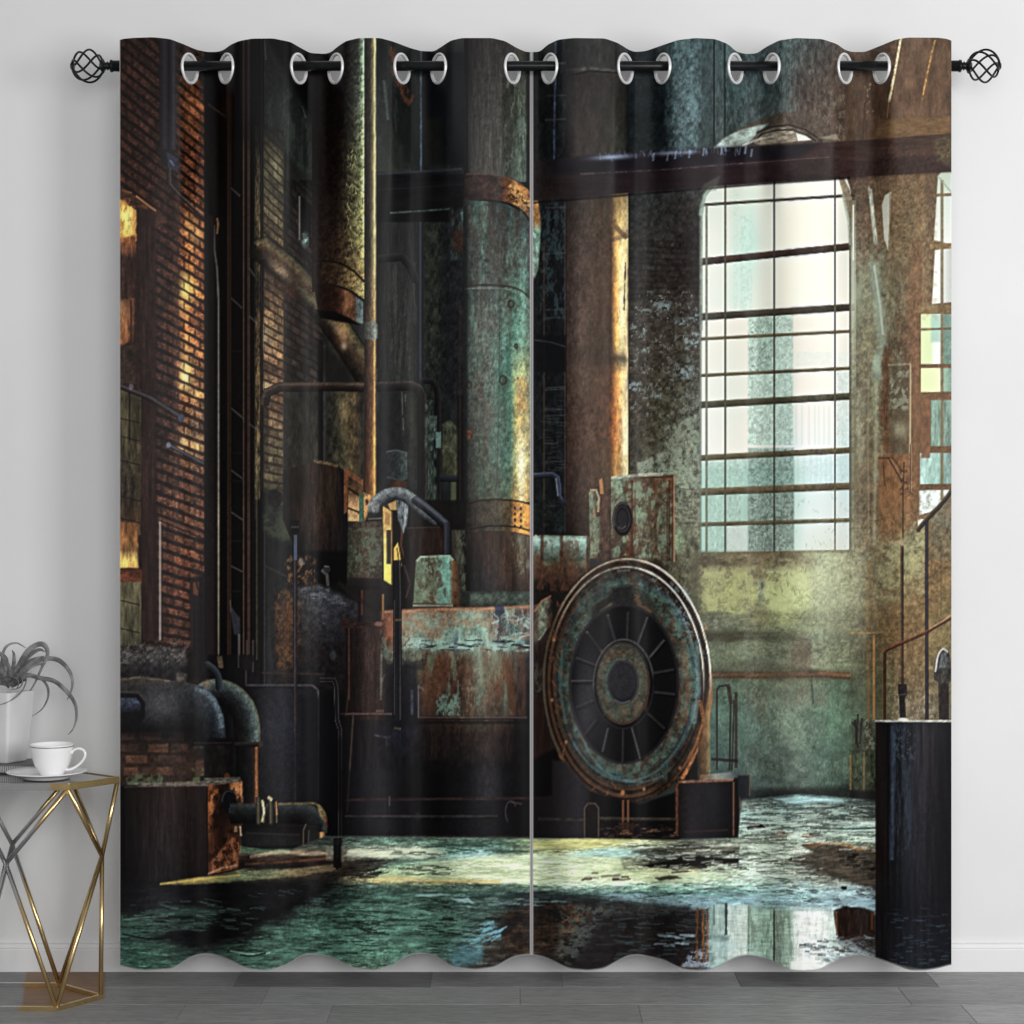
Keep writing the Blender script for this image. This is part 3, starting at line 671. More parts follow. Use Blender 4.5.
# column body
CB = R(850, 168, 925, 800)
fill(CB, ('hv', [
    (170, [(850, (84, 66, 52)), (872, (96, 74, 56)), (893, (110, 84, 60)), (925, (122, 92, 62))]),
    (230, [(850, (96, 82, 62)), (872, (104, 82, 60)), (893, (112, 90, 64)), (905, (118, 98, 66)), (925, (128, 100, 66))]),
    (290, [(850, (108, 104, 78)), (866, (126, 124, 96)), (878, (140, 146, 120)), (890, (116, 108, 80)), (904, (110, 92, 68)), (912, (116, 84, 56)), (925, (140, 108, 70))]),
    (340, [(850, (104, 96, 70)), (866, (120, 116, 86)), (878, (136, 134, 106)), (890, (100, 82, 60)), (904, (104, 80, 58)), (912, (120, 84, 56)), (925, (120, 88, 60))]),
    (400, [(850, (110, 104, 76)), (866, (110, 100, 74)), (876, (130, 124, 92)), (884, (112, 72, 48)), (892, (112, 100, 76)), (902, (108, 96, 70)), (914, (130, 90, 60)), (925, (120, 84, 56))]),
    (440, [(850, (112, 104, 74)), (866, (116, 102, 74)), (878, (140, 130, 98)), (886, (118, 80, 52)), (898, (118, 96, 68)), (914, (128, 86, 56)), (925, (120, 84, 56))]),
    (500, [(850, (104, 90, 62)), (866, (108, 92, 66)), (878, (120, 92, 64)), (890, (140, 98, 62)), (905, (136, 94, 60)), (925, (120, 88, 60))]),
    (545, [(850, (120, 118, 86)), (866, (112, 96, 68)), (880, (126, 108, 76)), (890, (130, 112, 78)), (905, (150, 146, 106)), (920, (150, 146, 104))]),
    (590, [(850, (124, 122, 90)), (870, (116, 100, 66)), (890, (120, 106, 72)), (905, (134, 114, 74)), (925, (126, 96, 58))]),
    (625, [(850, (112, 96, 62)), (870, (108, 78, 44)), (890, (104, 74, 44)), (905, (120, 86, 52)), (925, (120, 88, 54))]),
    (660, [(850, (86, 90, 66)), (870, (96, 82, 52)), (885, (100, 96, 66)), (905, (120, 104, 68)), (925, (116, 96, 60))]),
    (720, [(850, (74, 90, 70)), (868, (84, 76, 50)), (885, (96, 92, 62)), (905, (112, 94, 66)), (925, (100, 86, 60))]),
    (800, [(850, (40, 46, 38)), (885, (50, 46, 36)), (925, (60, 52, 42))]),
]), 1, 3, (0.22, 6, 8), seed=163)
grain(R(852, 180, 925, 560), 0.14, 2, 2, 164)
peel(R(853, 250, 905, 480), (160, 172, 140), 0.6, 10, 24, 0.1, 165, 0.5, 4)
fill([(853, 300), (862, 260), (866, 300), (858, 330)], (130, 140, 112), 0.5, 4)
# bright slivers of old pane edges
fill([(868, 186), (872, 190), (878, 245), (874, 244)], (176, 184, 168), 0.85, 1.2, (0.4, 3, 8))
fill([(885, 195), (891, 192), (888, 250), (884, 238), (882, 205)], (206, 210, 196), 0.85, 1)
fill([(889, 192), (892, 192), (889, 248)], (150, 130, 100), 0.6)
line([(873, 262), (879, 310), (883, 345), (876, 362), (878, 380)], 8, (150, 166, 148), 0.7, 3, rough=1.5)
line([(874, 265), (880, 305), (883, 335)], 2.2, (190, 200, 184), 0.75, 1)
ell(877, 364, 4, 9, (176, 190, 166), 0.75, 2)
fill([(884, 345), (889, 350), (888, 430), (880, 425), (882, 380)], (104, 70, 48), 0.65, 2, (0.5, 2, 20))
line([(888.5, 365), (911, 364)], 1.6, (158, 150, 120), 0.8)
line([(910.6, 365), (910, 458)], 1.8, (196, 180, 140), 0.75)
fill(R(890, 366, 909, 455), (92, 80, 60), 0.55, 2)
peel(R(890, 370, 909, 410), (170, 176, 150), 0.56, 4, 4, 0.07, 166, 0.75)
glow(900, 430, 8, 8, (150, 158, 120), 0.5)
line([(889, 458), (910, 455)], 1.6, (150, 106, 70), 0.7)
fill(R(912, 240, 922, 460), ('h', [(912, (120, 84, 56)), (917, (132, 94, 62)), (922, (110, 78, 52))]), 0.75, 1, (0.2, 3, 10))
line([(869, 350), (868, 450), (869, 545)], 2, (150, 136, 104), 0.5, 1.2)
line([(877, 380), (874, 545)], 3, (176, 176, 150), 0.45, 1.6)
fill([(879, 458), (918, 452), (916, 520), (900, 540), (880, 545)], ('hv', [(455, [(880, (136, 90, 56)), (918, (146, 98, 62))]), (500, [(880, (150, 104, 64)), (918, (140, 98, 60))]), (545, [(880, (120, 84, 54)), (918, (140, 112, 76))])]), 0.85, 2, (0.25, 4, 6), seed=167)
line([(878, 458), (893, 458), (902, 472)], 2.4, (100, 66, 42), 0.8)
line([(889, 458), (903, 482)], 2.4, [(-1, (190, 150, 110)), (0, (96, 62, 42)), (1, (60, 40, 30))], 0.9)
line([(892, 460), (905, 478)], 1.6, (160, 120, 84), 0.7)
line([(883, 462), (885, 486)], 1.4, (84, 58, 40), 0.7)
line([(911, 444), (911, 492), (913, 494)], 2, [(-1, (180, 150, 116)), (0, (120, 88, 62)), (1, (70, 50, 38))], 0.85)
line([(904, 462), (903, 494), (903, 545)], 1.6, (80, 62, 46), 0.8)
peel(R(900, 470, 908, 495), (60, 44, 34), 0.5, 3, 3, 0.1, 168, 0.8)

# ---- tall window
WX0, WX1 = 703, 850
WIN = [(700.5, 553), (700.5, 215), (704, 195), (712, 184), (726, 170), (838, 165), (846, 176), (850, 188), (854, 215), (854, 551)]
fill(WIN, ('hv', [
    (170, [(702, (190, 206, 192)), (740, (206, 208, 196)), (775, (236, 236, 222)), (835, (240, 238, 224)), (852, (210, 212, 198))]),
    (240, [(702, (226, 226, 216)), (728, (214, 218, 208)), (740, (196, 216, 204)), (752, (186, 214, 202)), (762, (212, 218, 206)), (775, (232, 230, 216)), (790, (244, 240, 224)), (820, (242, 240, 224)), (840, (220, 220, 208)), (854, (200, 204, 194))]),
    (300, [(702, (226, 226, 218)), (725, (214, 220, 210)), (738, (204, 222, 210)), (750, (210, 220, 208)), (768, (226, 224, 210)), (790, (244, 240, 224)), (815, (242, 238, 224)), (840, (230, 226, 214)), (854, (214, 212, 202))]),
    (320, [(702, (226, 224, 214)), (745, (220, 216, 204)), (768, (206, 216, 202)), (792, (230, 226, 212)), (835, (238, 234, 220)), (854, (214, 212, 202))]),
    (400, [(702, (226, 224, 216)), (725, (214, 220, 210)), (748, (216, 216, 204)), (790, (216, 222, 212)), (800, (236, 230, 220)), (835, (234, 230, 220)), (854, (206, 210, 200))]),
    (450, [(702, (228, 228, 222)), (742, (224, 220, 210)), (750, (224, 220, 210)), (796, (220, 230, 226)), (806, (236, 236, 232)), (835, (222, 228, 224)), (854, (188, 208, 204))]),
    (470, [(702, (176, 206, 194)), (742, (176, 204, 192)), (750, (150, 186, 172)), (792, (180, 212, 200)), (810, (210, 226, 222)), (835, (200, 216, 214)), (854, (180, 202, 198))]),
    (551, [(702, (170, 200, 186)), (735, (170, 196, 180)), (750, (150, 176, 160)), (792, (200, 224, 216)), (806, (224, 232, 228)), (835, (214, 216, 214)), (854, (200, 208, 204))]),
]), 1, 0.8)
fill(R(793, 258, 830, 310), (246, 242, 228), 0.6, 8)
for x0, x1, y0, y1, c, a, g in [(748, 775, 317, 445, (156, 188, 174), .61, .35), (774, 793, 315, 445, (164, 194, 182), .65, .25), (748, 794, 448, 490, (118, 144, 134), .69, .35), (748, 794, 492, 551, (110, 126, 114), .73, .4), (706, 725, 462, 553, (148, 176, 164), .45, .2), (727, 747, 458, 495, (156, 184, 172), .45, .25), (727, 741, 495, 552, (146, 168, 154), .41, .3),
                                (757, 772, 317, 372, (126, 148, 134), .41, .5), (740, 752, 215, 310, (184, 210, 198), .49, .1), (733, 738, 190, 310, (184, 208, 198), .32, .1), (796, 850, 352, 366, (212, 222, 216), .41, .05), (836, 852, 372, 446, (186, 204, 200), .49, .15), (836, 852, 455, 490, (180, 202, 202), .49, .12), (800, 840, 452, 490, (196, 220, 222), .36, .12)]:
    fill(R(x0, y0, x1, y1), c, a, 1.5, (g, 2.5, 2.5), seed=int(x0 + y0))
for x in (796, 802, 809, 815, 819, 824, 829):
    line([(x, 405), (x, 445)], 1.8, (196, 212, 210), 0.4, 1.2)
    line([(x + 2, 455), (x + 2, 490)], 2.2, (170, 206, 200), 0.25, 1.4)
flecks(R(750, 320, 773, 372), 60, 3, 1, (90, 116, 100), 0.5, 171, 1.0, 0.9)
flecks(R(750, 494, 793, 550), 160, 3, 1, (176, 196, 178), 0.6, 172, 1.0, 0.9)
flecks(R(750, 455, 793, 488), 100, 3, 1, (160, 190, 174), 0.5, 173, 1.0, 0.9)
flecks(R(796, 494, 850, 550), 40, 3, 1, (150, 180, 168), 0.6, 174, 1.3, 0.5)
flecks(R(706, 494, 745, 552), 70, 4, 1, (200, 220, 206), 0.5, 175, 1.4, 0.4)
fill(R(727, 524, 748, 553), (206, 208, 204), 0.6, 2)
# glazing bars: thick saddle bars and thin ones
for y0, y1, wd, c in [(262, 246, 7.2, (64, 46, 38)), (317, 307, 7.2, (66, 58, 46)), (405, 396, 7, (74, 70, 50)), (458, 450, 6, (92, 82, 56)), (492, 486, 7.4, (98, 84, 58)), (524.5, 520, 4.2, (92, 84, 58)), (339, 331, 3.2, (96, 84, 56)), (375.5, 368, 3.4, (92, 82, 54)), (205, 195, 3, (70, 60, 46)), (554, 551, 3, (90, 82, 60))]:
    line([(700, y0), (855, y1)], wd, [(-1, tuple(int(v * 1.25) for v in c)), (0, c), (1, tuple(int(v * .72) for v in c))], 0.97, 0.6, (0.15, 10, 3))
for x, wd, c, y0 in [(706.5, 2.2, (104, 112, 92), 205), (725.3, 2.2, (86, 86, 70), 176), (774.3, 2.0, (74, 68, 58), 172), (835, 2.0, (96, 94, 76), 170), (850.5, 2.6, (92, 88, 70), 200)]:
    line([(x, 552), (x, y0)], wd, c, 0.92)
fill([(699, 205), (703, 200), (703, 330), (699, 330)], (120, 136, 126), 0.5, 1)
line([(700.5, 552), (701, 216), (705, 196), (716, 182), (728, 174)], 2.2, (110, 124, 110), 0.7, 1)
line([(712, 184), (704, 196), (701, 215)], 4, (150, 176, 160), 0.6, 1.2)
fill([(838, 176), (844, 178), (850, 190), (855, 215), (855, 230), (848, 216), (842, 190)], (126, 112, 86), 0.9, 1)
line([(843, 194), (849, 222), (850, 245)], 3, (150, 160, 140), 0.7, 1)
fill(R(851, 200, 856, 550), ('v', [(200, (116, 108, 86)), (260, (160, 166, 148)), (300, (170, 176, 154)), (400, (120, 118, 90)), (550, (110, 104, 76))]), 0.85, 1)
line([(853.3, 205), (853.3, 260)], 1.6, (214, 216, 204), 0.8)
# arch head over the beam
fill([(716, 150), (726, 138), (740, 128), (758, 120), (778, 113), (800, 112), (818, 118), (834, 132), (838, 145), (800, 152)], (90, 76, 64), 0.9, 2, (0.3, 5, 5))
fill([(714, 148), (724, 138), (740, 130), (756, 126), (768, 124), (757, 134), (746, 146)], (150, 166, 158), 0.95, 1.5, (0.4, 8, 6))
fill([(752, 142), (760, 134), (772, 128), (788, 126), (800, 130), (808, 136), (812, 140), (760, 145)], (134, 122, 104), 1, 1, (0.45, 8, 3))
fill([(796, 133), (806, 136), (811, 140), (798, 141)], (222, 224, 214), 0.95, 0.8)
line([(752, 143), (762, 134), (776, 130), (792, 130), (806, 135), (816, 141)], 1.6, (36, 32, 28), 0.85)
line([(756, 133), (770, 127), (790, 125), (806, 130), (822, 141)], 1.8, (50, 42, 36), 0.8)
line([(742, 146), (756, 140), (774, 136)], 2, (206, 206, 196), 0.6)
fill([(818, 138), (836, 134), (840, 140)], (170, 160, 136), 0.6, 1.5)

# ---- the second window, right edge
fill([(934, 240), (938, 176), (943, 170), (952, 169), (953, 245)], ('v', [(170, (176, 190, 170)), (200, (206, 212, 202)), (240, (220, 222, 214))]), 1, 0.8)
fill([(932, 304), (935, 250), (953, 248), (953, 302)], ('h', [(932, (232, 234, 228)), (942, (220, 222, 216)), (953, (176, 180, 172))]), 1, 0.8)
fill(R(921, 314, 953, 364), ('h', [(921, (214, 226, 176)), (931, (214, 226, 184)), (934, (226, 232, 222)), (941, (226, 228, 222)), (944, (110, 138, 122)), (953, (120, 150, 136))]), 1, 0.8)
fill(R(931, 314, 941, 342), (150, 190, 172), 0.7, 2)
fill(R(921, 368, 953, 392), ('h', [(921, (220, 228, 176)), (940, (224, 228, 190)), (943, (160, 186, 160)), (953, (116, 144, 126))]), 1, 0.8)
fill(R(931, 400, 953, 446), (130, 156, 140), 1, 0.8, (0.3, 3, 14))
fill(R(920, 453, 953, 484), ('h', [(920, (180, 206, 196)), (935, (160, 192, 180)), (953, (120, 146, 136))]), 1, 0.8, (0.2, 3, 10))
fill([(919, 490), (953, 490), (953, 492), (930, 512), (919, 515)], (214, 222, 214), 1, 0.8, (0.3, 4, 4))
fill([(918, 519), (930, 518), (918, 528)], (220, 222, 212), 0.9, 0.8)
line([(942, 500), (942, 180)], 3, (122, 108, 76), 0.9)
for y, wd, c in [(195, 3, (124, 96, 62)), (246, 5, (138, 112, 68)), (309, 8, (130, 104, 66)), (329, 2.4, (110, 92, 62)), (366, 3, (120, 84, 54)), (396, 8, (120, 86, 56)), (449.5, 6, (116, 84, 54)), (487, 6, (116, 86, 58)), (517, 3.5, (124, 96, 66))]:
    line([(919 if y > 300 else 930, y + 0.5), (953, y - 0.5)], wd, c, 0.95, 0.7, (0.2, 4, 3))
fill(R(912, 455, 920, 520), (128, 92, 60), 0.6, 1.2)
fill([(921, 398), (930, 398), (930, 458), (921, 458)], (128, 88, 58), 0.9, 1, (0.2, 4, 6))
line([(938, 176), (946, 186), (953, 194)], 2, (150, 160, 140), 0.7)
peel(R(922, 200, 937, 320), (168, 150, 104), 0.55, 3, 4, 0.1, 181, 0.5)

# ---- dark beam across both curtains
BM = [(531, 163), (566, 158), (600, 154), (660, 151), (720, 148), (800, 144), (880, 139), (953, 133), (953, 172), (860, 177), (760, 183), (640, 192), (570, 198), (531, 201)]
fill(BM, ('h', [(531, (34, 28, 30)), (570, (44, 36, 38)), (640, (38, 28, 32)), (740, (48, 34, 38)), (840, (64, 44, 40)), (953, (78, 56, 46))]), 1, 1, (0.18, 24, 4), seed=191)
fill([(545, 161), (600, 155), (660, 151), (740, 147), (820, 143), (800, 158), (700, 165), (600, 172), (550, 175)], (26, 24, 33), 0.7, 4)
glow(612, 157, 20, 2.6, (150, 176, 210), 0.75, rot=-0.06)
glow(668, 153, 14, 2, (150, 176, 204), 0.7, rot=-0.06)
glow(690, 152, 8, 2, (150, 176, 204), 0.6, rot=-0.06)
flecks([(600, 154), (740, 147), (740, 152), (600, 158)], 60, 6, 1.2, (120, 144, 176), 0.38, 192, 1.4, 0.25)
for x, y in ((654, 156), (668, 156), (676, 154), (690, 153), (704, 151), (722, 150), (746, 149), (752, 152)):
    line([(x, y - 3), (x - 1, y + 5)], 2, (150, 174, 206), 0.5, 1)
line([(580, 174), (660, 170), (720, 165), (748, 163)], 1.1, (120, 100, 106), 0.45, 0.8, (0.9, 4, 3))
line([(748, 163), (830, 157)], 1.2, (110, 84, 78), 0.5)
fill([(531, 178), (640, 173), (760, 166), (860, 160), (953, 154), (953, 172), (860, 178), (640, 192), (531, 200)], (40, 26, 28), 0.35, 3)
line([(531, 203), (640, 194), (760, 184), (850, 178)], 2.2, (16, 12, 14), 0.7, 1)
fill([(700, 192), (704, 184), (720, 176), (716, 190)], (90, 100, 88), 0.5, 2)
fill([(934, 140), (953, 134), (953, 168), (936, 160)], (96, 88, 58), 0.5, 3, (0.6, 3, 3))

# ---- wall below the window, in haze
LWALL = R(690, 552, 885, 800)
fill(LWALL, ('hv', [
    (552, [(696, (96, 94, 74)), (720, (116, 112, 84)), (760, (124, 112, 80)), (800, (132, 124, 90)), (822, (160, 166, 132)), (850, (130, 128, 96)), (885, (110, 94, 64))]),
    (575, [(696, (96, 92, 70)), (720, (124, 122, 90)), (760, (126, 116, 80)), (800, (150, 150, 104)), (820, (170, 176, 136)), (850, (134, 132, 98)), (885, (112, 94, 64))]),
    (600, [(696, (92, 90, 68)), (712, (136, 146, 96)), (750, (158, 166, 112)), (785, (190, 200, 138)), (800, (188, 198, 140)), (825, (160, 166, 130)), (850, (126, 126, 94)), (885, (108, 88, 58))]),
    (615, [(696, (88, 88, 68)), (735, (112, 116, 88)), (760, (126, 124, 84)), (790, (158, 164, 112)), (820, (136, 142, 108)), (850, (108, 104, 76)), (885, (106, 82, 50))]),
    (640, [(696, (84, 88, 72)), (750, (104, 110, 86)), (790, (118, 126, 98)), (820, (116, 126, 100)), (850, (90, 92, 68)), (885, (98, 76, 46))]),
    (668, [(696, (92, 104, 84)), (735, (112, 124, 96)), (790, (106, 104, 82)), (830, (118, 126, 96)), (860, (84, 86, 60)), (885, (92, 82, 52))]),
    (675, [(696, (70, 72, 58)), (735, (78, 74, 54)), (790, (84, 64, 46)), (830, (96, 88, 60)), (860, (76, 78, 54)), (885, (90, 82, 52))]),
    (684, [(696, (70, 88, 74)), (735, (86, 106, 86)), (790, (96, 104, 80)), (830, (90, 106, 82)), (860, (76, 84, 60)), (885, (92, 86, 56))]),
    (720, [(696, (70, 100, 88)), (735, (88, 118, 100)), (790, (104, 124, 104)), (830, (88, 124, 98)), (860, (74, 90, 68)), (885, (90, 84, 56))]),
    (750, [(696, (64, 96, 88)), (740, (78, 100, 90)), (790, (98, 116, 102)), (830, (82, 112, 92)), (860, (60, 74, 58)), (885, (70, 70, 52))]),
    (785, [(696, (56, 76, 72)), (740, (74, 94, 90)), (790, (92, 108, 98)), (830, (76, 100, 86)), (860, (44, 52, 42)), (885, (44, 44, 36))]),
    (800, [(696, (34, 38, 38)), (740, (44, 52, 52)), (790, (58, 66, 62)), (830, (46, 54, 48)), (885, (34, 34, 30))]),
]), 1, 3, (0.20, 12, 7), seed=201)
flecks(R(700, 556, 850, 680), 90, 16, 1.2, (84, 84, 62), 0.35, 222, 0, 0.2)
flecks(R(700, 560, 850, 680), 60, 12, 1.2, (176, 182, 140), 0.3, 223, 0, 0.3)
flecks(R(700, 684, 850, 790), 70, 18, 1.4, (60, 84, 74), 0.35, 224, 1.5, 0.2)
flecks(R(700, 684, 850, 780), 60, 16, 1.4, (130, 150, 126), 0.25, 225, 1.5, 0.2)
fill([(696, 556), (800, 552), (818, 562), (806, 574), (700, 572)], (104, 90, 66), 0.55, 3, (0.5, 14, 4))
fill(R(704, 571, 748, 612), (156, 158, 106), 0.75, 2.5, (0.25, 8, 8), rough=2.5)
peel([(766, 572), (808, 568), (806, 612), (768, 606)], (196, 204, 144), 0.42, 12, 10, 0.08, 202, 0.6, 5)
fill([(758, 578), (766, 582), (764, 602), (758, 602)], (120, 130, 120), 0.6, 2, (0.6, 3, 4))
fill(R(742, 600, 768, 616), (96, 92, 68), 0.5, 4)
glow(826, 575, 26, 40, (176, 182, 150), 0.5, 'mix')
glow(842, 610, 20, 40, (140, 146, 116), 0.35, 'mix')
glow(800, 580, 14, 20, (206, 214, 160), 0.35, 'mix')
fill([(699, 618), (742, 622), (742, 626), (699, 630)], (110, 116, 96), 0.5, 2, (0.5, 5, 3))
fill(R(700, 632, 744, 643), (76, 72, 54), 0.8, 3)
peel(R(700, 640, 790, 668), (128, 142, 110), 0.52, 8, 6, 0.1, 203, 0.5)
ell(802, 654, 10, 18, (104, 84, 70), 0.6, 5, tex=(0.3, 5, 5))
peel(R(812, 640, 850, 668), (150, 158, 120), 0.56, 6, 5, 0.08, 204, 0.6)
line([(696, 675), (760, 675), (820, 674), (850, 676)], 6.5, [(-1, (84, 62, 44)), (0, (104, 72, 50)), (1, (60, 46, 36))], 0.85, 1.5, (0.25, 16, 3))
line([(818, 672), (850, 676)], 3, (140, 92, 58), 0.6, 1.5)
fill([(700, 668), (740, 660), (812, 668), (812, 672), (700, 674)], (70, 66, 50), 0.4, 3)
for k, (x0, x1, y0, y1, c, a) in enumerate([(745, 762, 684, 712, (92, 72, 54), .5), (754, 768, 690, 724, (84, 66, 50), .4), (744, 752, 700, 724, (80, 104, 96), .5), (780, 808, 684, 705, (120, 86, 70), .45), (816, 828, 684, 704, (126, 84, 66), .5), (828, 846, 682, 706, (84, 124, 96), .5), (742, 762, 724, 745, (78, 112, 100), .6), (742, 790, 744, 770, (60, 72, 66), .5)]):
    peel(R(x0, y0, x1, y1), c, 0.4, 8, 14, 0.15, 210 + k, a, 4)
peel(R(696, 684, 850, 790), (70, 84, 72), 0.55, 8, 14, 0.1, 219, 0.45)
peel(R(744, 680, 850, 780), (116, 144, 118), 0.6, 9, 22, 0.1, 220, 0.4)
grain(LWALL, 0.12, 2, 2.5, 221)
line([(812, 684), (813, 704)], 2, (60, 64, 54), 0.6)
line([(820, 684), (838, 684), (838, 703)], 1.4, (70, 90, 70), 0.5)
glow(785, 705, 20, 40, (140, 150, 120), 0.28)
fill([(696, 790), (885, 786), (885, 800), (696, 800)], (32, 36, 34), 0.7, 4)
# post and low clutter at the corner
line([(868.6, 790), (868.6, 640)], 2.2, (120, 84, 42), 0.85)
line([(874.2, 720), (874.2, 635)], 3.4, [(-1, (140, 100, 54)), (0, (176, 128, 70)), (1, (90, 64, 36))], 0.85)
line([(848, 633), (872, 633), (900, 631)], 2, (150, 114, 62), 0.7)
fill(R(850, 750, 876, 792), (56, 64, 44), 0.85, 1.5, (0.7, 4, 6))
fill(R(853, 720, 876, 752), (48, 48, 38), 0.6, 3, (0.7, 3, 5))
for p in ([(855, 720), (858, 748)], [(858, 714), (856, 745)], [(862, 718), (860, 744)], [(852, 722), (858, 730)]):
    line(p, 2, (36, 28, 22), 0.8)
peel(R(864, 718, 876, 750), (140, 154, 130), 0.55, 3, 4, 0.08, 231, 0.6)
fill(R(849.5, 755, 851.5, 790), (140, 110, 60), 0.7)
fill(R(863, 752, 865, 792), (120, 96, 56), 0.6)
fill(R(850, 790, 876, 815), (26, 24, 22), 0.8, 2)

# ---- stair rail and right foreground
fill(R(884, 545, 953, 722), ('hv', [(545, [(884, (120, 104, 70)), (905, (146, 144, 104)), (922, (150, 144, 100)), (930, (126, 92, 56)), (953, (130, 96, 58))]), (600, [(884, (116, 98, 64)), (905, (136, 112, 72)), (930, (134, 104, 62)), (953, (128, 108, 66))]), (640, [(884, (104, 84, 50)), (905, (130, 96, 58)), (930, (134, 112, 68)), (953, (120, 108, 66))]), (690, [(884, (104, 98, 66)), (905, (128, 104, 70)), (925, (120, 100, 70)), (953, (112, 104, 74))]), (722, [(884, (112, 104, 72)), (905, (124, 108, 84)), (953, (110, 100, 78))])]), 0.85, 3, (0.3, 4, 4), seed=241)
peel(R(878, 535, 925, 600), (178, 180, 130), 0.5, 10, 8, 0.12, 242, 0.6, 5)
peel(R(890, 690, 935, 720), (170, 164, 140), 0.58, 2.5, 2.5, 0.06, 243, 0.6)
fill(R(930, 515, 953, 560), (104, 104, 80), 0.5, 3, (0.5, 3, 5))
line([(941, 540), (941, 615)], 1.2, (96, 78, 54), 0.6)
line([(897, 600), (892, 640)], 3, (126, 92, 54), 0.6)
line([(869, 560), (868, 632)], 5, (124, 96, 56), 0.5, 2)
fill([(930, 514), (944, 498), (953, 488), (953, 530), (936, 525)], (120, 116, 96), 0.5, 2, (0.5, 3, 4))
line([(917, 531), (926, 520), (938, 508), (948, 496), (953, 488)], 4.5, [(-1, (110, 90, 62)), (0, (60, 50, 44)), (1, (34, 30, 30))], 0.95)
line([(927, 720), (926.6, 640), (926.6, 520)], 3.6, [(-1, (40, 36, 44)), (0, (56, 50, 60)), (1, (34, 28, 34))], 0.97)
line([(902, 685), (902, 544)], 3.2, [(-1, (104, 80, 56)), (0, (74, 54, 46)), (1, (44, 30, 30))], 0.95)
ell(902.4, 543, 2.4, 3, (164, 140, 110))
line([(884.5, 720), (884.5, 652), (886, 650), (902, 643), (925, 633), (940, 624), (953, 617)], 3.4, [(-1, (150, 84, 54)), (-0.3, (104, 54, 38)), (1, (46, 26, 24))], 0.97)
line([(884.4, 720), (884.4, 652)], 2.6, [(-1, (90, 50, 36)), (0, (76, 44, 32)), (1, (40, 24, 22))], 0.97)
line([(929, 629), (943, 621), (953, 614)], 1.4, (190, 150, 110), 0.7)
fill([(898, 684), (907, 684), (907.5, 694), (905, 698), (906, 718), (900, 718), (899, 697), (898, 693)], (38, 32, 36), 0.97, 0.8, (0.3, 3, 3))
line([(899, 695), (907, 694)], 1.2, (96, 84, 80), 0.6)
fill([(939, 720), (938, 682), (934, 680), (934, 672), (936, 658), (941, 649), (946, 648), (950, 655), (951.5, 670), (951, 680), (949, 684), (949, 720)], (56, 52, 48), 0.97, 0.8, (0.6, 3, 6))
line([(935.4, 672), (938, 656), (943, 649), (948, 652)], 1.8, (206, 204, 200), 0.85, cur=True)
fill([(939, 668), (941, 655), (946, 652), (949, 668)], (110, 116, 118), 0.7, 1.5, (0.5, 2, 6))
fill([(940, 684), (949, 684), (949, 720), (940, 720)], (46, 36, 32), 0.8, 1)
# ================================================================ machinery
# ---- shadowy ground behind the machines
fill([(256, 500), (466, 500), (466, 845), (204, 845), (204, 655), (256, 655)], ('hv', [
    (500, [(204, (14, 12, 12)), (262, (16, 14, 14)), (290, (34, 28, 24)), (376, (36, 34, 32)), (430, (34, 32, 30)), (466, (24, 22, 22))]),
    (560, [(204, (14, 12, 12)), (262, (18, 16, 16)), (276, (38, 36, 36)), (310, (16, 14, 14)), (376, (24, 22, 22)), (430, (30, 24, 23)), (466, (20, 18, 18))]),
    (640, [(204, (14, 12, 12)), (262, (24, 22, 24)), (272, (44, 42, 44)), (310, (20, 18, 18)), (376, (30, 24, 23)), (466, (40, 28, 22))]),
    (720, [(204, (13, 12, 14)), (262, (36, 36, 42)), (280, (46, 46, 56)), (300, (26, 26, 34)), (330, (15, 14, 17)), (376, (40, 34, 36)), (400, (24, 22, 24)), (466, (30, 23, 20))]),
    (790, [(204, (12, 12, 14)), (262, (32, 31, 36)), (280, (38, 37, 42)), (300, (22, 22, 28)), (330, (13, 12, 15)), (380, (46, 44, 48)), (400, (24, 22, 26)), (440, (13, 12, 14)), (466, (15, 13, 15))]),
    (845, [(204, (12, 11, 13)), (280, (26, 25, 28)), (330, (12, 11, 14)), (385, (38, 36, 42)), (410, (20, 18, 22)), (466, (15, 13, 16))])]), 0.97, 2, (0.25, 4, 30), seed=301)  # lower grey columns are sheen of the curtain folds, painted in
line([(261.5, 700), (261.5, 490)], 3, (16, 14, 14), 0.9)
line([(256.8, 660), (256.8, 480)], 1.6, (96, 82, 56), 0.5)
line([(264.6, 690), (264.6, 520)], 1.2, (70, 62, 58), 0.5)
fill([(264, 490), (284, 492), (300, 520), (310, 552), (276, 540), (264, 528)], (44, 48, 42), 0.8, 3, (0.4, 5, 5))
peel([(263, 515), (290, 512), (306, 545), (264, 535)], (84, 90, 64), 0.5, 8, 8, 0.12, 302, 0.6, 4)
ell(276, 498, 9, 9, (32, 27, 25), 0.95, 1.5, tex=(0.5, 3, 3))
ring(277, 498, 7, 8, 1.6, (110, 82, 56), 0.6, a0=-80, a1=60)
line([(265, 566), (288, 577)], 2, (60, 50, 46), 0.7)
fill([(298, 534), (306, 540), (306, 550), (296, 546)], (70, 92, 84), 0.6, 1.5)
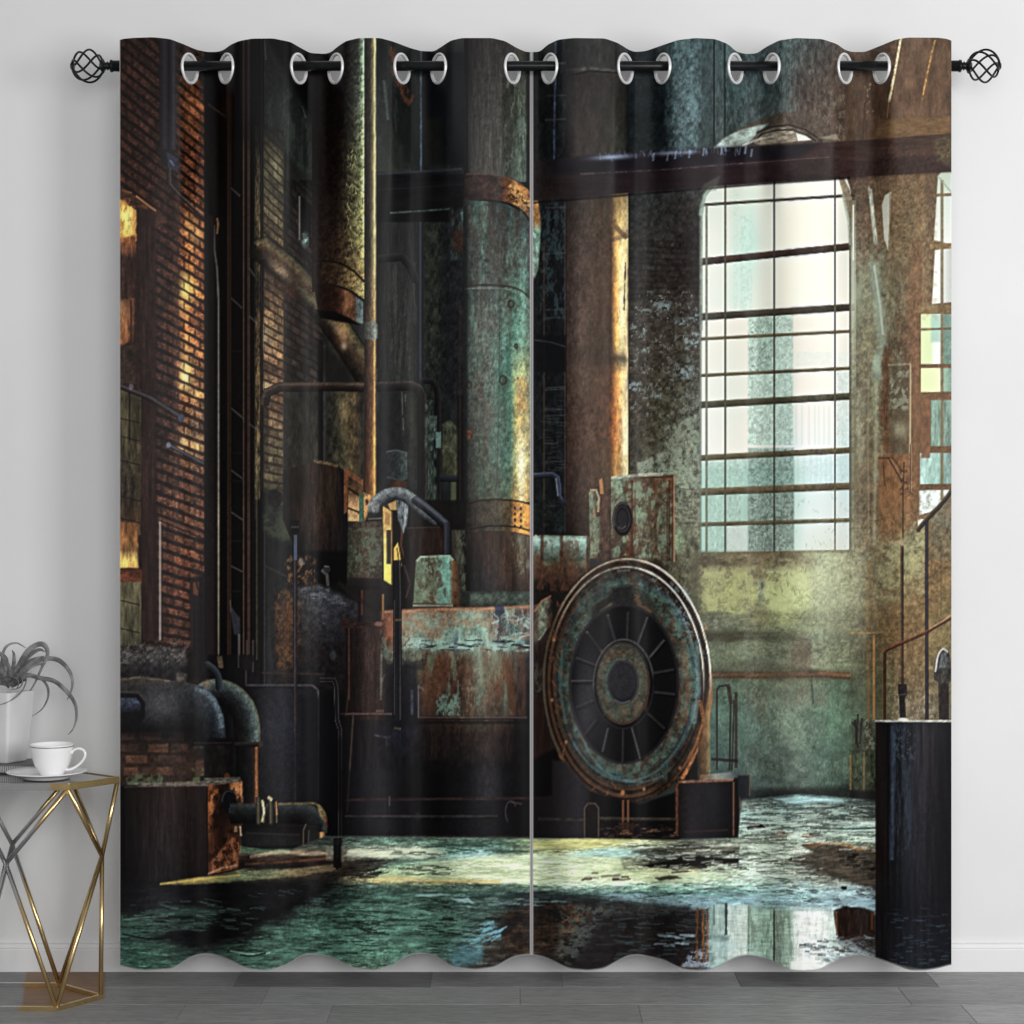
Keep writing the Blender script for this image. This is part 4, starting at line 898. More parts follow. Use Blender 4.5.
# dark wooden hopper
fill([(283, 470), (314, 462), (338, 466), (347, 478), (347, 562), (300, 562), (283, 520)], ('hv', [(466, [(283, (32, 28, 24)), (310, (54, 40, 30)), (335, (48, 34, 26)), (347, (26, 22, 22))]), (520, [(283, (24, 20, 18)), (315, (60, 42, 33)), (335, (48, 34, 28)), (345, (24, 24, 30))]), (560, [(283, (16, 14, 14)), (320, (36, 26, 24)), (345, (24, 22, 26))])]), 0.97, 1, (0.35, 3, 20), seed=303)
line([(314, 461), (326, 463), (338, 466)], 3, (136, 108, 72), 0.7, 1, (0.6, 3, 2))
fill([(338, 466), (347, 472), (347, 545), (343, 545), (341, 480)], (28, 24, 26), 0.9, 1)
fill(R(302, 551, 348, 584), (12, 11, 13), 0.95, 3)
# wooden frame behind the gauge box
fill([(344, 468), (363, 480), (363, 486), (348, 476), (347, 512), (344, 514)], (130, 76, 44), 0.95, 0.8, (0.3, 3, 4))
fill([(348, 476), (363, 486), (363, 522), (348, 521)], ('v', [(476, (60, 42, 32)), (494, (110, 76, 46)), (506, (200, 158, 110)), (522, (210, 170, 120))]), 1, 1, (0.3, 3, 4))
line([(348, 508), (358, 512), (364, 518)], 2, (30, 24, 24), 0.9)
line([(348, 488), (360, 496)], 2.4, (36, 26, 22), 0.8)
fill([(363, 492), (372, 496), (371, 516), (364, 522)], (200, 150, 90), 0.9, 1, (0.4, 3, 3))
ell(367, 502, 1.6, 3, (60, 40, 28), 0.9)
fill(R(359, 494, 363.5, 523), (70, 108, 86), 0.97, 0.7, (0.2, 3, 5))
# small drum
fill([(386, 452), (396, 450), (407, 454), (407.5, 478), (402, 481), (387, 477)], ('h', [(386, (34, 36, 38)), (396, (52, 58, 58)), (404, (70, 84, 80)), (407.5, (96, 112, 106))]), 0.97, 0.8, (0.35, 3, 3), seed=304)
line([(386, 452), (396, 450), (407, 453)], 1.4, (120, 132, 126), 0.6)
line([(387, 477), (400, 480.5), (408, 478)], 2, (70, 80, 78), 0.8)
fill(R(390, 481, 407, 490), ('h', [(390, (50, 36, 28)), (398, (110, 62, 38)), (407, (70, 50, 44))]), 0.9, 1)
# white elbow pipe with dark tail
fill([(396, 492), (408, 495), (408, 520), (405, 532), (401, 534), (398, 520)], (108, 116, 120), 0.95, 1, (0.7, 3, 7), seed=305)
line([(405, 492), (405.5, 520), (402, 535)], 2, (180, 196, 200), 0.5, 1)
line([(374, 512), (376, 504), (383, 497), (392, 494), (401, 494), (410, 499), (424, 511), (438, 521)], 13, [(-1, (120, 130, 130)), (-0.6, (150, 158, 156)), (0, (116, 122, 124)), (0.5, (74, 78, 82)), (1, (30, 30, 34))], 0.98, 0.8, (0.3, 4, 3), seed=306, cur=True)
line([(414, 499), (426, 508), (440, 520), (446, 528), (448, 554)], 9, [(-1, (70, 74, 84)), (-0.4, (92, 98, 110)), (0.1, (44, 46, 54)), (1, (18, 18, 22))], 0.97, cur=True)
ell(373.5, 510, 5, 8, (120, 122, 118), 0.95, 1, 0.5, tex=(0.4, 2, 3))
fill([(368, 512), (384, 513), (382, 520), (364, 522)], (30, 28, 28), 0.8, 1.5)
line([(368, 519), (382, 518)], 1.2, (160, 156, 140), 0.6)
# gauge box
fill([(348, 522), (384, 521), (384, 582), (347, 580)], ('hv', [(522, [(347, (50, 42, 36)), (365, (84, 72, 58)), (384, (72, 58, 46))]), (550, [(347, (54, 60, 46)), (365, (92, 82, 66)), (384, (80, 70, 56))]), (580, [(347, (54, 52, 40)), (365, (80, 62, 50)), (384, (66, 52, 44))])]), 0.98, 0.8, (0.35, 3, 3), seed=307)
peel(R(350, 528, 383, 576), (104, 130, 104), 0.55, 6, 6, 0.07, 308, 0.65)
fill([(347, 577), (384, 579), (392, 588), (347, 586)], (40, 34, 34), 0.9, 1)
fill(R(382, 520, 393, 588), (40, 32, 26), 0.9, 0.8)
fill([(383, 506), (392, 512), (392, 585), (384, 580)], ('v', [(506, (190, 150, 84)), (540, (220, 190, 110)), (560, (236, 204, 110)), (585, (246, 214, 110))]), 1, 0.7, (0.2, 3, 5))
fill(R(386.5, 530, 391, 564), (56, 46, 40), 0.95, 0.7)
fill([(385, 512), (390, 514), (390, 526), (385, 524)], (150, 104, 60), 0.7, 1)
line([(391.8, 585), (391.8, 512)], 1.4, (110, 80, 44), 0.8)
fill([(388, 504), (396, 500), (397, 510), (390, 510)], (200, 160, 96), 0.9, 1)
fill([(394, 548), (398, 542), (402, 568), (394, 566)], (226, 184, 96), 0.95, 0.8)
line([(397, 548), (399, 562)], 1.4, (60, 44, 30), 0.8)
fill([(393, 512), (400, 524), (404, 536), (402, 556), (397, 540)], (40, 30, 28), 0.85, 1)
line([(402, 530), (401, 546), (407, 566)], 2.2, (96, 64, 46), 0.7)
fill(R(393, 566, 403, 590), (17, 15, 17), 0.95, 1)
# brown tank behind
fill([(405, 528), (440, 527), (448, 530), (462, 530), (466, 600), (402, 600)], ('h', [(402, (26, 22, 22)), (420, (50, 36, 31)), (440, (54, 38, 32)), (448, (38, 30, 28)), (456, (64, 62, 50)), (466, (50, 52, 44))]), 0.9, 1, (0.35, 3, 16), seed=309)
line([(405, 528), (440, 527)], 1.6, (74, 60, 54), 0.6)
line([(448, 554), (448, 522)], 7, [(-1, (74, 78, 90)), (0, (48, 50, 60)), (1, (20, 20, 24))], 0.95)
peel(R(455, 530, 466, 590), (110, 120, 96), 0.55, 4, 8, 0.1, 310, 0.6)
line([(404, 565), (410, 584), (406, 598)], 2, (70, 60, 56), 0.6)
# green motor cowl
fill([(416, 560), (420, 556), (450, 555), (457, 563), (460, 575), (461, 607), (413, 606), (415, 575)], ('h', [(413, (96, 112, 88)), (424, (118, 134, 106)), (434, (112, 116, 92)), (441, (126, 170, 150)), (449, (128, 184, 166)), (453, (120, 84, 54)), (461, (60, 44, 36))]), 1, 0.8, (0.25, 4, 4), seed=311)
peel(R(416, 558, 452, 604), (92, 60, 42), 0.6, 5, 9, 0.05, 312, 0.75)
line([(417, 561), (421, 557), (449, 556), (453, 560)], 2, (168, 194, 172), 0.7)
flecks(R(426, 556, 440, 575), 20, 4, 1.4, (70, 56, 44), 0.7, 313, 1.2, 0.6)
fill([(412, 603), (455, 604), (461, 607), (460, 612), (412, 610)], (66, 46, 38), 0.95, 0.8)
line([(413, 605.5), (453, 605.5)], 2, (170, 184, 160), 0.7)
# pedestal of the big pipe
fill(R(461, 591, 532, 608), ('v', [(591, (44, 50, 46)), (596, (74, 90, 78)), (604, (62, 72, 62)), (608, (26, 24, 24))]), 0.95, 1, (0.4, 5, 4), seed=314)
fill(R(461, 592, 470, 607), (36, 38, 36), 0.8, 1)
# pipe stub right of the seam (horizontal)
fill([(531, 538), (540, 535), (589, 536), (590, 592), (531, 592)], ('v', [(535, (110, 120, 104)), (540, (160, 190, 178)), (548, (130, 160, 146)), (558, (92, 100, 82)), (568, (84, 66, 48)), (578, (60, 44, 36)), (592, (26, 20, 19))]), 1, 0.8, (0.35, 5, 5), seed=315)
peel(R(531, 540, 589, 592), (98, 58, 38), 0.52, 6, 14, 0.06, 316, 0.8)
for x in (542, 561.5, 588):
    line([(x, 590), (x, 535)], 3.4, (80, 50, 36), 0.75, 0.9, (0.5, 2, 6))
line([(531, 540), (537, 536)], 4, (190, 196, 184), 0.8, 1)
fill(R(531, 592, 575, 606), (34, 26, 24), 0.9, 2)

# ---- gear housing on the fan
fill([(589, 492), (597, 488), (601, 480), (603, 488), (612, 490), (612, 560), (590, 558)], ('h', [(589, (110, 120, 96)), (594, (116, 104, 78)), (599, (72, 46, 34)), (606, (84, 58, 42)), (612, (60, 42, 34))]), 1, 0.8, (0.4, 3, 6), seed=317)
peel(R(590, 495, 600, 555), (130, 164, 136), 0.5, 4, 8, 0.07, 318, 0.7)
line([(590, 490), (596, 490), (599, 498), (598, 512)], 2, (188, 176, 140), 0.7)
fill([(599, 480), (602, 478), (604, 494), (600, 494)], (180, 120, 70), 0.9, 0.8)
GB = [(611, 477), (640, 474), (674, 475), (675, 490), (674, 562), (660, 560), (611, 560)]
fill(GB, ('hv', [(477, [(611, (120, 134, 108)), (622, (130, 150, 126)), (634, (96, 82, 62)), (645, (92, 76, 56)), (660, (104, 84, 60)), (674, (120, 76, 48))]), (520, [(611, (96, 96, 78)), (622, (100, 100, 82)), (631, (92, 58, 40)), (640, (112, 126, 100)), (655, (96, 80, 60)), (668, (110, 124, 98)), (674, (92, 58, 40))]), (560, [(611, (60, 52, 42)), (630, (84, 64, 46)), (650, (96, 90, 68)), (674, (88, 76, 58))])]), 1, 0.8, (0.4, 4, 5), seed=319)
peel(R(613, 482, 672, 558), (138, 168, 138), 0.55, 7, 12, 0.06, 320, 0.8)
peel(R(613, 480, 672, 558), (92, 52, 34), 0.57, 5, 10, 0.05, 321, 0.8)
for x, y0, y1, a in ((632, 480, 556, .8), (635, 490, 540, .5), (656, 510, 555, .4), (667.5, 488, 558, .6)):
    line([(x, y1), (x, y0)], 2.2, (84, 44, 30), a, 1, rough=0.8)
line([(611, 478), (640, 475), (663, 474)], 3, (170, 172, 156), 0.85, 0.8, (0.4, 4, 2))
line([(640, 478), (672, 477)], 1.6, (80, 48, 34), 0.7)
line([(673.5, 562), (673.5, 476)], 2.6, [(-1, (60, 40, 30)), (0, (150, 108, 78)), (1, (190, 160, 124))], 0.9)
line([(669.5, 560), (669.5, 480)], 1.6, (70, 44, 32), 0.7)
ell(622.5, 519, 10, 17, (26, 24, 26), 1, 0.8)
ring(622.5, 519, 8.8, 15.6, 1.6, (92, 84, 76), 0.7, a0=150, a1=300)
ring(622.5, 519, 7, 12.5, 1.8, (54, 48, 50), 0.9)
ell(622.5, 519, 5, 9.5, (44, 40, 44), 1, 1)
line([(618, 527), (622, 529), (626, 526)], 1.6, (96, 90, 92), 0.6)

# ---- boiler body
BO = [(380, 612), (420, 609), (470, 608), (531, 606), (552, 600), (552, 800), (380, 800)]
fill(BO, ('hv', [
    (608, [(380, (110, 66, 46)), (394, (130, 84, 58)), (420, (136, 110, 84)), (450, (140, 104, 78)), (480, (150, 116, 88)), (505, (120, 108, 96)), (531, (110, 84, 68)), (552, (84, 54, 40))]),
    (625, [(380, (96, 54, 40)), (396, (130, 92, 66)), (420, (134, 134, 108)), (440, (130, 132, 112)), (470, (128, 150, 130)), (486, (140, 180, 160)), (500, (90, 100, 106)), (515, (112, 140, 128)), (531, (88, 82, 76)), (552, (66, 40, 30))]),
    (643, [(380, (80, 46, 36)), (396, (112, 82, 60)), (420, (120, 150, 134)), (440, (140, 170, 152)), (470, (136, 172, 158)), (490, (140, 160, 146)), (505, (120, 150, 144)), (520, (110, 140, 138)), (531, (60, 56, 56)), (552, (50, 32, 26))]),
    (660, [(380, (60, 42, 36)), (400, (66, 76, 70)), (420, (96, 92, 70)), (440, (104, 70, 48)), (460, (92, 66, 48)), (480, (112, 110, 88)), (500, (116, 88, 62)), (515, (96, 88, 74)), (525, (50, 44, 44)), (552, (40, 28, 24))]),
    (690, [(380, (30, 24, 26)), (405, (40, 34, 34)), (425, (78, 58, 44)), (440, (84, 56, 42)), (460, (72, 46, 36)), (480, (104, 92, 74)), (500, (96, 64, 46)), (515, (72, 50, 40)), (528, (28, 24, 26)), (552, (44, 26, 20))]),
    (715, [(380, (28, 24, 28)), (405, (26, 22, 26)), (425, (56, 42, 34)), (450, (62, 46, 38)), (480, (84, 78, 64)), (492, (78, 60, 46)), (512, (52, 42, 36)), (528, (20, 17, 19)), (552, (40, 22, 18))]),
    (735, [(380, (24, 20, 26)), (405, (26, 24, 32)), (425, (32, 25, 24)), (460, (40, 30, 26)), (485, (62, 48, 42)), (505, (40, 29, 26)), (528, (17, 14, 16)), (552, (34, 20, 17))]),
    (765, [(380, (26, 24, 28)), (410, (17, 15, 19)), (440, (18, 15, 17)), (470, (22, 18, 20)), (487, (46, 42, 44)), (505, (22, 18, 20)), (528, (14, 12, 15)), (552, (24, 16, 17))]),
    (800, [(380, (38, 36, 40)), (410, (15, 13, 17)), (440, (12, 11, 14)), (470, (20, 18, 22)), (487, (50, 48, 54)), (505, (20, 18, 22)), (528, (13, 12, 15)), (552, (18, 14, 17))]),
]), 1, 1.2, (0.32, 4, 10), seed=331)  # pale column in the dark lower half is painted fold sheen
peel([(400, 612), (530, 608), (530, 650), (404, 652)], (148, 190, 170), 0.53, 14, 10, 0.08, 332, 0.7)
peel([(386, 610), (531, 606), (531, 640), (386, 640)], (160, 106, 76), 0.55, 12, 7, 0.08, 333, 0.65)
peel([(420, 650), (526, 646), (526, 716), (420, 716)], (112, 66, 44), 0.52, 7, 34, 0.08, 334, 0.6)
peel([(425, 655), (500, 650), (512, 714), (440, 714)], (112, 138, 112), 0.6, 6, 30, 0.07, 335, 0.7)
for x, y, rx, ry, c, a in [(444, 705, 4, 8, (110, 160, 146), .7), (484, 680, 6, 24, (130, 140, 116), .5), (478, 660, 4, 20, (150, 166, 140), .4), (505, 705, 3, 14, (96, 130, 112), .5), (452, 706, 2, 6, (120, 170, 150), .7)]:
    glow(x, y, rx, ry, c, a, 'mix')
peel(R(436, 694, 460, 716), (120, 168, 150), 0.55, 4, 6, 0.06, 336, 0.8)
peel([(490, 610), (531, 608), (531, 655), (492, 650)], (38, 42, 52), 0.57, 5, 6, 0.08, 337, 0.7)
peel([(395, 640), (430, 640), (424, 670), (398, 672)], (36, 38, 42), 0.52, 7, 8, 0.06, 338, 0.85)
peel([(402, 636), (470, 642), (530, 645), (530, 652), (470, 650), (404, 648)], (172, 206, 196), 0.48, 5, 3, 0.06, 339, 0.8, 1.5)
flecks([(420, 640), (528, 640), (528, 650), (420, 652)], 40, 10, 1.3, (36, 34, 38), 0.8, 340, 0.05)
flecks([(495, 612), (529, 612), (529, 640), (495, 640)], 30, 8, 1.3, (180, 206, 200), 0.6, 341, 0.4, 0.7)
line([(457, 630), (455, 652)], 3, (90, 116, 150), 0.5, 1.5)
line([(383, 612), (440, 609), (500, 608), (531, 606)], 3, (196, 140, 100), 0.6, 1.2, (0.4, 6, 3))
fill([(494, 606), (503, 604), (505, 612), (498, 616)], (44, 58, 84), 0.8, 1)
fill([(386, 664), (416, 664), (418, 730), (386, 730)], (22, 20, 26), 0.75, 3)
line([(412, 715), (412, 690)], 3, (62, 76, 96), 0.6, 1, (0.5, 2, 4))
line([(418.5, 718), (418.5, 686), (424, 690)], 1.6, (104, 104, 112), 0.7)
line([(418, 718), (470, 718.5), (527, 718)], 2.6, [(-1, (110, 86, 78)), (0, (60, 48, 48)), (1, (16, 14, 16))], 0.9)
fill(R(418, 721, 530, 724), (16, 13, 15), 0.7, 1.5)
peel(R(425, 722, 512, 760), (66, 44, 34), 0.55, 4, 30, 0.1, 342, 0.45)
# end strap and dark gap near the seam
fill([(533, 612), (542, 600), (550, 596), (553, 604), (548, 628), (540, 640), (533, 642)], ('h', [(533, (80, 52, 38)), (541, (130, 140, 118)), (546, (110, 110, 92)), (552, (40, 30, 26))]), 0.95, 1, (0.5, 3, 5))
line([(534, 612), (542, 601), (551, 596)], 2, (170, 110, 70), 0.75)
fill([(531, 645), (556, 640), (552, 700), (560, 760), (531, 790)], (46, 28, 22), 0.75, 3, (0.4, 3, 20))
fill([(531, 760), (562, 745), (562, 800), (531, 800)], (14, 12, 15), 0.9, 3)
peel(R(533, 660, 545, 700), (84, 104, 84), 0.55, 4, 8, 0.08, 343, 0.6)

# ---- left cylinder (dark) and pipes in front
fill([(272, 596), (300, 586), (318, 584), (345, 596), (382, 616), (384, 690), (272, 690)], ('hv', [(586, [(272, (34, 28, 26)), (300, (70, 70, 74)), (330, (64, 66, 72)), (360, (48, 44, 48)), (384, (40, 32, 32))]), (610, [(272, (30, 26, 28)), (288, (84, 52, 32)), (300, (52, 46, 44)), (320, (70, 72, 80)), (350, (50, 48, 54)), (384, (54, 42, 40))]), (650, [(272, (28, 25, 28)), (285, (76, 46, 26)), (300, (40, 34, 32)), (330, (30, 27, 30)), (360, (34, 28, 28)), (384, (58, 42, 38))]), (690, [(272, (30, 28, 32)), (300, (20, 18, 20)), (384, (46, 34, 34))])]), 0.95, 3, (0.4, 4, 4), seed=351)
peel([(274, 590), (298, 588), (300, 665), (276, 670)], (112, 74, 42), 0.54, 3, 4, 0.1, 352, 0.9, 4)
peel([(300, 584), (330, 588), (350, 606), (305, 600)], (124, 130, 142), 0.58, 6, 3, 0.07, 353, 0.7)
fill([(300, 580), (310, 576), (318, 572), (316, 584), (300, 588)], (30, 24, 22), 0.8, 2)
peel(R(286, 556, 316, 584), (150, 100, 58), 0.6, 3, 4, 0.1, 354, 0.9, 3)
ell(301, 562, 2.2, 4, (150, 146, 140), 0.6, 1)
line([(322, 570), (327, 575), (328, 586)], 3, (110, 106, 100), 0.7, 1)
ell(327, 569, 3.6, 4, (46, 44, 48), 0.95, 0.8)
line([(324, 566), (329, 567)], 1.2, (130, 130, 136), 0.6)
line([(295, 700), (295, 545)], 4.2, [(-1, (20, 18, 20)), (-0.2, (58, 60, 74)), (1, (22, 18, 20))], 0.95)
line([(295.5, 560), (295.5, 535)], 3, (80, 92, 116), 0.8)
fill(R(290, 520, 299, 534), (22, 20, 22), 0.95, 1.2)
line([(291, 527), (299, 527)], 1.4, (90, 86, 92), 0.6)
# pipes and flanges under the gauge box
fill([(346, 584), (392, 588), (392, 604), (370, 606), (346, 596)], (34, 28, 30), 0.9, 1.5)
fill(R(358, 590, 384, 622), ('h', [(358, (24, 20, 22)), (366, (48, 40, 40)), (376, (40, 34, 34)), (384, (30, 26, 28))]), 0.9, 1.2)
line([(383, 620), (383, 594)], 1.8, (170, 116, 62), 0.7)
line([(362, 615), (362, 590)], 2.2, (92, 52, 38), 0.8)
fill([(340, 618), (360, 622), (385, 622), (385, 628), (342, 630)], (56, 36, 32), 0.9, 1.2, (0.4, 5, 3))
ell(379, 624, 4, 2.4, (150, 100, 84), 0.8, 1)
line([(338, 582), (360, 600), (380, 612)], 4, (40, 30, 30), 0.7, 1.5)
fill(R(345, 628, 385, 720), ('h', [(345, (26, 19, 20)), (356, (34, 24, 23)), (368, (66, 46, 42)), (380, (60, 40, 34)), (385, (44, 30, 28))]), 0.9, 2, (0.3, 3, 20), seed=355)
line([(349, 700), (349, 628)], 1.6, (96, 58, 40), 0.7)
peel([(381, 612), (398, 612), (392, 680), (380, 700)], (120, 132, 112), 0.6, 5, 8, 0.06, 356, 0.6)
fill([(381, 612), (396, 611), (394, 640), (384, 640)], (130, 74, 50), 0.6, 3, (0.4, 5, 5))
line([(381, 700), (381.5, 650)], 2, (120, 140, 120), 0.5, 1.2)
ell(387, 653, 4, 6, (104, 130, 112), 0.6, 2)
ell(333, 655, 3, 5, (70, 76, 84), 0.7, 1.5)
# black stand pipe
line([(397.5, 720), (397.5, 590), (397, 560)], 8.5, [(-1, (14, 13, 16)), (-0.3, (30, 28, 33)), (0.35, (20, 18, 22)), (0.6, (64, 62, 66)), (1, (14, 13, 16))], 0.97)
line([(395, 620), (402, 620)], 2, (120, 96, 60), 0.6)
line([(394.5, 715), (394.5, 600)], 1.2, (66, 66, 70), 0.6)
fill([(392, 722), (402, 722), (402, 730), (392, 730)], (20, 18, 21), 0.9, 1)
# low rods and valves
line([(340, 714.5), (392, 714.5)], 2.4, [(-1, (130, 100, 92)), (0, (84, 62, 58)), (1, (24, 20, 22))], 0.85)
line([(376, 711), (384, 711)], 2.4, (120, 94, 80), 0.6, 0.9)
line([(377.5, 712), (377, 720)], 1.6, (70, 56, 52), 0.6, 0.9)
line([(374, 735), (384, 737), (391, 737)], 2, (96, 94, 104), 0.5, 1, (0.7, 3, 2), rough=0.7)
line([(386, 738), (387, 746)], 1.4, (60, 60, 68), 0.5)
line([(353.5, 712), (351, 750), (347, 812)], 1.8, (74, 60, 54), 0.8)
line([(394, 728), (401, 729)], 1.6, (130, 104, 80), 0.6)
peel(R(378, 726, 420, 756), (34, 42, 62), 0.58, 4, 6, 0.12, 357, 0.6)
# dark panels with pipe frame, cloth sheen painted in as grey columns
fill(R(248, 688, 320, 802), ('hv', [(688, [(248, (20, 19, 22)), (262, (36, 35, 40)), (285, (40, 40, 48)), (320, (18, 17, 20))]), (740, [(248, (22, 22, 25)), (270, (50, 50, 60)), (285, (42, 44, 56)), (302, (36, 38, 52)), (320, (16, 16, 19))]), (802, [(248, (18, 17, 19)), (275, (38, 37, 42)), (295, (30, 29, 36)), (320, (14, 13, 16))])]), 0.9, 3)
line([(262, 673), (325, 674)], 2, (60, 44, 42), 0.7)
line([(247, 686), (290, 686), (312, 686), (317, 690), (318, 700), (317.5, 800)], 3, [(-1, (96, 92, 96)), (-0.2, (64, 62, 66)), (1, (16, 15, 18))], 0.9)
line([(295.8, 802), (295.8, 560)], 3, [(-1, (70, 58, 56)), (0, (58, 46, 46)), (1, (20, 17, 19))], 0.8)
fill(R(300, 696, 345, 850), (14, 13, 17), 0.6, 4)
line([(320, 680), (334, 680), (336, 686), (337, 720), (340, 730), (340, 850)], 4.6, [(-1, (76, 74, 78)), (-0.3, (30, 28, 32)), (0.4, (22, 20, 24)), (0.8, (74, 70, 74)), (1, (18, 16, 18))], 0.92)
line([(349, 688), (346, 716)], 1.6, (84, 54, 40), 0.6)
# base rails
fill(R(340, 770, 552, 842), ('hv', [(770, [(340, (14, 13, 16)), (380, (46, 44, 48)), (400, (22, 20, 24)), (440, (13, 12, 15)), (470, (22, 20, 24)), (487, (52, 50, 56)), (502, (24, 22, 26)), (528, (14, 13, 16)), (552, (20, 16, 19))]), (842, [(340, (15, 14, 17)), (380, (36, 34, 38)), (400, (20, 18, 22)), (440, (14, 13, 16)), (487, (40, 38, 44)), (528, (15, 14, 17)), (552, (22, 19, 22))])]), 0.55, 3)  # two lighter columns paint the sheen of the cloth folds
line([(345, 800), (440, 799), (552, 798)], 2.6, (66, 44, 42), 0.6, 1, (0.5, 12, 3))
line([(345, 817), (420, 817), (498, 817)], 3, [(-1, (90, 82, 84)), (0, (52, 46, 48)), (1, (14, 13, 15))], 0.7, 0.9, (0.5, 10, 3))
line([(345, 836), (450, 836), (531, 837)], 2, (58, 40, 40), 0.6, 1, (0.6, 10, 3))
line([(389.5, 806), (389.5, 796)], 1.8, (90, 84, 84), 0.6)
for x, y in ((369, 816), (418, 816)):
    ell(x, y, 3, 4, (48, 44, 47), 0.5, 1.5)
ring(511, 812, 5.5, 11, 1.6, (66, 58, 58), 0.7, a0=120, a1=330)
line([(510, 802), (522, 804)], 1.8, (90, 70, 60), 0.5, rough=0.6)

# ---- the fan
fill([(600, 560), (660, 560), (700, 625), (712, 690), (705, 760), (700, 780), (640, 800)], (60, 44, 34), 0.9, 3)
FX, FY = 627, 681
ell(FX - 1, FY, 84.5, 123, (40, 30, 26), 1, 0.9, tex=(0.5, 4, 4))
def fan_ring():
    w = win(FX - 90, FY - 130, FX + 90, FY + 130)
    dx = XX[w] - FX; dy = YY[w] - FY
    r = np.sqrt((dx / 84) ** 2 + (dy / 123) ** 2)
    th = np.arctan2(dy / 123, dx / 84)
    n = N(w, 5, 5, 401, 4, 0.65); n2 = N(w, 9, 9, 402, 4)
    base = ramp(r, [(0.60, (54, 54, 48)), (0.66, (84, 84, 70)), (0.72, (92, 104, 90)), (0.78, (72, 88, 80)), (0.82, (64, 78, 76)), (0.86, (50, 44, 40)), (0.89, (66, 50, 40)), (0.93, (60, 46, 36)), (0.96, (74, 54, 40)), (1.0, (36, 28, 24))])
    # rust and verdigris by side of the casting
    rust = C3((104, 68, 46)); teal = C3((84, 124, 112))
    left = sm(-0.2, -0.9, np.cos(th)); 
    mt = sm(0.48, 0.66, n2) * sm(0.62, 0.68, r) * (1 - sm(0.80, 0.86, r)) * 0.45
    base = base * (1 - mt[..., None]) + teal * mt[..., None]
    mr = sm(0.54, 0.64, N(w, 6, 8, 403, 4)) * 0.6
    base = base * (1 - mr[..., None]) + rust * mr[..., None] * 0.9
    base = base * (1 + 0.55 * (n - 0.5) * 2.2)[..., None]
    dark = sm(0.55, 0.95, -np.sin(th)) * (1 - sm(0.74, 0.80, r)) * 0.35
    base = base * (1 - dark)[..., None]
    base = base * (0.80 + 0.14 * np.cos(th) - 0.06 * np.sin(th))[..., None]
    put(w, sm(1.006, 0.99, r), base)
fan_ring()
for rx, ry, wd, c, a, a0, a1 in [
        (83, 121.5, 2.6, (96, 66, 44), .7, 90, 300), (80.5, 118, 2, (28, 22, 20), .7, 0, 360), (75.5, 111, 2.4, (30, 25, 23), .7, 0, 360), (71.5, 105, 2, (96, 84, 66), .35, 60, 250),
        (68, 100, 2.2, (96, 132, 140), .35, 30, 150), (66.5, 96, 2, (44, 52, 54), .6, 0, 360), (70, 103, 2.4, (110, 142, 148), .45, -50, 30),
        (78, 115, 3, (110, 70, 44), .6, 70, 260), (73, 108, 3, (92, 66, 48), .6, 60, 200), (83.5, 122.5, 2.0, (92, 104, 92), .4, 140, 200)]:
    ring(FX, FY, rx, ry, wd, c, a, 0.8, a0, a1, 0.3, 0.5)
# bright rims catching the window light
ring(FX + .5, FY, 83, 122, 2.0, (232, 222, 200), 0.95, 0.6, -84, 4, 0.25, 0.5, 411)
ring(FX + .5, FY, 83, 122, 1.6, (170, 158, 136), 0.7, 0.6, -146, -84, 0.25, 0.6, 412)
ring(FX - 1, FY + 2, 78, 116, 1.9, (226, 220, 204), 0.9, 0.6, -84, 0, 0.25, 0.5, 413)
ring(FX - 1, FY + 2, 78, 116, 1.6, (170, 164, 146), 0.7, 0.6, -150, -84, 0.25, 0.7, 414)
ring(FX + 1, FY, 80, 119, 3, (150, 96, 54), 0.8, 1, 8, 50, 0.25, 0.8, 415)
ring(FX + 2, FY, 83, 121, 3, (176, 110, 56), 0.8, 1, 2, 46, 0.2, 0.8, 416)
ring(FX, FY, 79, 117, 3.5, (44, 34, 30), 0.6, 1, -120, 20, 0.3, 0.6, 417)
peel([(625, 560), (690, 590), (706, 660), (690, 640), (650, 580)], (140, 166, 178), 0.62, 4, 4, 0.06, 418, 0.6)
peel([(640, 585), (672, 600), (694, 640), (700, 690), (694, 730), (684, 690), (680, 640), (660, 610)], (88, 128, 116), 0.48, 5, 5, 0.1, 419, 0.75, 3)
peel([(596, 735), (620, 770), (660, 772), (676, 750), (668, 780), (630, 786), (596, 770)], (78, 116, 108), 0.48, 5, 5, 0.1, 420, 0.7, 3)
peel([(576, 590), (610, 570), (640, 575), (600, 600), (580, 640)], (70, 92, 80), 0.5, 5, 5, 0.1, 421, 0.6, 3)
line([(683, 640), (688, 690), (684, 726)], 5, (130, 82, 56), 0.45, 2.5, rough=1.5)
line([(697, 640), (699, 690), (694, 724)], 4, (122, 168, 172), 0.45, 2, rough=1)
line([(577, 726), (592, 757), (612, 776), (640, 782), (664, 776)], 2, (100, 134, 148), 0.4, 1.2, cur=True, rough=0.8)
line([(562, 650), (560, 690), (566, 724)], 3, (96, 136, 128), 0.4, 1.5, rough=1)
flecks([(548, 620), (560, 600), (566, 760), (600, 800), (640, 802), (560, 770)], 70, 6, 1.4, (130, 80, 46), 0.6, 422, 1.2, 0.6)
for x, y in ((554, 640), (552, 700), (566, 742), (623, 792), (644, 789), (680, 768), (706, 628), (596, 606)):
    ell(x, y, 1.6, 1.8, (176, 116, 70), 0.8)
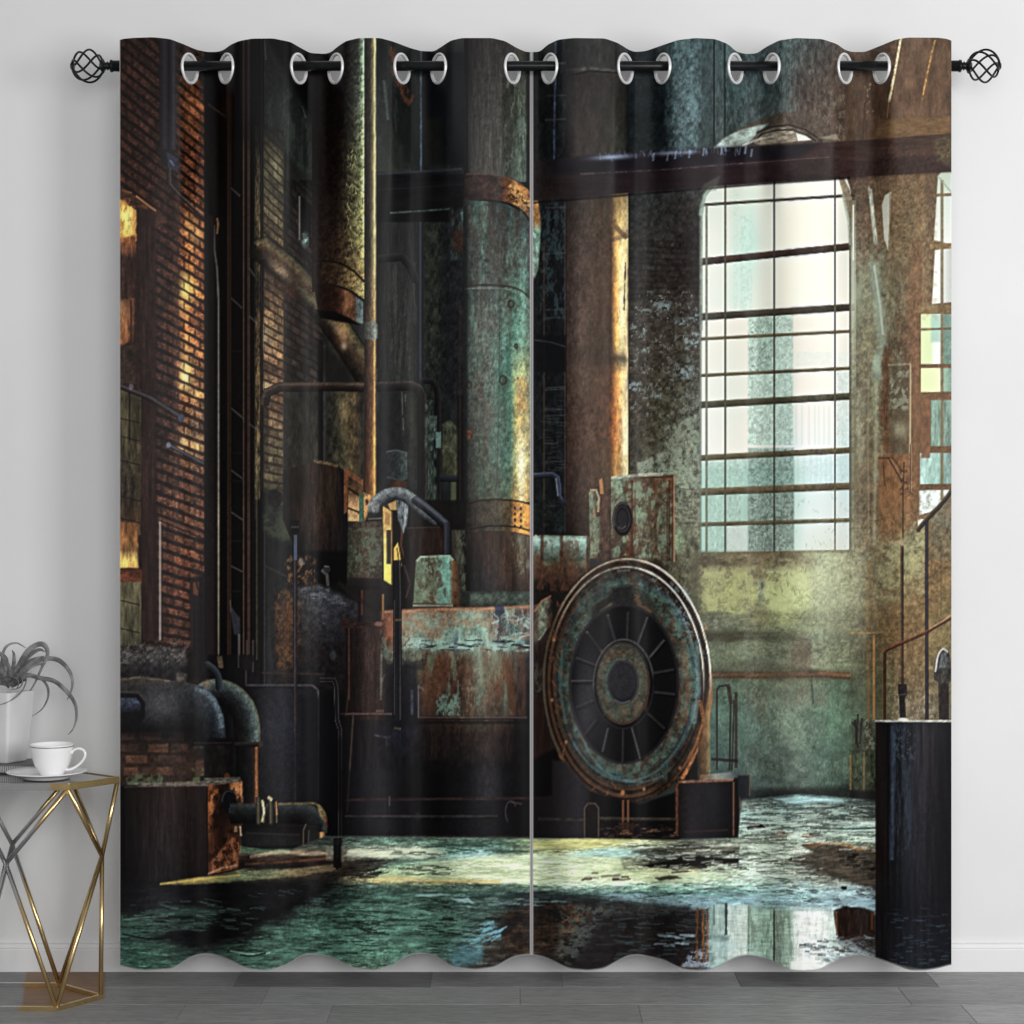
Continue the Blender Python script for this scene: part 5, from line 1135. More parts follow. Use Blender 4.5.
# notch at the top of the opening
fill([(612, 588), (632, 586), (634, 610), (612, 610)], (34, 32, 32), 0.9, 2, (0.3, 3, 3))
fill([(594, 605), (610, 596), (613, 600), (598, 614)], (26, 24, 25), 0.85, 1)
line([(617, 571), (630, 570)], 2, (120, 134, 140), 0.5, 1)
line([(636, 594), (640, 606), (652, 612)], 4, (110, 74, 50), 0.7, 1.5)
line([(600, 612), (612, 604)], 3, (112, 100, 62), 0.5, 1.5)
# opening, vanes, hub
ell(624, 684, 54.5, 79.5, (17, 16, 19), 1, 1)
ring(624, 684, 54, 79, 3, (44, 40, 42), 0.7, 1)
glow(590, 690, 16, 50, (62, 60, 66), 0.5)
glow(582, 720, 12, 34, (54, 52, 58), 0.4)
VN = [((607, 614), (615, 641), .8), ((627.5, 612), (626.5, 640), .5), ((647, 617), (637, 645), .8), ((664, 639.5), (648.5, 658), .9), ((674, 669), (652, 673), .6), ((675, 694), (651, 691.5), .8), ((665, 728), (645, 710), .9), ((641, 759), (632, 726), .85), ((623, 762), (623.6, 728), .4), ((603, 752), (608.5, 728), .7), ((585, 735), (596.5, 720), .35), ((576, 708), (594, 701), .35), ((571.5, 681.5), (594, 681.5), .7), ((575.5, 658), (595.5, 666), .55), ((586, 631.5), (602, 653), .9)]
for p, q, a in VN:
    line([p, q], 3.0, [(-1, (96, 92, 96)), (0, (66, 62, 66)), (1, (30, 28, 31))], a, 0.7)
    line([(p[0] + 2, p[1] + 2), (q[0] + 2, q[1] + 2)], 3, (9, 8, 10), 0.5 * a, 1)
ell(624, 684, 30.5, 45, (15, 14, 16), 1, 1)
ring(623.5, 684, 30, 44.5, 1.8, (86, 82, 86), 0.75, 0.7, 170, 350)
ring(623.5, 684, 30, 44.5, 1.2, (60, 56, 60), 0.5, 0.7, 0, 170)
ell(622.5, 683, 26.8, 41, (70, 68, 56), 1, 0.8, tex=(0.4, 4, 4))
peel([(600, 650), (646, 650), (648, 716), (602, 716)], (104, 72, 48), 0.53, 7, 7, 0.1, 431, 0.6)
peel([(600, 660), (646, 660), (640, 716), (606, 716)], (66, 92, 78), 0.55, 8, 8, 0.1, 432, 0.6)
ring(622.5, 683, 26.2, 40.4, 2, (120, 78, 50), 0.7, 0.8, -10, 130, 0.4, 0.5)
ring(622.5, 683, 26, 40, 1.6, (34, 30, 28), 0.6)
ring(623, 682, 17, 24, 2.4, (56, 88, 84), 0.6, 1, 130, 300)
ell(623.3, 682.5, 15.6, 21.8, (30, 29, 33), 1, 0.8)
ell(622.5, 681, 12.5, 18.5, (42, 40, 45), 1, 1.5)
line([(614, 700), (622, 703), (630, 701)], 2, (110, 108, 116), 0.6, 0.8, cur=True)
ring(623.3, 682.5, 14.5, 20.8, 1.4, (74, 72, 78), 0.5)
# fan foot and stands
fill([(552, 760), (566, 762), (590, 790), (612, 800), (606, 842), (533, 842), (533, 800), (552, 795)], ('h', [(533, (20, 17, 20)), (562, (48, 42, 46)), (578, (50, 46, 50)), (592, (28, 25, 29)), (606, (18, 15, 18))]), 0.9, 2)  # lighter middle is fold sheen put into the ink
fill([(590, 792), (640, 804), (676, 792), (676, 838), (590, 838)], (16, 13, 16), 0.95, 2)
line([(590, 819), (676, 820)], 4, [(-1, (92, 84, 70)), (0, (56, 48, 40)), (1, (18, 15, 16))], 0.8, 1, (0.5, 6, 3))
line([(538, 819), (590, 820)], 3, (70, 62, 58), 0.5, 1, (0.5, 6, 3))
for x in (623, 628):
    line([(x, 828), (x, 800)], 2.4, (124, 76, 50), 0.8)
fill(R(618, 822, 634, 836), (50, 32, 26), 0.8, 1.5, (0.6, 3, 3))
ell(622.5, 793, 2, 2.6, (170, 108, 62), 0.8)
fill([(584, 838), (584, 808), (588, 803), (595, 803), (599, 808), (599, 838)], (30, 22, 22), 0.95, 0.8)
line([(584.5, 838), (584.5, 808), (588, 803.5), (595, 803.5), (598.5, 808), (598.5, 838)], 1.6, (104, 84, 72), 0.7)
flecks(R(600, 824, 676, 838), 40, 5, 1.6, (96, 62, 44), 0.6, 433)
flecks(R(600, 828, 680, 840), 26, 4, 1.4, (150, 110, 80), 0.6, 434)
fill(R(533, 838, 680, 842), (20, 16, 18), 0.8, 1.5)
# bracket right of the fan
line([(695, 756), (689, 768), (682, 779)], 4, (176, 104, 52), 0.85, 0.9, (0.4, 3, 3))
line([(700, 700), (704, 720), (697, 745)], 4, (150, 90, 48), 0.7, 1, (0.5, 3, 3))
fill([(698, 745), (710, 690), (710, 775), (700, 775)], ('h', [(698, (60, 40, 28)), (704, (110, 78, 46)), (710, (150, 120, 76))]), 0.85, 1.2, (0.3, 3, 6))
fill([(684, 780), (697, 754), (698, 780)], (26, 21, 24), 0.9, 1)
fill([(700, 775), (732, 772), (740, 776), (740, 780), (700, 781)], ('h', [(700, (120, 80, 50)), (716, (150, 150, 140)), (730, (110, 116, 116)), (740, (50, 46, 46))]), 0.9, 0.8)
fill([(734, 778), (740, 778), (740, 838), (734, 838)], (20, 16, 18), 0.95, 0.8)
fill(R(676, 780, 735, 838), ('hv', [(780, [(676, (40, 30, 28)), (690, (34, 30, 33)), (710, (30, 29, 34)), (735, (22, 19, 22))]), (838, [(676, (24, 19, 21)), (690, (44, 40, 44)), (710, (24, 22, 26)), (735, (17, 14, 17))])]), 1, 0.8)
line([(678, 782), (706, 781), (733, 780)], 2.6, (150, 100, 72), 0.8, 0.7, (0.4, 4, 2))
line([(677, 836), (677, 783)], 2.6, (120, 70, 44), 0.75, 0.7, (0.5, 2, 4))
line([(733.5, 836), (733.5, 782)], 1.8, (130, 86, 60), 0.75)
line([(739.5, 836), (739.5, 779)], 1.4, (96, 70, 56), 0.7)
line([(684, 832), (728, 830)], 1.4, (70, 44, 42), 0.6)
fill(R(738, 775, 750, 797), (30, 33, 40), 0.95, 0.8)
line([(738, 775), (750, 775)], 1.4, (70, 76, 80), 0.6)
line([(749.6, 796), (749.6, 776)], 1.2, (96, 78, 50), 0.7)
line([(716.5, 770), (716.5, 690), (719, 686), (726, 685), (729, 688), (731, 700), (730, 770)], 2.4, [(-1, (84, 88, 78)), (0, (48, 46, 42)), (1, (28, 26, 25))], 0.92)
line([(736, 768), (736, 692)], 3, (56, 46, 40), 0.9)
line([(728, 684), (731, 704)], 4, (62, 50, 42), 0.85)
line([(711, 759), (738, 761)], 3, (40, 36, 34), 0.9)
line([(732, 770), (734, 700)], 1.6, (40, 38, 36), 0.8)

# ---- bottom-left: big elbows, brick plinth, rusty tank
fill([(118, 648), (150, 644), (186, 650), (192, 690), (118, 690)], ('v', [(644, (44, 38, 34)), (655, (66, 62, 62)), (672, (36, 32, 34)), (690, (22, 20, 22))]), 0.97, 3, (0.55, 4, 4), seed=501)
peel(R(118, 642, 190, 664), (128, 118, 112), 0.6, 4, 3, 0.06, 502, 0.7)
fill(R(118, 728, 226, 790), ('v', [(728, (24, 21, 22)), (745, (40, 29, 25)), (770, (58, 40, 32)), (790, (46, 38, 30))]), 1, 2, (0.3, 4, 4), seed=503)
bk = [(124, 740, 26), (150, 745, 22), (150, 742, 0)]
for y, xs in ((748, [(129, 19, 0), (158, 20, 1), (180, 17, 0)]), (759.5, [(136, 22, 1), (161, 16, 0), (178, 17, 0)]), (771, [(131, 14, 1), (148, 16, 0), (165, 17, 1), (184, 14, 0)]), (736, [(126, 18, 0), (150, 22, 0), (176, 16, 0)])):
    for x, l, k in xs:
        fill(R(x - l / 2, y - 4, x + l / 2, y + 4), ((104, 68, 48) if k else (70, 48, 38)), 0.75, 1.2, (0.4, 4, 4), rough=0.8, seed=int(x))
for x in (200,):
    fill(R(196, 760, 206, 776), (96, 62, 46), 0.6, 2, (0.4, 3, 3))
peel(R(126, 774, 168, 786), (96, 116, 80), 0.5, 5, 4, 0.1, 504, 0.9, 2)
peel(R(192, 768, 210, 782), (104, 128, 70), 0.48, 6, 5, 0.1, 505, 0.8, 2)
fill(R(194, 738, 206, 748), (70, 80, 60), 0.5, 2)
# second elbow (behind)
line([(206, 694), (218, 692), (232, 697), (243, 710), (247, 727), (247.5, 745)], 26, [(-1, (96, 92, 72)), (-0.8, (104, 122, 116)), (-0.5, (76, 90, 88)), (0, (42, 46, 47)), (0.5, (24, 22, 24)), (1, (14, 12, 13))], 1, 0.8, (0.3, 3, 3), seed=506, cur=True)
line([(247.5, 810), (247.5, 745)], 23, [(-1, (12, 11, 13)), (-0.2, (24, 22, 25)), (0.3, (34, 30, 32)), (0.6, (60, 42, 34)), (0.75, (170, 106, 58)), (0.9, (110, 66, 40)), (1, (26, 20, 18))], 1, 0.8, (0.25, 3, 10))
line([(234, 745), (262, 744)], 5, [(-1, (60, 52, 46)), (0, (36, 32, 32)), (1, (14, 12, 13))], 0.95)
ell(261, 744, 2.4, 3, (90, 66, 50), 0.8)
fill(R(262, 738, 345, 810), ('h', [(262, (28, 26, 30)), (278, (40, 39, 45)), (295, (30, 29, 36)), (320, (16, 15, 19)), (345, (13, 12, 16))]), 0.5, 5)
# first elbow (big, front)
fill([(112, 677), (142, 678), (186, 682), (204, 687), (216, 699), (223.5, 717), (227, 743), (199, 743), (196, 734), (188, 730), (112, 733)], ('hv', [(678, [(112, (58, 52, 48)), (150, (70, 62, 56)), (190, (60, 58, 58)), (227, (70, 78, 84))]), (690, [(112, (42, 40, 40)), (150, (52, 50, 52)), (180, (44, 44, 46)), (203, (62, 70, 78)), (212, (110, 128, 140)), (227, (60, 64, 70))]), (704, [(112, (34, 32, 34)), (150, (50, 48, 52)), (165, (54, 52, 56)), (190, (34, 33, 36)), (212, (64, 74, 84)), (219, (104, 124, 138)), (227, (44, 48, 54))]), (722, [(112, (22, 20, 22)), (155, (34, 31, 34)), (195, (22, 21, 23)), (214, (40, 46, 54)), (222, (84, 98, 110)), (227, (30, 32, 36))]), (743, [(112, (13, 12, 13)), (195, (14, 13, 14)), (214, (26, 28, 33)), (223, (52, 60, 68)), (227, (24, 24, 28))])]), 1, 1, (0.28, 3, 3), seed=507)
line([(196, 688), (209, 695), (218, 709), (222, 728)], 5, (120, 140, 152), 0.5, 2.5, (0.6, 2.5, 2.5), cur=True)
glow(160, 706, 18, 16, (70, 70, 76), 0.4)
line([(120, 680), (140, 677), (170, 681)], 2, (120, 100, 80), 0.6, 1, (0.6, 4, 2))
fill([(118, 693), (138, 694), (145, 702), (145, 718), (138, 725), (118, 725)], (20, 19, 22), 0.95, 1)
fill([(118, 698), (136, 698), (141, 704), (140, 712), (118, 713)], ('v', [(697, (66, 76, 92)), (704, (52, 60, 76)), (713, (24, 24, 30))]), 0.95, 1, (0.4, 3, 3))
line([(118, 692), (138, 692), (145, 700)], 1.4, (74, 64, 56), 0.7)
fill([(118, 724), (150, 726), (200, 726), (206, 742), (118, 735)], (16, 14, 15), 0.6, 3)
fill(R(192, 738, 234, 746), (20, 17, 18), 0.95, 1.2)
line([(193, 743), (232, 743)], 2, (44, 40, 38), 0.7)
fill(R(204, 745, 232, 784), ('h', [(204, (18, 15, 15)), (216, (30, 25, 25)), (222, (38, 33, 33)), (232, (16, 13, 14))]), 0.97, 1.2, (0.4, 3, 8))
fill(R(200, 776, 236, 784), (24, 20, 20), 0.95, 1)
ell(227, 777, 3, 4, (130, 76, 40), 0.7, 1.2)
fill([(176, 672), (188, 674), (186, 682), (176, 681)], (96, 88, 78), 0.7, 1.2, (0.5, 3, 3))
ell(207, 684, 4, 5, (120, 96, 78), 0.7, 1.5, tex=(0.5, 3, 3))
# small diagonal pipe stub between
line([(206, 664), (213, 669), (218, 677), (219.5, 690)], 7, [(-1, (70, 78, 88)), (-0.3, (52, 58, 68)), (0.4, (34, 36, 42)), (1, (14, 13, 15))], 0.95, cur=True)
line([(221, 668), (219.5, 656)], 5, (110, 92, 68), 0.7, 1, (0.5, 3, 3))
fill(R(186, 650, 206, 680), (20, 16, 16), 0.8, 3, (0.5, 3, 5))
for x, y0, y1 in ((238.5, 640, 668), (247, 640, 660), (253, 640, 672), (246, 664, 686)):
    line([(x, y1), (x, y0)], 1.8, (74, 66, 66), 0.7)
fill(R(240, 655, 254, 662), (30, 27, 28), 0.9, 1)
ell(247, 664, 5, 7, (34, 30, 31), 0.9, 1.2)
# rusty tank
TB = [(118, 786), (150, 784), (206, 785), (242, 781), (243, 830), (240, 868), (208, 875), (118, 888)]
fill(TB, ('hv', [(784, [(118, (14, 12, 13)), (130, (30, 22, 22)), (165, (50, 34, 31)), (195, (34, 22, 20)), (206, (40, 24, 19)), (211, (170, 86, 40)), (217, (60, 34, 22)), (228, (44, 27, 20)), (234, (186, 110, 62)), (243, (200, 124, 70))]),
                 (812, [(118, (12, 11, 12)), (130, (26, 19, 20)), (160, (50, 36, 35)), (195, (34, 23, 22)), (206, (38, 22, 18)), (209, (176, 88, 42)), (214, (70, 36, 22)), (224, (30, 21, 20)), (238, (40, 26, 21)), (243, (110, 64, 40))]),
                 (845, [(118, (12, 11, 12)), (130, (24, 18, 19)), (155, (46, 38, 40)), (195, (30, 20, 20)), (206, (34, 20, 16)), (210, (80, 42, 24)), (222, (60, 34, 24)), (232, (120, 62, 36)), (240, (150, 84, 50))]),
                 (872, [(118, (11, 10, 11)), (130, (20, 16, 17)), (155, (36, 30, 32)), (195, (24, 17, 17)), (206, (30, 19, 16)), (212, (130, 72, 42)), (222, (160, 88, 52)), (240, (120, 64, 38))])]), 1, 0.8, (0.3, 3, 30), seed=511)
peel([(208, 792), (220, 788), (214, 812), (209, 816)], (220, 130, 64), 0.45, 4, 7, 0.08, 512, 0.8)
peel([(228, 786), (243, 782), (243, 802), (232, 800)], (236, 160, 100), 0.45, 4, 5, 0.08, 513, 0.8)
peel([(212, 860), (230, 840), (240, 828), (240, 866), (212, 873)], (206, 122, 76), 0.45, 4, 6, 0.08, 514, 0.85)
peel([(208, 790), (243, 784), (240, 866), (208, 874)], (26, 16, 13), 0.56, 5, 8, 0.06, 515, 0.8)
fill([(132, 783), (206, 781), (240, 779), (242, 782), (206, 786), (140, 787)], (120, 108, 96), 0.7, 0.9, (0.6, 4, 2))
fill([(204, 778), (240, 777), (241, 781), (206, 783)], (110, 104, 88), 0.7, 0.9, (0.5, 4, 2))
line([(207, 874), (207, 787)], 1.8, (14, 10, 10), 0.8)
fill(R(118, 786, 125, 890), (10, 9, 10), 0.9, 1.5)
line([(124, 787), (150, 786)], 1.6, (84, 74, 66), 0.5)
# horizontal pipe with flange
ell(229, 802, 8, 12, (22, 22, 26), 1, 1)
ring(229, 802, 7, 11, 1.6, (70, 82, 92), 0.6, a0=180, a1=300)
line([(230, 813.5), (262, 813.5), (302, 813.5), (309, 815), (315, 820), (317, 828), (317.5, 834)], 20, [(-1, (58, 62, 60)), (-0.7, (56, 62, 62)), (-0.4, (40, 46, 46)), (0.1, (28, 29, 31)), (0.6, (18, 17, 19)), (1, (10, 9, 11))], 1, 0.8, (0.25, 4, 4), seed=516)
for x, wd in ((259, 6), (264, 4), (271.5, 6), (277, 3)):
    line([(x, 826 if wd > 4 else 823), (x - 0.5, 797 if wd > 4 else 801)], wd, [(-1, (30, 26, 24)), (-0.2, (96, 90, 70)), (0.3, (60, 50, 40)), (1, (20, 17, 17))], 0.97)
line([(262, 800), (264, 812), (262, 822)], 2.2, (220, 210, 160), 0.8, 0.8, (0.6, 2, 3), cur=True)
line([(268, 797), (272, 800)], 3, (230, 214, 170), 0.75, 1)
line([(276, 802), (277, 815)], 1.6, (190, 130, 80), 0.7)
line([(278, 804), (300, 803.5), (316, 804), (324, 812), (326, 822)], 2, (140, 120, 76), 0.7, 0.9, (0.5, 4, 3), cur=True)
fill([(317, 805), (324, 811), (325, 822), (320, 816)], (180, 144, 84), 0.7, 1.2, (0.4, 3, 3))
line([(325.5, 816), (326.5, 828)], 3, (110, 60, 36), 0.6, 1)
line([(277, 826), (304, 826), (320, 827)], 2, (150, 88, 54), 0.8, 0.8, (0.4, 5, 2))
fill(R(240, 824, 322, 846), ('v', [(824, (16, 14, 16)), (834, (30, 27, 29)), (846, (38, 36, 38))]), 0.9, 2)
line([(246, 833), (300, 835)], 1.4, (56, 52, 52), 0.6)
fill([(300, 834), (304, 824), (308, 826), (309, 848), (302, 852)], (26, 23, 25), 0.95, 1)
line([(303, 852), (303.5, 830), (306, 824)], 1.6, (96, 84, 74), 0.7)
line([(308, 850), (309, 830)], 1.4, (84, 70, 60), 0.7)
fill(R(316, 832, 326, 858), ('h', [(316, (30, 22, 19)), (319, (60, 40, 28)), (321, (230, 180, 110)), (323, (200, 140, 80)), (326, (40, 26, 22))]), 0.95, 0.9)
fill([(314, 854), (328, 856), (334, 860), (322, 862)], (150, 90, 60), 0.8, 1.2, (0.4, 3, 3))
line([(235.5, 832), (236, 826)], 3, (200, 160, 110), 0.7, 1)
line([(241, 836), (240, 826)], 1.6, (230, 200, 160), 0.7)

# ================================================================ wet floor
def F(y0, y1, rows, a=1.0):
    fill(R(112, y0, 960, y1), ('hv', rows), a, 1.0)
FL = [(326, 836), (531, 838), (680, 840), (738, 838), (742, 800), (800, 794), (876, 800), (876, 985), (112, 985), (112, 888), (208, 876), (240, 869)]
fill(FL, ('hv', [
    (798, [(112, (10, 10, 12)), (742, (70, 80, 76)), (800, (120, 150, 146)), (840, (96, 116, 110)), (876, (40, 44, 42))]),
    (815, [(112, (10, 10, 12)), (742, (130, 160, 154)), (770, (120, 146, 138)), (810, (74, 88, 82)), (840, (96, 116, 108)), (876, (60, 66, 60))]),
    (830, [(112, (10, 10, 12)), (742, (150, 178, 168)), (775, (140, 160, 146)), (820, (140, 160, 146)), (876, (176, 206, 196))]),
    (841, [(112, (12, 12, 14)), (260, (30, 30, 32)), (330, (70, 84, 76)), (380, (92, 128, 110)), (430, (104, 136, 116)), (500, (84, 118, 100)), (545, (150, 160, 110)), (590, (214, 214, 150)), (650, (200, 208, 160)), (690, (100, 100, 86)), (742, (150, 160, 140)), (800, (190, 206, 182)), (840, (170, 196, 170)), (876, (150, 170, 150))]),
    (852, [(112, (12, 11, 13)), (250, (30, 26, 24)), (335, (120, 124, 100)), (360, (196, 200, 172)), (420, (206, 214, 188)), (452, (130, 176, 160)), (480, (140, 180, 170)), (510, (90, 116, 100)), (560, (206, 214, 160)), (600, (190, 216, 186)), (650, (160, 190, 176)), (690, (96, 100, 90)), (742, (170, 184, 166)), (800, (200, 210, 184)), (830, (130, 120, 96)), (860, (110, 84, 54)), (876, (90, 72, 54))]),
    (862, [(112, (12, 11, 13)), (230, (16, 14, 15)), (330, (54, 44, 36)), (362, (70, 74, 60)), (400, (120, 160, 140)), (450, (190, 216, 190)), (500, (226, 238, 200)), (560, (216, 236, 206)), (610, (214, 228, 190)), (650, (70, 66, 56)), (700, (40, 36, 32)), (742, (180, 200, 182)), (775, (200, 214, 190)), (815, (60, 56, 48)), (876, (54, 46, 38))]),
    (872, [(112, (12, 11, 13)), (205, (60, 54, 34)), (250, (110, 118, 84)), (300, (92, 80, 56)), (345, (70, 60, 46)), (380, (150, 176, 142)), (450, (206, 226, 186)), (520, (226, 240, 204)), (600, (222, 236, 196)), (660, (200, 206, 166)), (720, (200, 214, 184)), (760, (206, 224, 206)), (830, (90, 84, 70)), (876, (52, 44, 38))]),
    (880, [(112, (10, 10, 12)), (165, (60, 48, 30)), (195, (160, 138, 70)), (230, (120, 120, 80)), (290, (96, 84, 58)), (340, (96, 90, 68)), (380, (200, 196, 140)), (450, (206, 206, 150)), (520, (216, 232, 196)), (600, (220, 236, 204)), (700, (206, 230, 200)), (760, (200, 224, 206)), (830, (110, 112, 100)), (876, (60, 52, 46))]),
    (886, [(112, (10, 10, 13)), (200, (16, 15, 17)), (330, (38, 44, 40)), (370, (70, 96, 82)), (430, (110, 136, 110)), (500, (96, 126, 108)), (560, (180, 206, 180)), (640, (170, 206, 180)), (720, (160, 200, 180)), (780, (180, 206, 194)), (840, (120, 130, 124)), (876, (80, 86, 84))]),
    (893, [(112, (12, 12, 15)), (250, (20, 20, 22)), (330, (34, 40, 38)), (370, (66, 106, 92)), (450, (84, 124, 108)), (520, (70, 100, 92)), (600, (80, 110, 104)), (680, (100, 140, 132)), (740, (110, 150, 144)), (800, (150, 186, 180)), (840, (160, 186, 186)), (876, (110, 130, 136))]),
    (905, [(112, (20, 22, 24)), (200, (26, 27, 30)), (280, (24, 23, 26)), (320, (38, 46, 44)), (350, (66, 108, 94)), (400, (80, 122, 106)), (450, (84, 122, 110)), (500, (60, 80, 76)), (540, (40, 44, 46)), (600, (50, 60, 62)), (660, (110, 140, 144)), (720, (120, 150, 154)), (800, (150, 190, 188)), (840, (130, 156, 160)), (876, (120, 150, 160))]),
    (918, [(112, (46, 72, 64)), (150, (60, 92, 80)), (200, (46, 62, 58)), (250, (24, 24, 27)), (280, (26, 28, 30)), (310, (60, 96, 82)), (380, (80, 128, 110)), (450, (84, 124, 110)), (480, (66, 90, 82)), (510, (50, 44, 40)), (560, (56, 44, 36)), (590, (54, 56, 54)), (620, (46, 48, 50)), (700, (34, 26, 26)), (710, (150, 170, 164)), (740, (176, 196, 184)), (800, (226, 236, 224)), (832, (210, 224, 212)), (838, (44, 28, 22)), (872, (52, 30, 22)), (876, (40, 34, 36))]),
    (935, [(112, (48, 84, 74)), (140, (50, 80, 70)), (190, (26, 28, 30)), (250, (26, 30, 30)), (280, (66, 108, 92)), (380, (86, 136, 116)), (450, (80, 124, 110)), (480, (84, 116, 116)), (505, (70, 60, 52)), (540, (62, 46, 34)), (570, (72, 62, 54)), (600, (48, 50, 52)), (700, (40, 28, 24)), (710, (150, 174, 168)), (740, (180, 196, 184)), (765, (150, 176, 158)), (800, (236, 242, 234)), (835, (220, 232, 222)), (842, (40, 26, 22)), (872, (44, 28, 24)), (876, (36, 34, 38))]),
    (955, [(112, (60, 104, 90)), (160, (64, 104, 90)), (205, (40, 54, 50)), (240, (62, 100, 86)), (300, (76, 122, 104)), (380, (88, 140, 118)), (440, (84, 124, 110)), (465, (84, 132, 140)), (490, (84, 88, 80)), (520, (66, 50, 36)), (570, (60, 60, 56)), (600, (44, 42, 44)), (690, (62, 54, 56)), (710, (140, 150, 150)), (740, (196, 210, 204)), (775, (170, 196, 182)), (800, (236, 240, 234)), (835, (206, 220, 216)), (876, (70, 76, 80))]),
    (978, [(112, (58, 104, 90)), (200, (70, 112, 96)), (300, (76, 116, 98)), (380, (84, 108, 84)), (440, (70, 60, 44)), (520, (60, 46, 36)), (600, (40, 38, 42)), (690, (50, 46, 50)), (720, (130, 160, 166)), (780, (220, 228, 222)), (820, (236, 238, 232)), (876, (90, 110, 116))]),
]), 1, 1.2)
fill([(112, 880), (500, 880), (480, 985), (112, 985)], (236, 230, 228), 1, 14, mode='mul')
grain(FL, 0.5, 16, 2.2, 601, octs=4)
grain(FL, 0.3, 5, 1.5, 602)
# shadow edge and patina on the left
fill([(118, 880), (214, 880), (345, 872), (338, 884), (300, 905), (262, 925), (230, 938), (190, 946), (150, 938), (200, 926), (118, 916)], (17, 17, 20), 0.6, 3, rough=3, rs=8)
fill([(118, 886), (330, 880), (262, 918), (200, 914), (150, 910), (118, 910)], ('h', [(118, (16, 16, 20)), (150, (34, 35, 40)), (200, (18, 18, 21)), (330, (28, 27, 30))]), 0.6, 4, (0.5, 14, 3))
glow(155, 900, 16, 30, (60, 62, 68), 0.28)  # soft grey column, painted sheen of the leftmost fold
peel([(118, 908), (180, 906), (250, 912), (200, 930), (118, 936)], (66, 108, 92), 0.5, 22, 3.5, 0.08, 603, 0.7, 4)
peel([(150, 918), (280, 908), (250, 935), (180, 950)], (14, 14, 16), 0.48, 18, 3, 0.08, 604, 0.8, 4)
peel([(262, 925), (330, 892), (520, 890), (470, 960), (200, 965)], (100, 154, 132), 0.56, 20, 3, 0.08, 605, 0.6, 6)
peel([(330, 890), (500, 890), (490, 900), (330, 905)], (40, 60, 54), 0.5, 24, 2.5, 0.08, 606, 0.6, 3)
flecks([(240, 935), (340, 890), (500, 900), (460, 950), (260, 962)], 90, 16, 1.2, (30, 44, 40), 0.75, 607, 0.05)
flecks([(340, 915), (500, 915), (490, 935), (350, 935)], 40, 14, 1.5, (22, 28, 26), 0.85, 608, 0.05)
flecks([(130, 905), (300, 890), (240, 930), (120, 950)], 60, 14, 1.1, (92, 130, 118), 0.5, 609, 0.05)
line([(122, 934), (150, 939), (175, 938)], 1.8, (16, 20, 20), 0.8, cur=True)
line([(230, 951), (250, 954), (270, 953)], 1.6, (140, 190, 170), 0.6, cur=True)
line([(240, 955), (252, 956), (266, 953)], 1.8, (18, 22, 20), 0.8, cur=True)
line([(122, 920), (140, 918), (168, 916)], 1.6, (120, 150, 138), 0.5, cur=True)
# sun-lit yellow sliver before the tank
fill([(160, 884), (200, 878), (262, 871), (300, 868), (345, 862), (350, 868), (300, 876), (240, 881), (200, 884)], ('h', [(160, (150, 128, 56)), (205, (176, 158, 84)), (235, (116, 130, 92)), (270, (120, 126, 90)), (300, (140, 120, 80)), (350, (110, 92, 66))]), 0.85, 1.5, (0.4, 12, 2.5), rough=1.2)
line([(160, 884), (200, 879), (240, 875)], 1.6, (206, 180, 96), 0.7)
line([(208, 874), (222, 868), (238, 865)], 2, (220, 190, 160), 0.5)
fill([(238, 853), (262, 851), (310, 848), (346, 848), (346, 862), (300, 868), (260, 869), (238, 868)], ('v', [(846, (96, 90, 76)), (852, (120, 106, 86)), (857, (70, 50, 38)), (868, (22, 19, 20))]), 0.9, 2, (0.5, 10, 2.5))
fill([(240, 846), (262, 849), (290, 849), (288, 854), (240, 853)], (104, 140, 104), 0.7, 1.5, (0.4, 8, 2))
line([(250, 857), (280, 852), (305, 854), (340, 853)], 3, (190, 168, 136), 0.6, 1.2, (0.5, 8, 2), cur=True)
line([(245, 864), (300, 861), (345, 856)], 2, (120, 70, 44), 0.7, 1.2, (0.5, 8, 2))
fill([(326, 846), (345, 846), (345, 862), (326, 860)], (150, 160, 140), 0.5, 1.5, (0.5, 5, 2))
# bright sheet of light across the middle
fill([(344, 856), (350, 849), (400, 848), (440, 850), (450, 853), (430, 857), (380, 858)], (216, 220, 196), 0.8, 1.5, (0.12, 16, 2), rough=1)
fill([(440, 857), (470, 852), (495, 851), (480, 856), (450, 859)], (170, 206, 206), 0.6, 1.5, (0.3, 12, 2), rough=1)
fill([(378, 872), (430, 862), (480, 857), (531, 854), (620, 857), (624, 870), (700, 872), (744, 872), (700, 882), (530, 884), (430, 880), (372, 880)], ('h', [(372, (176, 190, 146)), (430, (200, 218, 176)), (500, (226, 238, 200)), (540, (226, 240, 206)), (600, (216, 230, 188)), (660, (206, 214, 170)), (744, (190, 214, 190))]), 0.65, 2, (0.12, 24, 2.5), rough=1.5)
fill([(532, 841), (585, 838), (640, 840), (600, 848), (532, 850)], (212, 208, 140), 0.7, 1.5, (0.25, 18, 2.5), rough=1)
fill([(560, 856), (600, 848), (650, 850), (620, 858)], (170, 210, 206), 0.6, 1.5, (0.3, 12, 2))
line([(372, 881), (400, 879), (430, 881), (460, 881), (500, 882)], 3, (214, 190, 128), 0.75, 1.2, (0.3, 10, 2), cur=True)
line([(400, 862), (420, 860), (436, 858)], 2, (90, 110, 90), 0.7, 1)
flecks([(400, 864), (450, 866), (450, 876), (390, 874)], 26, 14, 1.4, (70, 86, 70), 0.8, 610, 0.0)
flecks([(345, 846), (520, 842), (510, 852), (400, 856)], 50, 18, 1.3, (50, 84, 72), 0.7, 611, 0.0)
flecks([(460, 860), (720, 862), (720, 880), (440, 880)], 60, 20, 1.0, (150, 168, 120), 0.6, 612, 0.0)
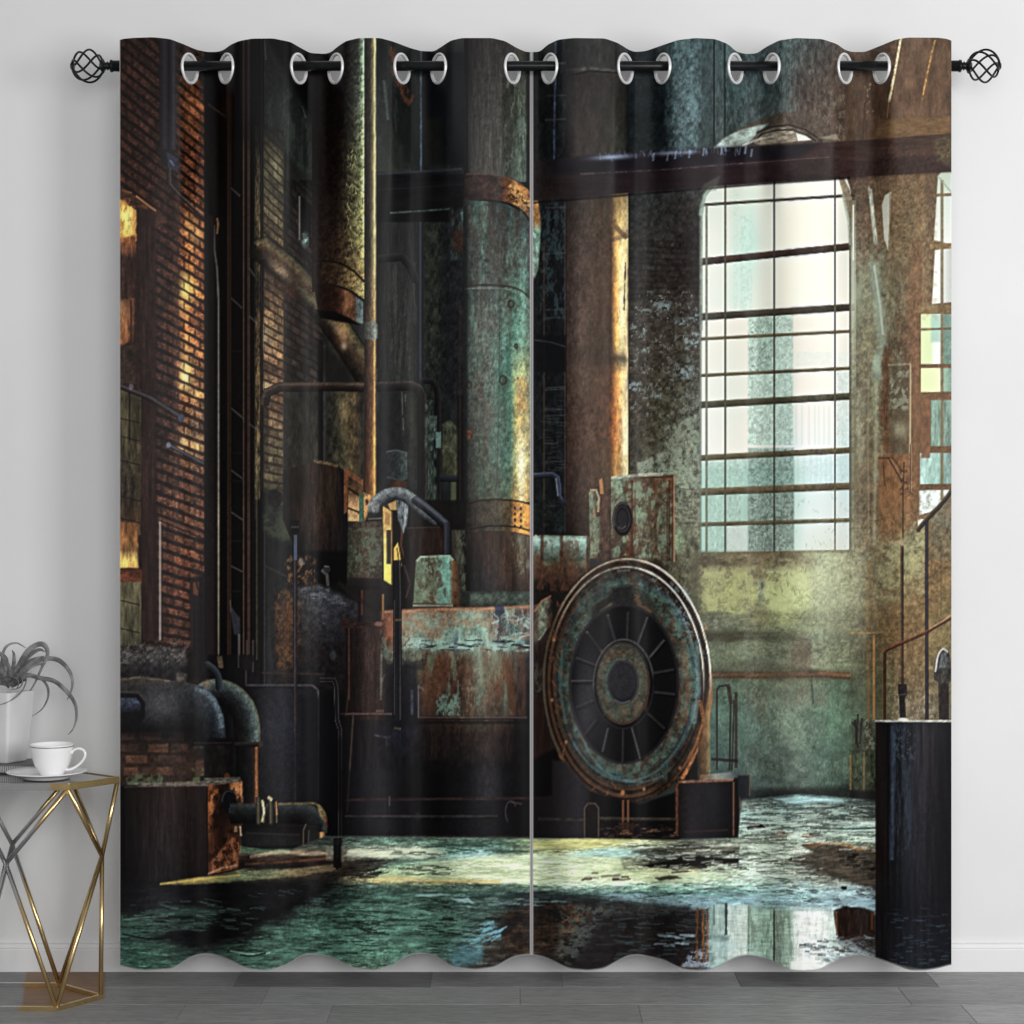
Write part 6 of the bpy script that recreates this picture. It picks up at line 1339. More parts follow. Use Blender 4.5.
flecks(R(580, 873, 625, 880), 8, 14, 2, (74, 58, 46), 0.85, 613, 0.0)
flecks([(345, 862), (385, 860), (380, 876), (350, 880)], 40, 14, 1.6, (30, 25, 23), 0.8, 614, -0.1)
fill([(338, 862), (372, 858), (398, 859), (380, 866), (356, 876), (338, 878)], (50, 42, 36), 0.6, 2, (0.6, 8, 2), rough=1.5)
# dark blots between
fill([(642, 866), (668, 860), (690, 856), (738, 858), (740, 864), (700, 866), (660, 868)], (26, 23, 22), 0.9, 1.2, (0.3, 8, 2), rough=1.8, rs=5)
fill([(632, 852), (660, 846), (690, 848), (740, 846), (738, 852), (680, 853), (650, 856)], (74, 70, 58), 0.7, 1.5, (0.5, 10, 2), rough=1.5, rs=5)
fill([(655, 878), (672, 875), (682, 878), (660, 881)], (46, 38, 32), 0.8, 1.2, rough=1, rs=4)
line([(678, 872), (700, 871)], 2, (200, 150, 110), 0.5, 1)
flecks([(640, 845), (745, 845), (745, 872), (660, 872)], 60, 12, 1.2, (230, 238, 220), 0.6, 615, 0.0)
flecks([(640, 845), (745, 845), (745, 872), (660, 872)], 50, 14, 1.4, (40, 36, 30), 0.7, 616, 0.0)
# right hand sheet
peel([(742, 802), (876, 806), (876, 900), (742, 880)], (206, 226, 210), 0.52, 22, 2.6, 0.07, 617, 0.75, 3)
peel([(742, 800), (876, 802), (876, 880), (742, 870)], (64, 70, 62), 0.58, 24, 2.4, 0.06, 618, 0.7, 3)
fill([(774, 799), (800, 797), (842, 799), (844, 802), (790, 803)], (170, 206, 206), 0.85, 1.2, (0.3, 14, 2))
fill([(832, 828), (876, 822), (876, 831), (838, 831)], (190, 220, 208), 0.7, 1.5, (0.2, 12, 2))
line([(810, 828), (850, 829), (876, 828)], 2, (40, 36, 30), 0.7, 1, rough=0.8)
fill([(746, 827), (752, 824), (762, 824), (766, 828), (748, 830)], (34, 30, 28), 0.95, 0.8, rough=0.6)
line([(752, 823), (762, 823)], 1.2, (96, 88, 80), 0.7)
fill([(800, 845), (830, 843), (876, 853), (876, 890), (852, 882), (814, 872), (822, 868), (785, 860), (800, 856), (812, 852)], (70, 60, 48), 0.9, 2, (0.5, 8, 2.5), rough=2, rs=6)
line([(805, 846), (835, 843), (862, 850)], 3, (150, 96, 50), 0.6, 1.5, (0.5, 8, 2), cur=True)
flecks([(775, 832), (815, 832), (815, 838), (775, 838)], 10, 12, 2, (110, 78, 56), 0.8, 619, 0.0)
flecks([(840, 852), (876, 856), (876, 872), (845, 870)], 26, 5, 2.2, (24, 19, 17), 0.85, 620, 0.0)
flecks([(742, 810), (876, 812), (876, 900), (742, 890)], 90, 14, 1.1, (50, 54, 48), 0.7, 621, 0.0)
flecks([(742, 812), (876, 815), (876, 845), (742, 870)], 70, 16, 1.2, (224, 236, 222), 0.6, 622, 0.0)
flecks([(800, 884), (876, 890), (876, 910), (740, 905)], 60, 8, 1.6, (50, 60, 62), 0.75, 623, 0.1)
peel([(780, 880), (876, 888), (876, 914), (720, 908)], (176, 206, 212), 0.5, 12, 3, 0.07, 624, 0.7, 3)
ell(844, 888, 3, 2, (20, 18, 20), 0.9)
# blue-grey edge of the puddle
peel([(600, 892), (876, 894), (876, 910), (700, 908), (600, 904)], (150, 180, 190), 0.53, 14, 2.4, 0.07, 625, 0.75, 3)
peel([(640, 898), (700, 896), (760, 902), (690, 908)], (150, 186, 200), 0.48, 8, 2.4, 0.08, 626, 0.8, 3)
fill([(532, 891), (580, 894), (620, 900), (690, 906), (690, 912), (600, 908), (520, 902), (480, 896)], (28, 29, 31), 0.6, 3, (0.5, 14, 2.5), rough=2)
fill([(416, 895), (440, 893), (452, 895), (430, 897)], (170, 206, 204), 0.85, 1, rough=0.6)
fill([(452, 899), (468, 898), (474, 903), (458, 902)], (160, 200, 204), 0.8, 1, rough=0.6)
flecks([(470, 898), (560, 898), (580, 906), (490, 906)], 26, 14, 1.3, (130, 160, 158), 0.6, 627, 0.0)
# dark puddle in the middle
PD = [(505, 908), (560, 902), (640, 906), (705, 912), (707, 962), (690, 975), (420, 978), (470, 950), (500, 930)]
peel(PD, (40, 30, 26), 0.42, 10, 5, 0.1, 628, 0.7, 6)
peel(PD, (96, 60, 34), 0.6, 4, 4, 0.07, 629, 0.65, 5)
peel(PD, (22, 24, 28), 0.55, 18, 4, 0.08, 630, 0.6, 5)
fill([(585, 925), (600, 912), (700, 912), (706, 960), (640, 975), (560, 975)], (28, 25, 27), 0.65, 6, (0.3, 10, 4))
peel([(560, 905), (612, 905), (596, 930), (572, 965), (556, 965)], (112, 124, 116), 0.52, 7, 4, 0.08, 631, 0.65, 5)
peel([(560, 905), (585, 905), (580, 925), (560, 935)], (150, 92, 50), 0.55, 4, 4, 0.08, 632, 0.6, 4)
flecks([(484, 922), (506, 922), (498, 940), (470, 948)], 30, 10, 1.8, (120, 186, 206), 0.7, 633, -0.35)
fill([(450, 958), (462, 946), (484, 948), (482, 962), (455, 968)], (90, 150, 164), 0.6, 3, (0.4, 10, 2.5), rough=2)
flecks([(600, 905), (700, 908), (700, 955), (600, 960)], 70, 16, 1.3, (66, 84, 88), 0.6, 634, 0.0)
flecks([(656, 930), (690, 932), (690, 948), (656, 948)], 14, 12, 2, (130, 156, 164), 0.75, 635, 0.05)
peel([(690, 952), (704, 948), (712, 966), (680, 968)], (190, 206, 226), 0.42, 5, 3, 0.08, 636, 0.85, 2)
for x, c in ((697, (110, 62, 26)), (703, (150, 84, 34)), (707.5, (140, 76, 30))):
    line([(x, 962), (x, 908)], 2.6, c, 0.6, 1, (0.7, 2, 4), rough=0.8)
# reflection of the window
RF = [(709, 904), (838, 908), (838, 945), (800, 975), (709, 975)]
fill(RF, ('h', [(709, (120, 150, 144)), (718, (176, 200, 190)), (724, (150, 176, 170)), (730, (196, 210, 204)), (745, (206, 216, 206)), (749, (150, 172, 156)), (760, (140, 168, 150)), (772, (160, 190, 170)), (776, (130, 150, 132)), (790, (150, 176, 158)), (795, (214, 224, 216)), (806, (240, 242, 238)), (820, (236, 240, 234)), (838, (206, 220, 210))]), 0.8, 1.5, (0.16, 3, 12), seed=640)
for x, y0, y1, c, wd in ((726, 903, 935, (40, 46, 44), 2.4), (774, 908, 965, (60, 68, 58), 2.2), (714, 905, 925, (110, 130, 124), 2), (748.5, 906, 960, (110, 130, 116), 1.6), (837, 910, 936, (90, 70, 50), 2)):
    line([(x, y1), (x, y0)], wd, c, 0.85, 0.7, rough=0.5, rs=4)
peel(R(748, 906, 794, 968), (104, 124, 106), 0.56, 3, 16, 0.08, 641, 0.6)
fill([(714, 934), (730, 936), (728, 942), (712, 942)], (90, 110, 108), 0.5, 2)
peel([(708, 940), (750, 945), (770, 975), (706, 975)], (190, 214, 216), 0.48, 9, 3, 0.08, 642, 0.6, 3)
flecks([(800, 945), (850, 935), (870, 950), (820, 965)], 60, 8, 1.5, (40, 48, 48), 0.75, 643, 0.1)
peel([(800, 940), (840, 930), (876, 948), (876, 975), (810, 972)], (176, 196, 198), 0.5, 8, 3, 0.08, 644, 0.7, 3)
fill([(790, 962), (812, 958), (834, 968), (820, 976), (790, 976)], (240, 242, 236), 0.8, 2)
fill([(833, 910), (846, 906), (864, 908), (874, 912), (874, 932), (850, 936), (838, 938)], (38, 24, 18), 0.97, 1.2, (0.6, 3, 8), rough=1)
line([(837, 935), (836, 912)], 2, (150, 100, 60), 0.6, 1)
line([(872, 930), (872, 912)], 2.4, (110, 60, 32), 0.7, 1)
fill([(850, 940), (876, 934), (876, 956), (860, 950)], (50, 42, 40), 0.7, 2, (0.5, 4, 3))
flecks([(850, 938), (876, 934), (876, 972), (850, 965)], 40, 6, 1.4, (120, 140, 146), 0.6, 645, 0.2)
fill([(745, 904), (830, 908), (838, 912), (760, 910)], (150, 180, 178), 0.5, 2, (0.5, 10, 2))
# black feet of pipes standing on the floor
line([(337.5, 868), (337.5, 838)], 8, [(-1, (20, 19, 22)), (0, (30, 28, 31)), (1, (14, 13, 15))], 0.97)
line([(342.5, 862), (342.5, 846)], 2, (110, 100, 92), 0.7)
line([(337, 870), (338, 858)], 3, (20, 18, 20), 0.9)
ell(338, 842, 5, 3, (40, 36, 38), 0.8, 1)
line([(640, 839), (678, 841)], 2, (90, 90, 70), 0.5)

# dark tank, bottom right
TK = [(875.5, 721), (953, 721), (953, 975), (875.5, 960)]
fill(TK, ('hv', [(722, [(875, (30, 22, 22)), (886, (26, 20, 22)), (889, (22, 22, 28)), (893, (46, 54, 66)), (900, (28, 30, 36)), (912, (34, 36, 42)), (925, (48, 46, 50)), (940, (30, 28, 32)), (953, (22, 22, 28))]),
                 (760, [(875, (30, 20, 20)), (887, (26, 20, 22)), (890, (22, 24, 30)), (893, (40, 48, 60)), (898, (24, 24, 28)), (910, (36, 36, 44)), (925, (48, 44, 50)), (940, (24, 22, 28)), (953, (20, 20, 26))]),
                 (860, [(875, (32, 20, 18)), (887, (28, 20, 20)), (892, (24, 26, 34)), (896, (26, 24, 26)), (908, (34, 36, 46)), (920, (38, 36, 42)), (940, (20, 18, 24)), (953, (20, 20, 26))]),
                 (910, [(875, (30, 18, 18)), (886, (20, 18, 22)), (905, (22, 24, 32)), (920, (26, 26, 34)), (953, (16, 16, 24))]),
                 (970, [(875, (26, 20, 22)), (905, (26, 32, 40)), (920, (30, 36, 44)), (953, (14, 16, 24))])]), 1, 0.8, (0.3, 3, 40), seed=251)
peel(R(889, 724, 912, 860), (58, 72, 92), 0.57, 3, 30, 0.1, 252, 0.6)
peel(R(893, 728, 915, 760), (78, 92, 110), 0.6, 2.5, 3, 0.06, 253, 0.6)
line([(892.5, 860), (892.5, 726)], 3, (60, 72, 92), 0.6, 1.2, (0.5, 3, 10))
line([(906, 850), (905, 770)], 3, (54, 62, 78), 0.5, 1.5, (0.5, 3, 8))
line([(888, 722), (888, 900)], 1.4, (12, 10, 12), 0.8)
line([(875, 721), (953, 721)], 2, (190, 188, 178), 0.85, tex=(0.4, 6, 2))
ell(903, 719.5, 5, 1.8, (230, 232, 226), 0.8)
flecks(R(890, 908, 953, 966), 60, 8, 1.1, (70, 92, 108), 0.55, 254)

# ================================================================ overall
fill(R(204, 38, 312, 500), (218, 214, 214), 1, 10, mode='mul')
fill(R(376, 38, 466, 500), (216, 216, 220), 1, 10, mode='mul')
fill([(232, 36), (262, 36), (262, 150), (232, 140)], (150, 146, 146), 1, 14, mode='mul')
fill([(262, 30), (318, 30), (318, 190), (262, 120)], (176, 178, 176), 1, 8, mode='mul')
line([(272, 40), (314, 122)], 8, (14, 14, 15), 0.6, 4)
# plaster left of the light patch, ragged
peel(R(700, 566, 756, 614), (170, 172, 118), 0.46, 7, 7, 0.08, 701, 0.9, 4)
peel([(762, 568), (806, 566), (812, 600), (786, 616), (762, 608)], (206, 212, 158), 0.45, 8, 8, 0.1, 702, 0.9, 6)
flecks(R(700, 566, 810, 616), 26, 6, 1.1, (90, 92, 64), 0.4, 703, 1.2, 0.8)
fill(R(704, 632, 796, 641), (64, 62, 46), 0.45, 3, (0.5, 10, 3), rough=2)
flecks(R(704, 612, 850, 672), 60, 12, 1.3, (70, 70, 52), 0.3, 704, 0.2, 0.9)
# haze drifting from the window over the right panel
glow(835, 580, 40, 60, (140, 146, 112), 0.25)
glow(790, 720, 50, 60, (90, 100, 84), 0.16)
glow(905, 260, 40, 110, (140, 110, 70), 0.12)

# ink response: deep blacks, muted mid tones, gritty surface, crisp edges
def _blur(a, s):
    k = np.arange(-int(3 * s + 1), int(3 * s + 1) + 1); g = np.exp(-0.5 * (k / s) ** 2); g /= g.sum()
    p = np.pad(a, ((len(k) // 2,) * 2, (len(k) // 2,) * 2, (0, 0)), mode='edge')
    t = sum(g[i] * p[i:i + a.shape[0]] for i in range(len(k)))
    return sum(g[i] * t[:, i:i + a.shape[1]] for i in range(len(k)))


ALL = (slice(0, PH), slice(0, PW))
INK = np.clip(INK, 0, 1).astype(np.float32)
lum = (INK @ np.array([0.3, 0.59, 0.11], np.float32))[..., None]
sat = 0.76 + 0.2 * sm(0.45, 0.8, lum)
INK = lum + (INK - lum) * sat
gr = 0.55 * vnoise(XX / 1.7, YY / 1.9, 901) + 0.45 * vnoise(XX / 3.6, YY / 4.2, 902)
cr = np.abs(fbm(XX, YY, 9, 11, 903, 3) - 0.5) * 2          # hairline cracks
gritty = (1 - sm(0.45, 0.85, lum[..., 0])) * 0.26
gritty = gritty * (0.35 + 0.65 * sm(0.40, 0.62, fbm(XX, YY, 46, 60, 905, 3)))
INK = INK * (1 + gritty * (gr - 0.5) * 1.5)[..., None]
INK = INK * (1 - 0.28 * gritty * (1 - sm(0.0, 0.09, cr)))[..., None]
INK = np.clip(INK, 0, 1) ** 1.07
INK = INK + 0.85 * (INK - _blur(INK, 1.0)) + 0.12 * (INK - _blur(INK, 5.0))
INK = np.clip((INK - 0.010) / 0.990, 0.004, 1).astype(np.float32)
# ================================================================ the room
import bpy, bmesh, math, random
from mathutils import Vector, Matrix
random.seed(4)
SC = bpy.context.scene
COL = SC.collection
EYE = 1.077            # eye height of the photographer
FPX = 2000.0           # focal length in pixels of the 1024 frame
WALL_Y = 4.70
ROD_Y = 4.565


def at(px, py, y):
    """point at distance y that the photo shows at pixel px, py"""
    return Vector(((px - 512) * y / FPX, y, EYE - (py - 512) * y / FPX))


# ---------------------------------------------------------------- helpers
def obj(name, bm, mat, parent=None, smooth=True):
    me = bpy.data.meshes.new(name)
    bmesh.ops.recalc_face_normals(bm, faces=bm.faces)
    bm.to_mesh(me); bm.free()
    if smooth:
        for p in me.polygons:
            p.use_smooth = True
    o = bpy.data.objects.new(name, me)
    COL.objects.link(o)
    if mat:
        me.materials.append(mat)
    if parent:
        o.parent = parent
    return o


def empty(name, loc):
    o = bpy.data.objects.new(name, None)
    o.location = loc
    o.empty_display_size = 0.1
    COL.objects.link(o)
    return o


def tag(o, label, cat, group=None):
    o['label'] = label; o['category'] = cat
    if group:
        o['group'] = group


def add_box(bm, c, s, bevel=0.0, rot=None):
    r = bmesh.ops.create_cube(bm, size=1.0)
    vs = r['verts']
    M = Matrix.Translation(c) @ (rot.to_4x4() if rot else Matrix()) @ Matrix.Diagonal((s[0], s[1], s[2], 1))
    bmesh.ops.transform(bm, matrix=M, verts=vs)
    if bevel:
        es = list({e for v in vs for e in v.link_edges})
        bmesh.ops.bevel(bm, geom=es, offset=bevel, segments=2, affect='EDGES', profile=0.6)


def add_tube(bm, pts, rad, seg=12, cap=True, flat=1.0, up=None):
    """tube along pts; rad a number or a list; flat squashes the section"""
    pts = [Vector(p) for p in pts]
    n = len(pts)
    rads = rad if isinstance(rad, (list, tuple)) else [rad] * n
    rings = []
    ref = None
    for i in range(n):
        t = (pts[min(i + 1, n - 1)] - pts[max(i - 1, 0)]).normalized()
        if ref is None:
            a = Vector(up) if up else (Vector((0, 0, 1)) if abs(t.z) < 0.9 else Vector((1, 0, 0)))
            ref = (a - t * a.dot(t)).normalized()
        else:
            ref = (ref - t * ref.dot(t)).normalized()
        b = t.cross(ref)
        rings.append([bm.verts.new(pts[i] + ref * (math.cos(2 * math.pi * k / seg) * rads[i] * flat) + b * (math.sin(2 * math.pi * k / seg) * rads[i])) for k in range(seg)])
    for r0, r1 in zip(rings, rings[1:]):
        for k in range(seg):
            bm.faces.new((r0[k], r0[(k + 1) % seg], r1[(k + 1) % seg], r1[k]))
    if cap:
        bm.faces.new(rings[0][::-1]); bm.faces.new(rings[-1])


def add_lathe(bm, prof, M=None, seg=40, close=False):
    """prof: list of (r, z)"""
    M = M or Matrix()
    rings = []
    for r, z in prof:
        if r < 1e-6:
            rings.append([bm.verts.new(M @ Vector((0, 0, z)))])
        else:
            rings.append([bm.verts.new(M @ Vector((r * math.cos(2 * math.pi * k / seg), r * math.sin(2 * math.pi * k / seg), z))) for k in range(seg)])
    pairs = list(zip(rings, rings[1:]))
    if close:
        pairs.append((rings[-1], rings[0]))
    for a, b in pairs:
        for k in range(seg):
            q = [a[k % len(a)], a[(k + 1) % len(a)] if len(a) > 1 else None, b[(k + 1) % len(b)] if len(b) > 1 else None, b[k % len(b)]]
            q = [v for v in q if v is not None]
            if len(set(q)) >= 3:
                bm.faces.new(q)


def new_mat(name, base=(0.8, 0.8, 0.8), rough=0.5, metal=0.0, spec=0.5):
    m = bpy.data.materials.new(name); m.use_nodes = True
    nt = m.node_tree
    b = nt.nodes['Principled BSDF']
    b.inputs['Base Color'].default_value = (*base, 1)
    b.inputs['Roughness'].default_value = rough
    b.inputs['Metallic'].default_value = metal
    b.inputs['Specular IOR Level'].default_value = spec
    return m, nt, b


def nd(nt, kind, **kw):
    n = nt.nodes.new(kind)
    for k, v in kw.items():
        setattr(n, k, v)
    return n


def noisy(nt, b, c0, c1, scale, bump=0.0, detail=4, stretch=(1, 1, 1), lo=0.35, hi=0.65):
    tc = nd(nt, 'ShaderNodeTexCoord'); mp = nd(nt, 'ShaderNodeMapping')
    mp.inputs['Scale'].default_value = stretch
    nz = nd(nt, 'ShaderNodeTexNoise'); nz.inputs['Scale'].default_value = scale; nz.inputs['Detail'].default_value = detail
    cr = nd(nt, 'ShaderNodeValToRGB')
    cr.color_ramp.elements[0].position = lo; cr.color_ramp.elements[1].position = hi
    cr.color_ramp.elements[0].color = (*c0, 1); cr.color_ramp.elements[1].color = (*c1, 1)
    L = nt.links.new
    L(tc.outputs['Object'], mp.inputs['Vector']); L(mp.outputs['Vector'], nz.inputs['Vector'])
    L(nz.outputs['Fac'], cr.inputs['Fac']); L(cr.outputs['Color'], b.inputs['Base Color'])
    if bump:
        bp = nd(nt, 'ShaderNodeBump'); bp.inputs['Strength'].default_value = bump; bp.inputs['Distance'].default_value = 0.002
        L(nz.outputs['Fac'], bp.inputs['Height']); L(bp.outputs['Normal'], b.inputs['Normal'])
    return cr


# ---------------------------------------------------------------- materials
wall_m, nt, b = new_mat('wall_paint', rough=0.85, spec=0.15)
noisy(nt, b, (0.735, 0.735, 0.735), (0.765, 0.765, 0.765), 3.0, 0.05)
base_m, nt, b = new_mat('baseboard_paint', rough=0.5, spec=0.3)
noisy(nt, b, (0.76, 0.76, 0.76), (0.79, 0.79, 0.79), 5.0)
black_m, nt, b = new_mat('black_metal', rough=0.30, metal=0.0, spec=0.22)
noisy(nt, b, (0.004, 0.0045, 0.005), (0.009, 0.010, 0.011), 60.0)
ring_m, nt, b = new_mat('brushed_nickel', rough=0.34, metal=0.2)
noisy(nt, b, (0.74, 0.74, 0.74), (0.84, 0.84, 0.84), 200.0)
lining_m, nt, b = new_mat('grey_lining', rough=0.9, spec=0.1)
noisy(nt, b, (0.58, 0.58, 0.58), (0.64, 0.64, 0.64), 400.0)
china_m, nt, b = new_mat('white_china', rough=0.16, spec=0.5)
noisy(nt, b, (0.93, 0.93, 0.93), (0.95, 0.95, 0.95), 10.0)
line_m, nt, b = new_mat('silver_line', rough=0.3, metal=0.8)
noisy(nt, b, (0.22, 0.22, 0.22), (0.34, 0.34, 0.34), 60.0)
pot_m, nt, b = new_mat('white_glazed_pot', rough=0.35, spec=0.4)
noisy(nt, b, (0.60, 0.60, 0.60), (0.74, 0.74, 0.74), 14.0, 0.1, 5, (1, 1, 0.35))
soil_m, nt, b = new_mat('dark_fibre', rough=0.95)
noisy(nt, b, (0.02, 0.02, 0.02), (0.30, 0.30, 0.30), 120.0, 0.6, 5, (1, 1, 1), 0.45, 0.7)
leaf_m, nt, b = new_mat('grey_leaf', rough=0.6, spec=0.3)
noisy(nt, b, (0.10, 0.103, 0.10), (0.28, 0.285, 0.28), 40.0, 0.15, 3)
page_m, nt, b = new_mat('page_edges', rough=0.9, spec=0.1)
tc = nd(nt, 'ShaderNodeTexCoord'); wv = nd(nt, 'ShaderNodeTexWave', bands_direction='X')
wv.inputs['Scale'].default_value = 62.0; wv.inputs['Distortion'].default_value = 1.5; wv.inputs['Detail'].default_value = 2
cr = nd(nt, 'ShaderNodeValToRGB'); cr.color_ramp.elements[0].color = (0.16, 0.16, 0.16, 1); cr.color_ramp.elements[1].color = (0.62, 0.62, 0.62, 1)
nt.links.new(tc.outputs['Object'], wv.inputs['Vector']); nt.links.new(wv.outputs['Fac'], cr.inputs['Fac']); nt.links.new(cr.outputs['Color'], b.inputs['Base Color'])
cover_m, nt, b = new_mat('grey_cover', rough=0.6, spec=0.3)
noisy(nt, b, (0.12, 0.12, 0.12), (0.20, 0.20, 0.20), 30.0, 0.1, 4, (1, 6, 1))
glass_m, nt, b = new_mat('smoked_glass_top', rough=0.08, spec=0.8)
noisy(nt, b, (0.24, 0.24, 0.24), (0.30, 0.30, 0.30), 9.0)

# two-tone plating of the side table: bright steel on the left, brass on the right
gold_m, nt, b = new_mat('two_tone_plating', rough=0.24, metal=0.92)
L = nt.links.new
tc = nd(nt, 'ShaderNodeTexCoord'); sx = nd(nt, 'ShaderNodeSeparateXYZ')
L(tc.outputs['Object'], sx.inputs[0])
m1 = nd(nt, 'ShaderNodeMath', operation='SUBTRACT'); m1.inputs[1].default_value = 0.28; L(sx.outputs['Z'], m1.inputs[0])
m2 = nd(nt, 'ShaderNodeMath', operation='MAXIMUM'); m2.inputs[1].default_value = 0.0; L(m1.outputs[0], m2.inputs[0])
m3 = nd(nt, 'ShaderNodeMath', operation='MULTIPLY'); m3.inputs[1].default_value = 0.34; L(m2.outputs[0], m3.inputs[0])
m4 = nd(nt, 'ShaderNodeMath', operation='SUBTRACT'); L(m3.outputs[0], m4.inputs[1])
m5 = nd(nt, 'ShaderNodeMath', operation='MULTIPLY_ADD'); m5.inputs[1].default_value = 0.20; L(sx.outputs['Y'], m5.inputs[0]); L(sx.outputs['X'], m5.inputs[2]); L(m5.outputs[0], m4.inputs[0])
mr = nd(nt, 'ShaderNodeMapRange'); mr.inputs['From Min'].default_value = -0.004; mr.inputs['From Max'].default_value = 0.008
L(m4.outputs[0], mr.inputs['Value'])
nz = nd(nt, 'ShaderNodeTexNoise'); nz.inputs['Scale'].default_value = 25.0; L(tc.outputs['Object'], nz.inputs['Vector'])
g = nd(nt, 'ShaderNodeValToRGB'); g.color_ramp.elements[0].color = (0.50, 0.345, 0.15, 1); g.color_ramp.elements[1].color = (0.80, 0.60, 0.31, 1)
L(nz.outputs['Fac'], g.inputs['Fac'])
mx = nd(nt, 'ShaderNodeMix', data_type='RGBA'); mx.inputs['A'].default_value = (0.56, 0.56, 0.57, 1)
L(mr.outputs['Result'], mx.inputs['Factor']); L(g.outputs['Color'], mx.inputs['B']); L(mx.outputs['Result'], b.inputs['Base Color'])

# printed cloth
cloth_m, nt, b = new_mat('printed_polyester', rough=0.40, spec=0.10)
at_n = nd(nt, 'ShaderNodeAttribute', attribute_name='ink'); L = nt.links.new
tc = nd(nt, 'ShaderNodeTexCoord')
nz = nd(nt, 'ShaderNodeTexNoise'); nz.inputs['Scale'].default_value = 700.0; nz.inputs['Detail'].default_value = 1
L(tc.outputs['Object'], nz.inputs['Vector'])
mr = nd(nt, 'ShaderNodeMapRange'); mr.inputs['To Min'].default_value = 0.94; mr.inputs['To Max'].default_value = 1.06
L(nz.outputs['Fac'], mr.inputs['Value'])
vm = nd(nt, 'ShaderNodeVectorMath', operation='SCALE')
L(at_n.outputs['Color'], vm.inputs[0]); L(mr.outputs['Result'], vm.inputs['Scale']); L(vm.outputs['Vector'], b.inputs['Base Color'])

# floor boards
floor_m, nt, b = new_mat('grey_oak_boards', rough=0.5, spec=0.25)
L = nt.links.new
tc = nd(nt, 'ShaderNodeTexCoord'); mp = nd(nt, 'ShaderNodeMapping'); mp.inputs['Scale'].default_value = (2.6, 30.0, 1)
nz = nd(nt, 'ShaderNodeTexNoise'); nz.inputs['Scale'].default_value = 3.4; nz.inputs['Detail'].default_value = 12; nz.inputs['Roughness'].default_value = 0.72; nz.inputs['Distortion'].default_value = 2.2
tone = nd(nt, 'ShaderNodeAttribute', attribute_name='tone')
L(tc.outputs['Object'], mp.inputs['Vector']); 
va = nd(nt, 'ShaderNodeVectorMath', operation='ADD'); vs_ = nd(nt, 'ShaderNodeVectorMath', operation='SCALE'); vs_.inputs['Scale'].default_value = 37.0
L(tone.outputs['Color'], vs_.inputs[0]); L(mp.outputs['Vector'], va.inputs[0]); L(vs_.outputs['Vector'], va.inputs[1]); L(va.outputs['Vector'], nz.inputs['Vector'])
mr = nd(nt, 'ShaderNodeMapRange'); mr.inputs['From Min'].default_value = 0.25; mr.inputs['From Max'].default_value = 0.75; mr.inputs['To Min'].default_value = 0.40; mr.inputs['To Max'].default_value = 1.75
L(nz.outputs['Fac'], mr.inputs['Value'])
vm = nd(nt, 'ShaderNodeVectorMath', operation='SCALE'); L(tone.outputs['Color'], vm.inputs[0]); L(mr.outputs['Result'], vm.inputs['Scale'])
# brown tint on the boards under the side table: inside four straight edges
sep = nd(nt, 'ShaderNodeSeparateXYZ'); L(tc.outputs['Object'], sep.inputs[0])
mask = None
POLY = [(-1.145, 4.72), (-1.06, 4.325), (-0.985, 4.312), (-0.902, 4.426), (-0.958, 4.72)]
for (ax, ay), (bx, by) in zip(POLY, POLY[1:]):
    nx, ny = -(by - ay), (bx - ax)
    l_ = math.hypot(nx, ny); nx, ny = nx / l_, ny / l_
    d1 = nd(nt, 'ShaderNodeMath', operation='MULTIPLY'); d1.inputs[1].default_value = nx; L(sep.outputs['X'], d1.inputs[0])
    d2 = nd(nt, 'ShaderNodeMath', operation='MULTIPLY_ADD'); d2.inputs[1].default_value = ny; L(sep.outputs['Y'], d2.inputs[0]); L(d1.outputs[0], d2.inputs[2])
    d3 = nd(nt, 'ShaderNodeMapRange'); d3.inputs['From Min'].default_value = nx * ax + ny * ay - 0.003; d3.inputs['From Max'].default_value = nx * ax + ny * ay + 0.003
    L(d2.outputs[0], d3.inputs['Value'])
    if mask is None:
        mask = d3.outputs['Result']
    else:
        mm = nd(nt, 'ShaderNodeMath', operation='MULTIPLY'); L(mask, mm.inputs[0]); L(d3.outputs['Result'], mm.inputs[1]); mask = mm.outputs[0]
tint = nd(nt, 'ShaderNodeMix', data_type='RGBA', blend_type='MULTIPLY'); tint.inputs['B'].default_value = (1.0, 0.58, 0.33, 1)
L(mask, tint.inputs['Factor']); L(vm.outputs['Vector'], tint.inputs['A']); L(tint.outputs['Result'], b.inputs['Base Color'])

# ---------------------------------------------------------------- wall, floor, baseboard
bm = bmesh.new(); add_box(bm, Vector((0, WALL_Y + 0.05, 1.35)), (6.4, 0.10, 2.7))
o = obj('wall_back', bm, wall_m, smooth=False); o['kind'] = 'structure'
bm = bmesh.new()
# moulded profile swept along the wall (y out from the wall, z)
prof = [(0.0, 0.0), (0.016, 0.0), (0.016, 0.050), (0.0135, 0.052), (0.0135, 0.054), (0.015, 0.056), (0.012, 0.0635), (0.006, 0.065), (0.0, 0.065)]
a = [bm.verts.new((-3.2, WALL_Y - y, z)) for y, z in prof]
c = [bm.verts.new((3.2, WALL_Y - y, z)) for y, z in prof]
for k in range(len(prof)):
    j = (k + 1) % len(prof)
    bm.faces.new((a[k], a[j], c[j], c[k]))
bm.faces.new(a); bm.faces.new(c[::-1])
o = obj('baseboard_back', bm, base_m, smooth=False); o['kind'] = 'structure'


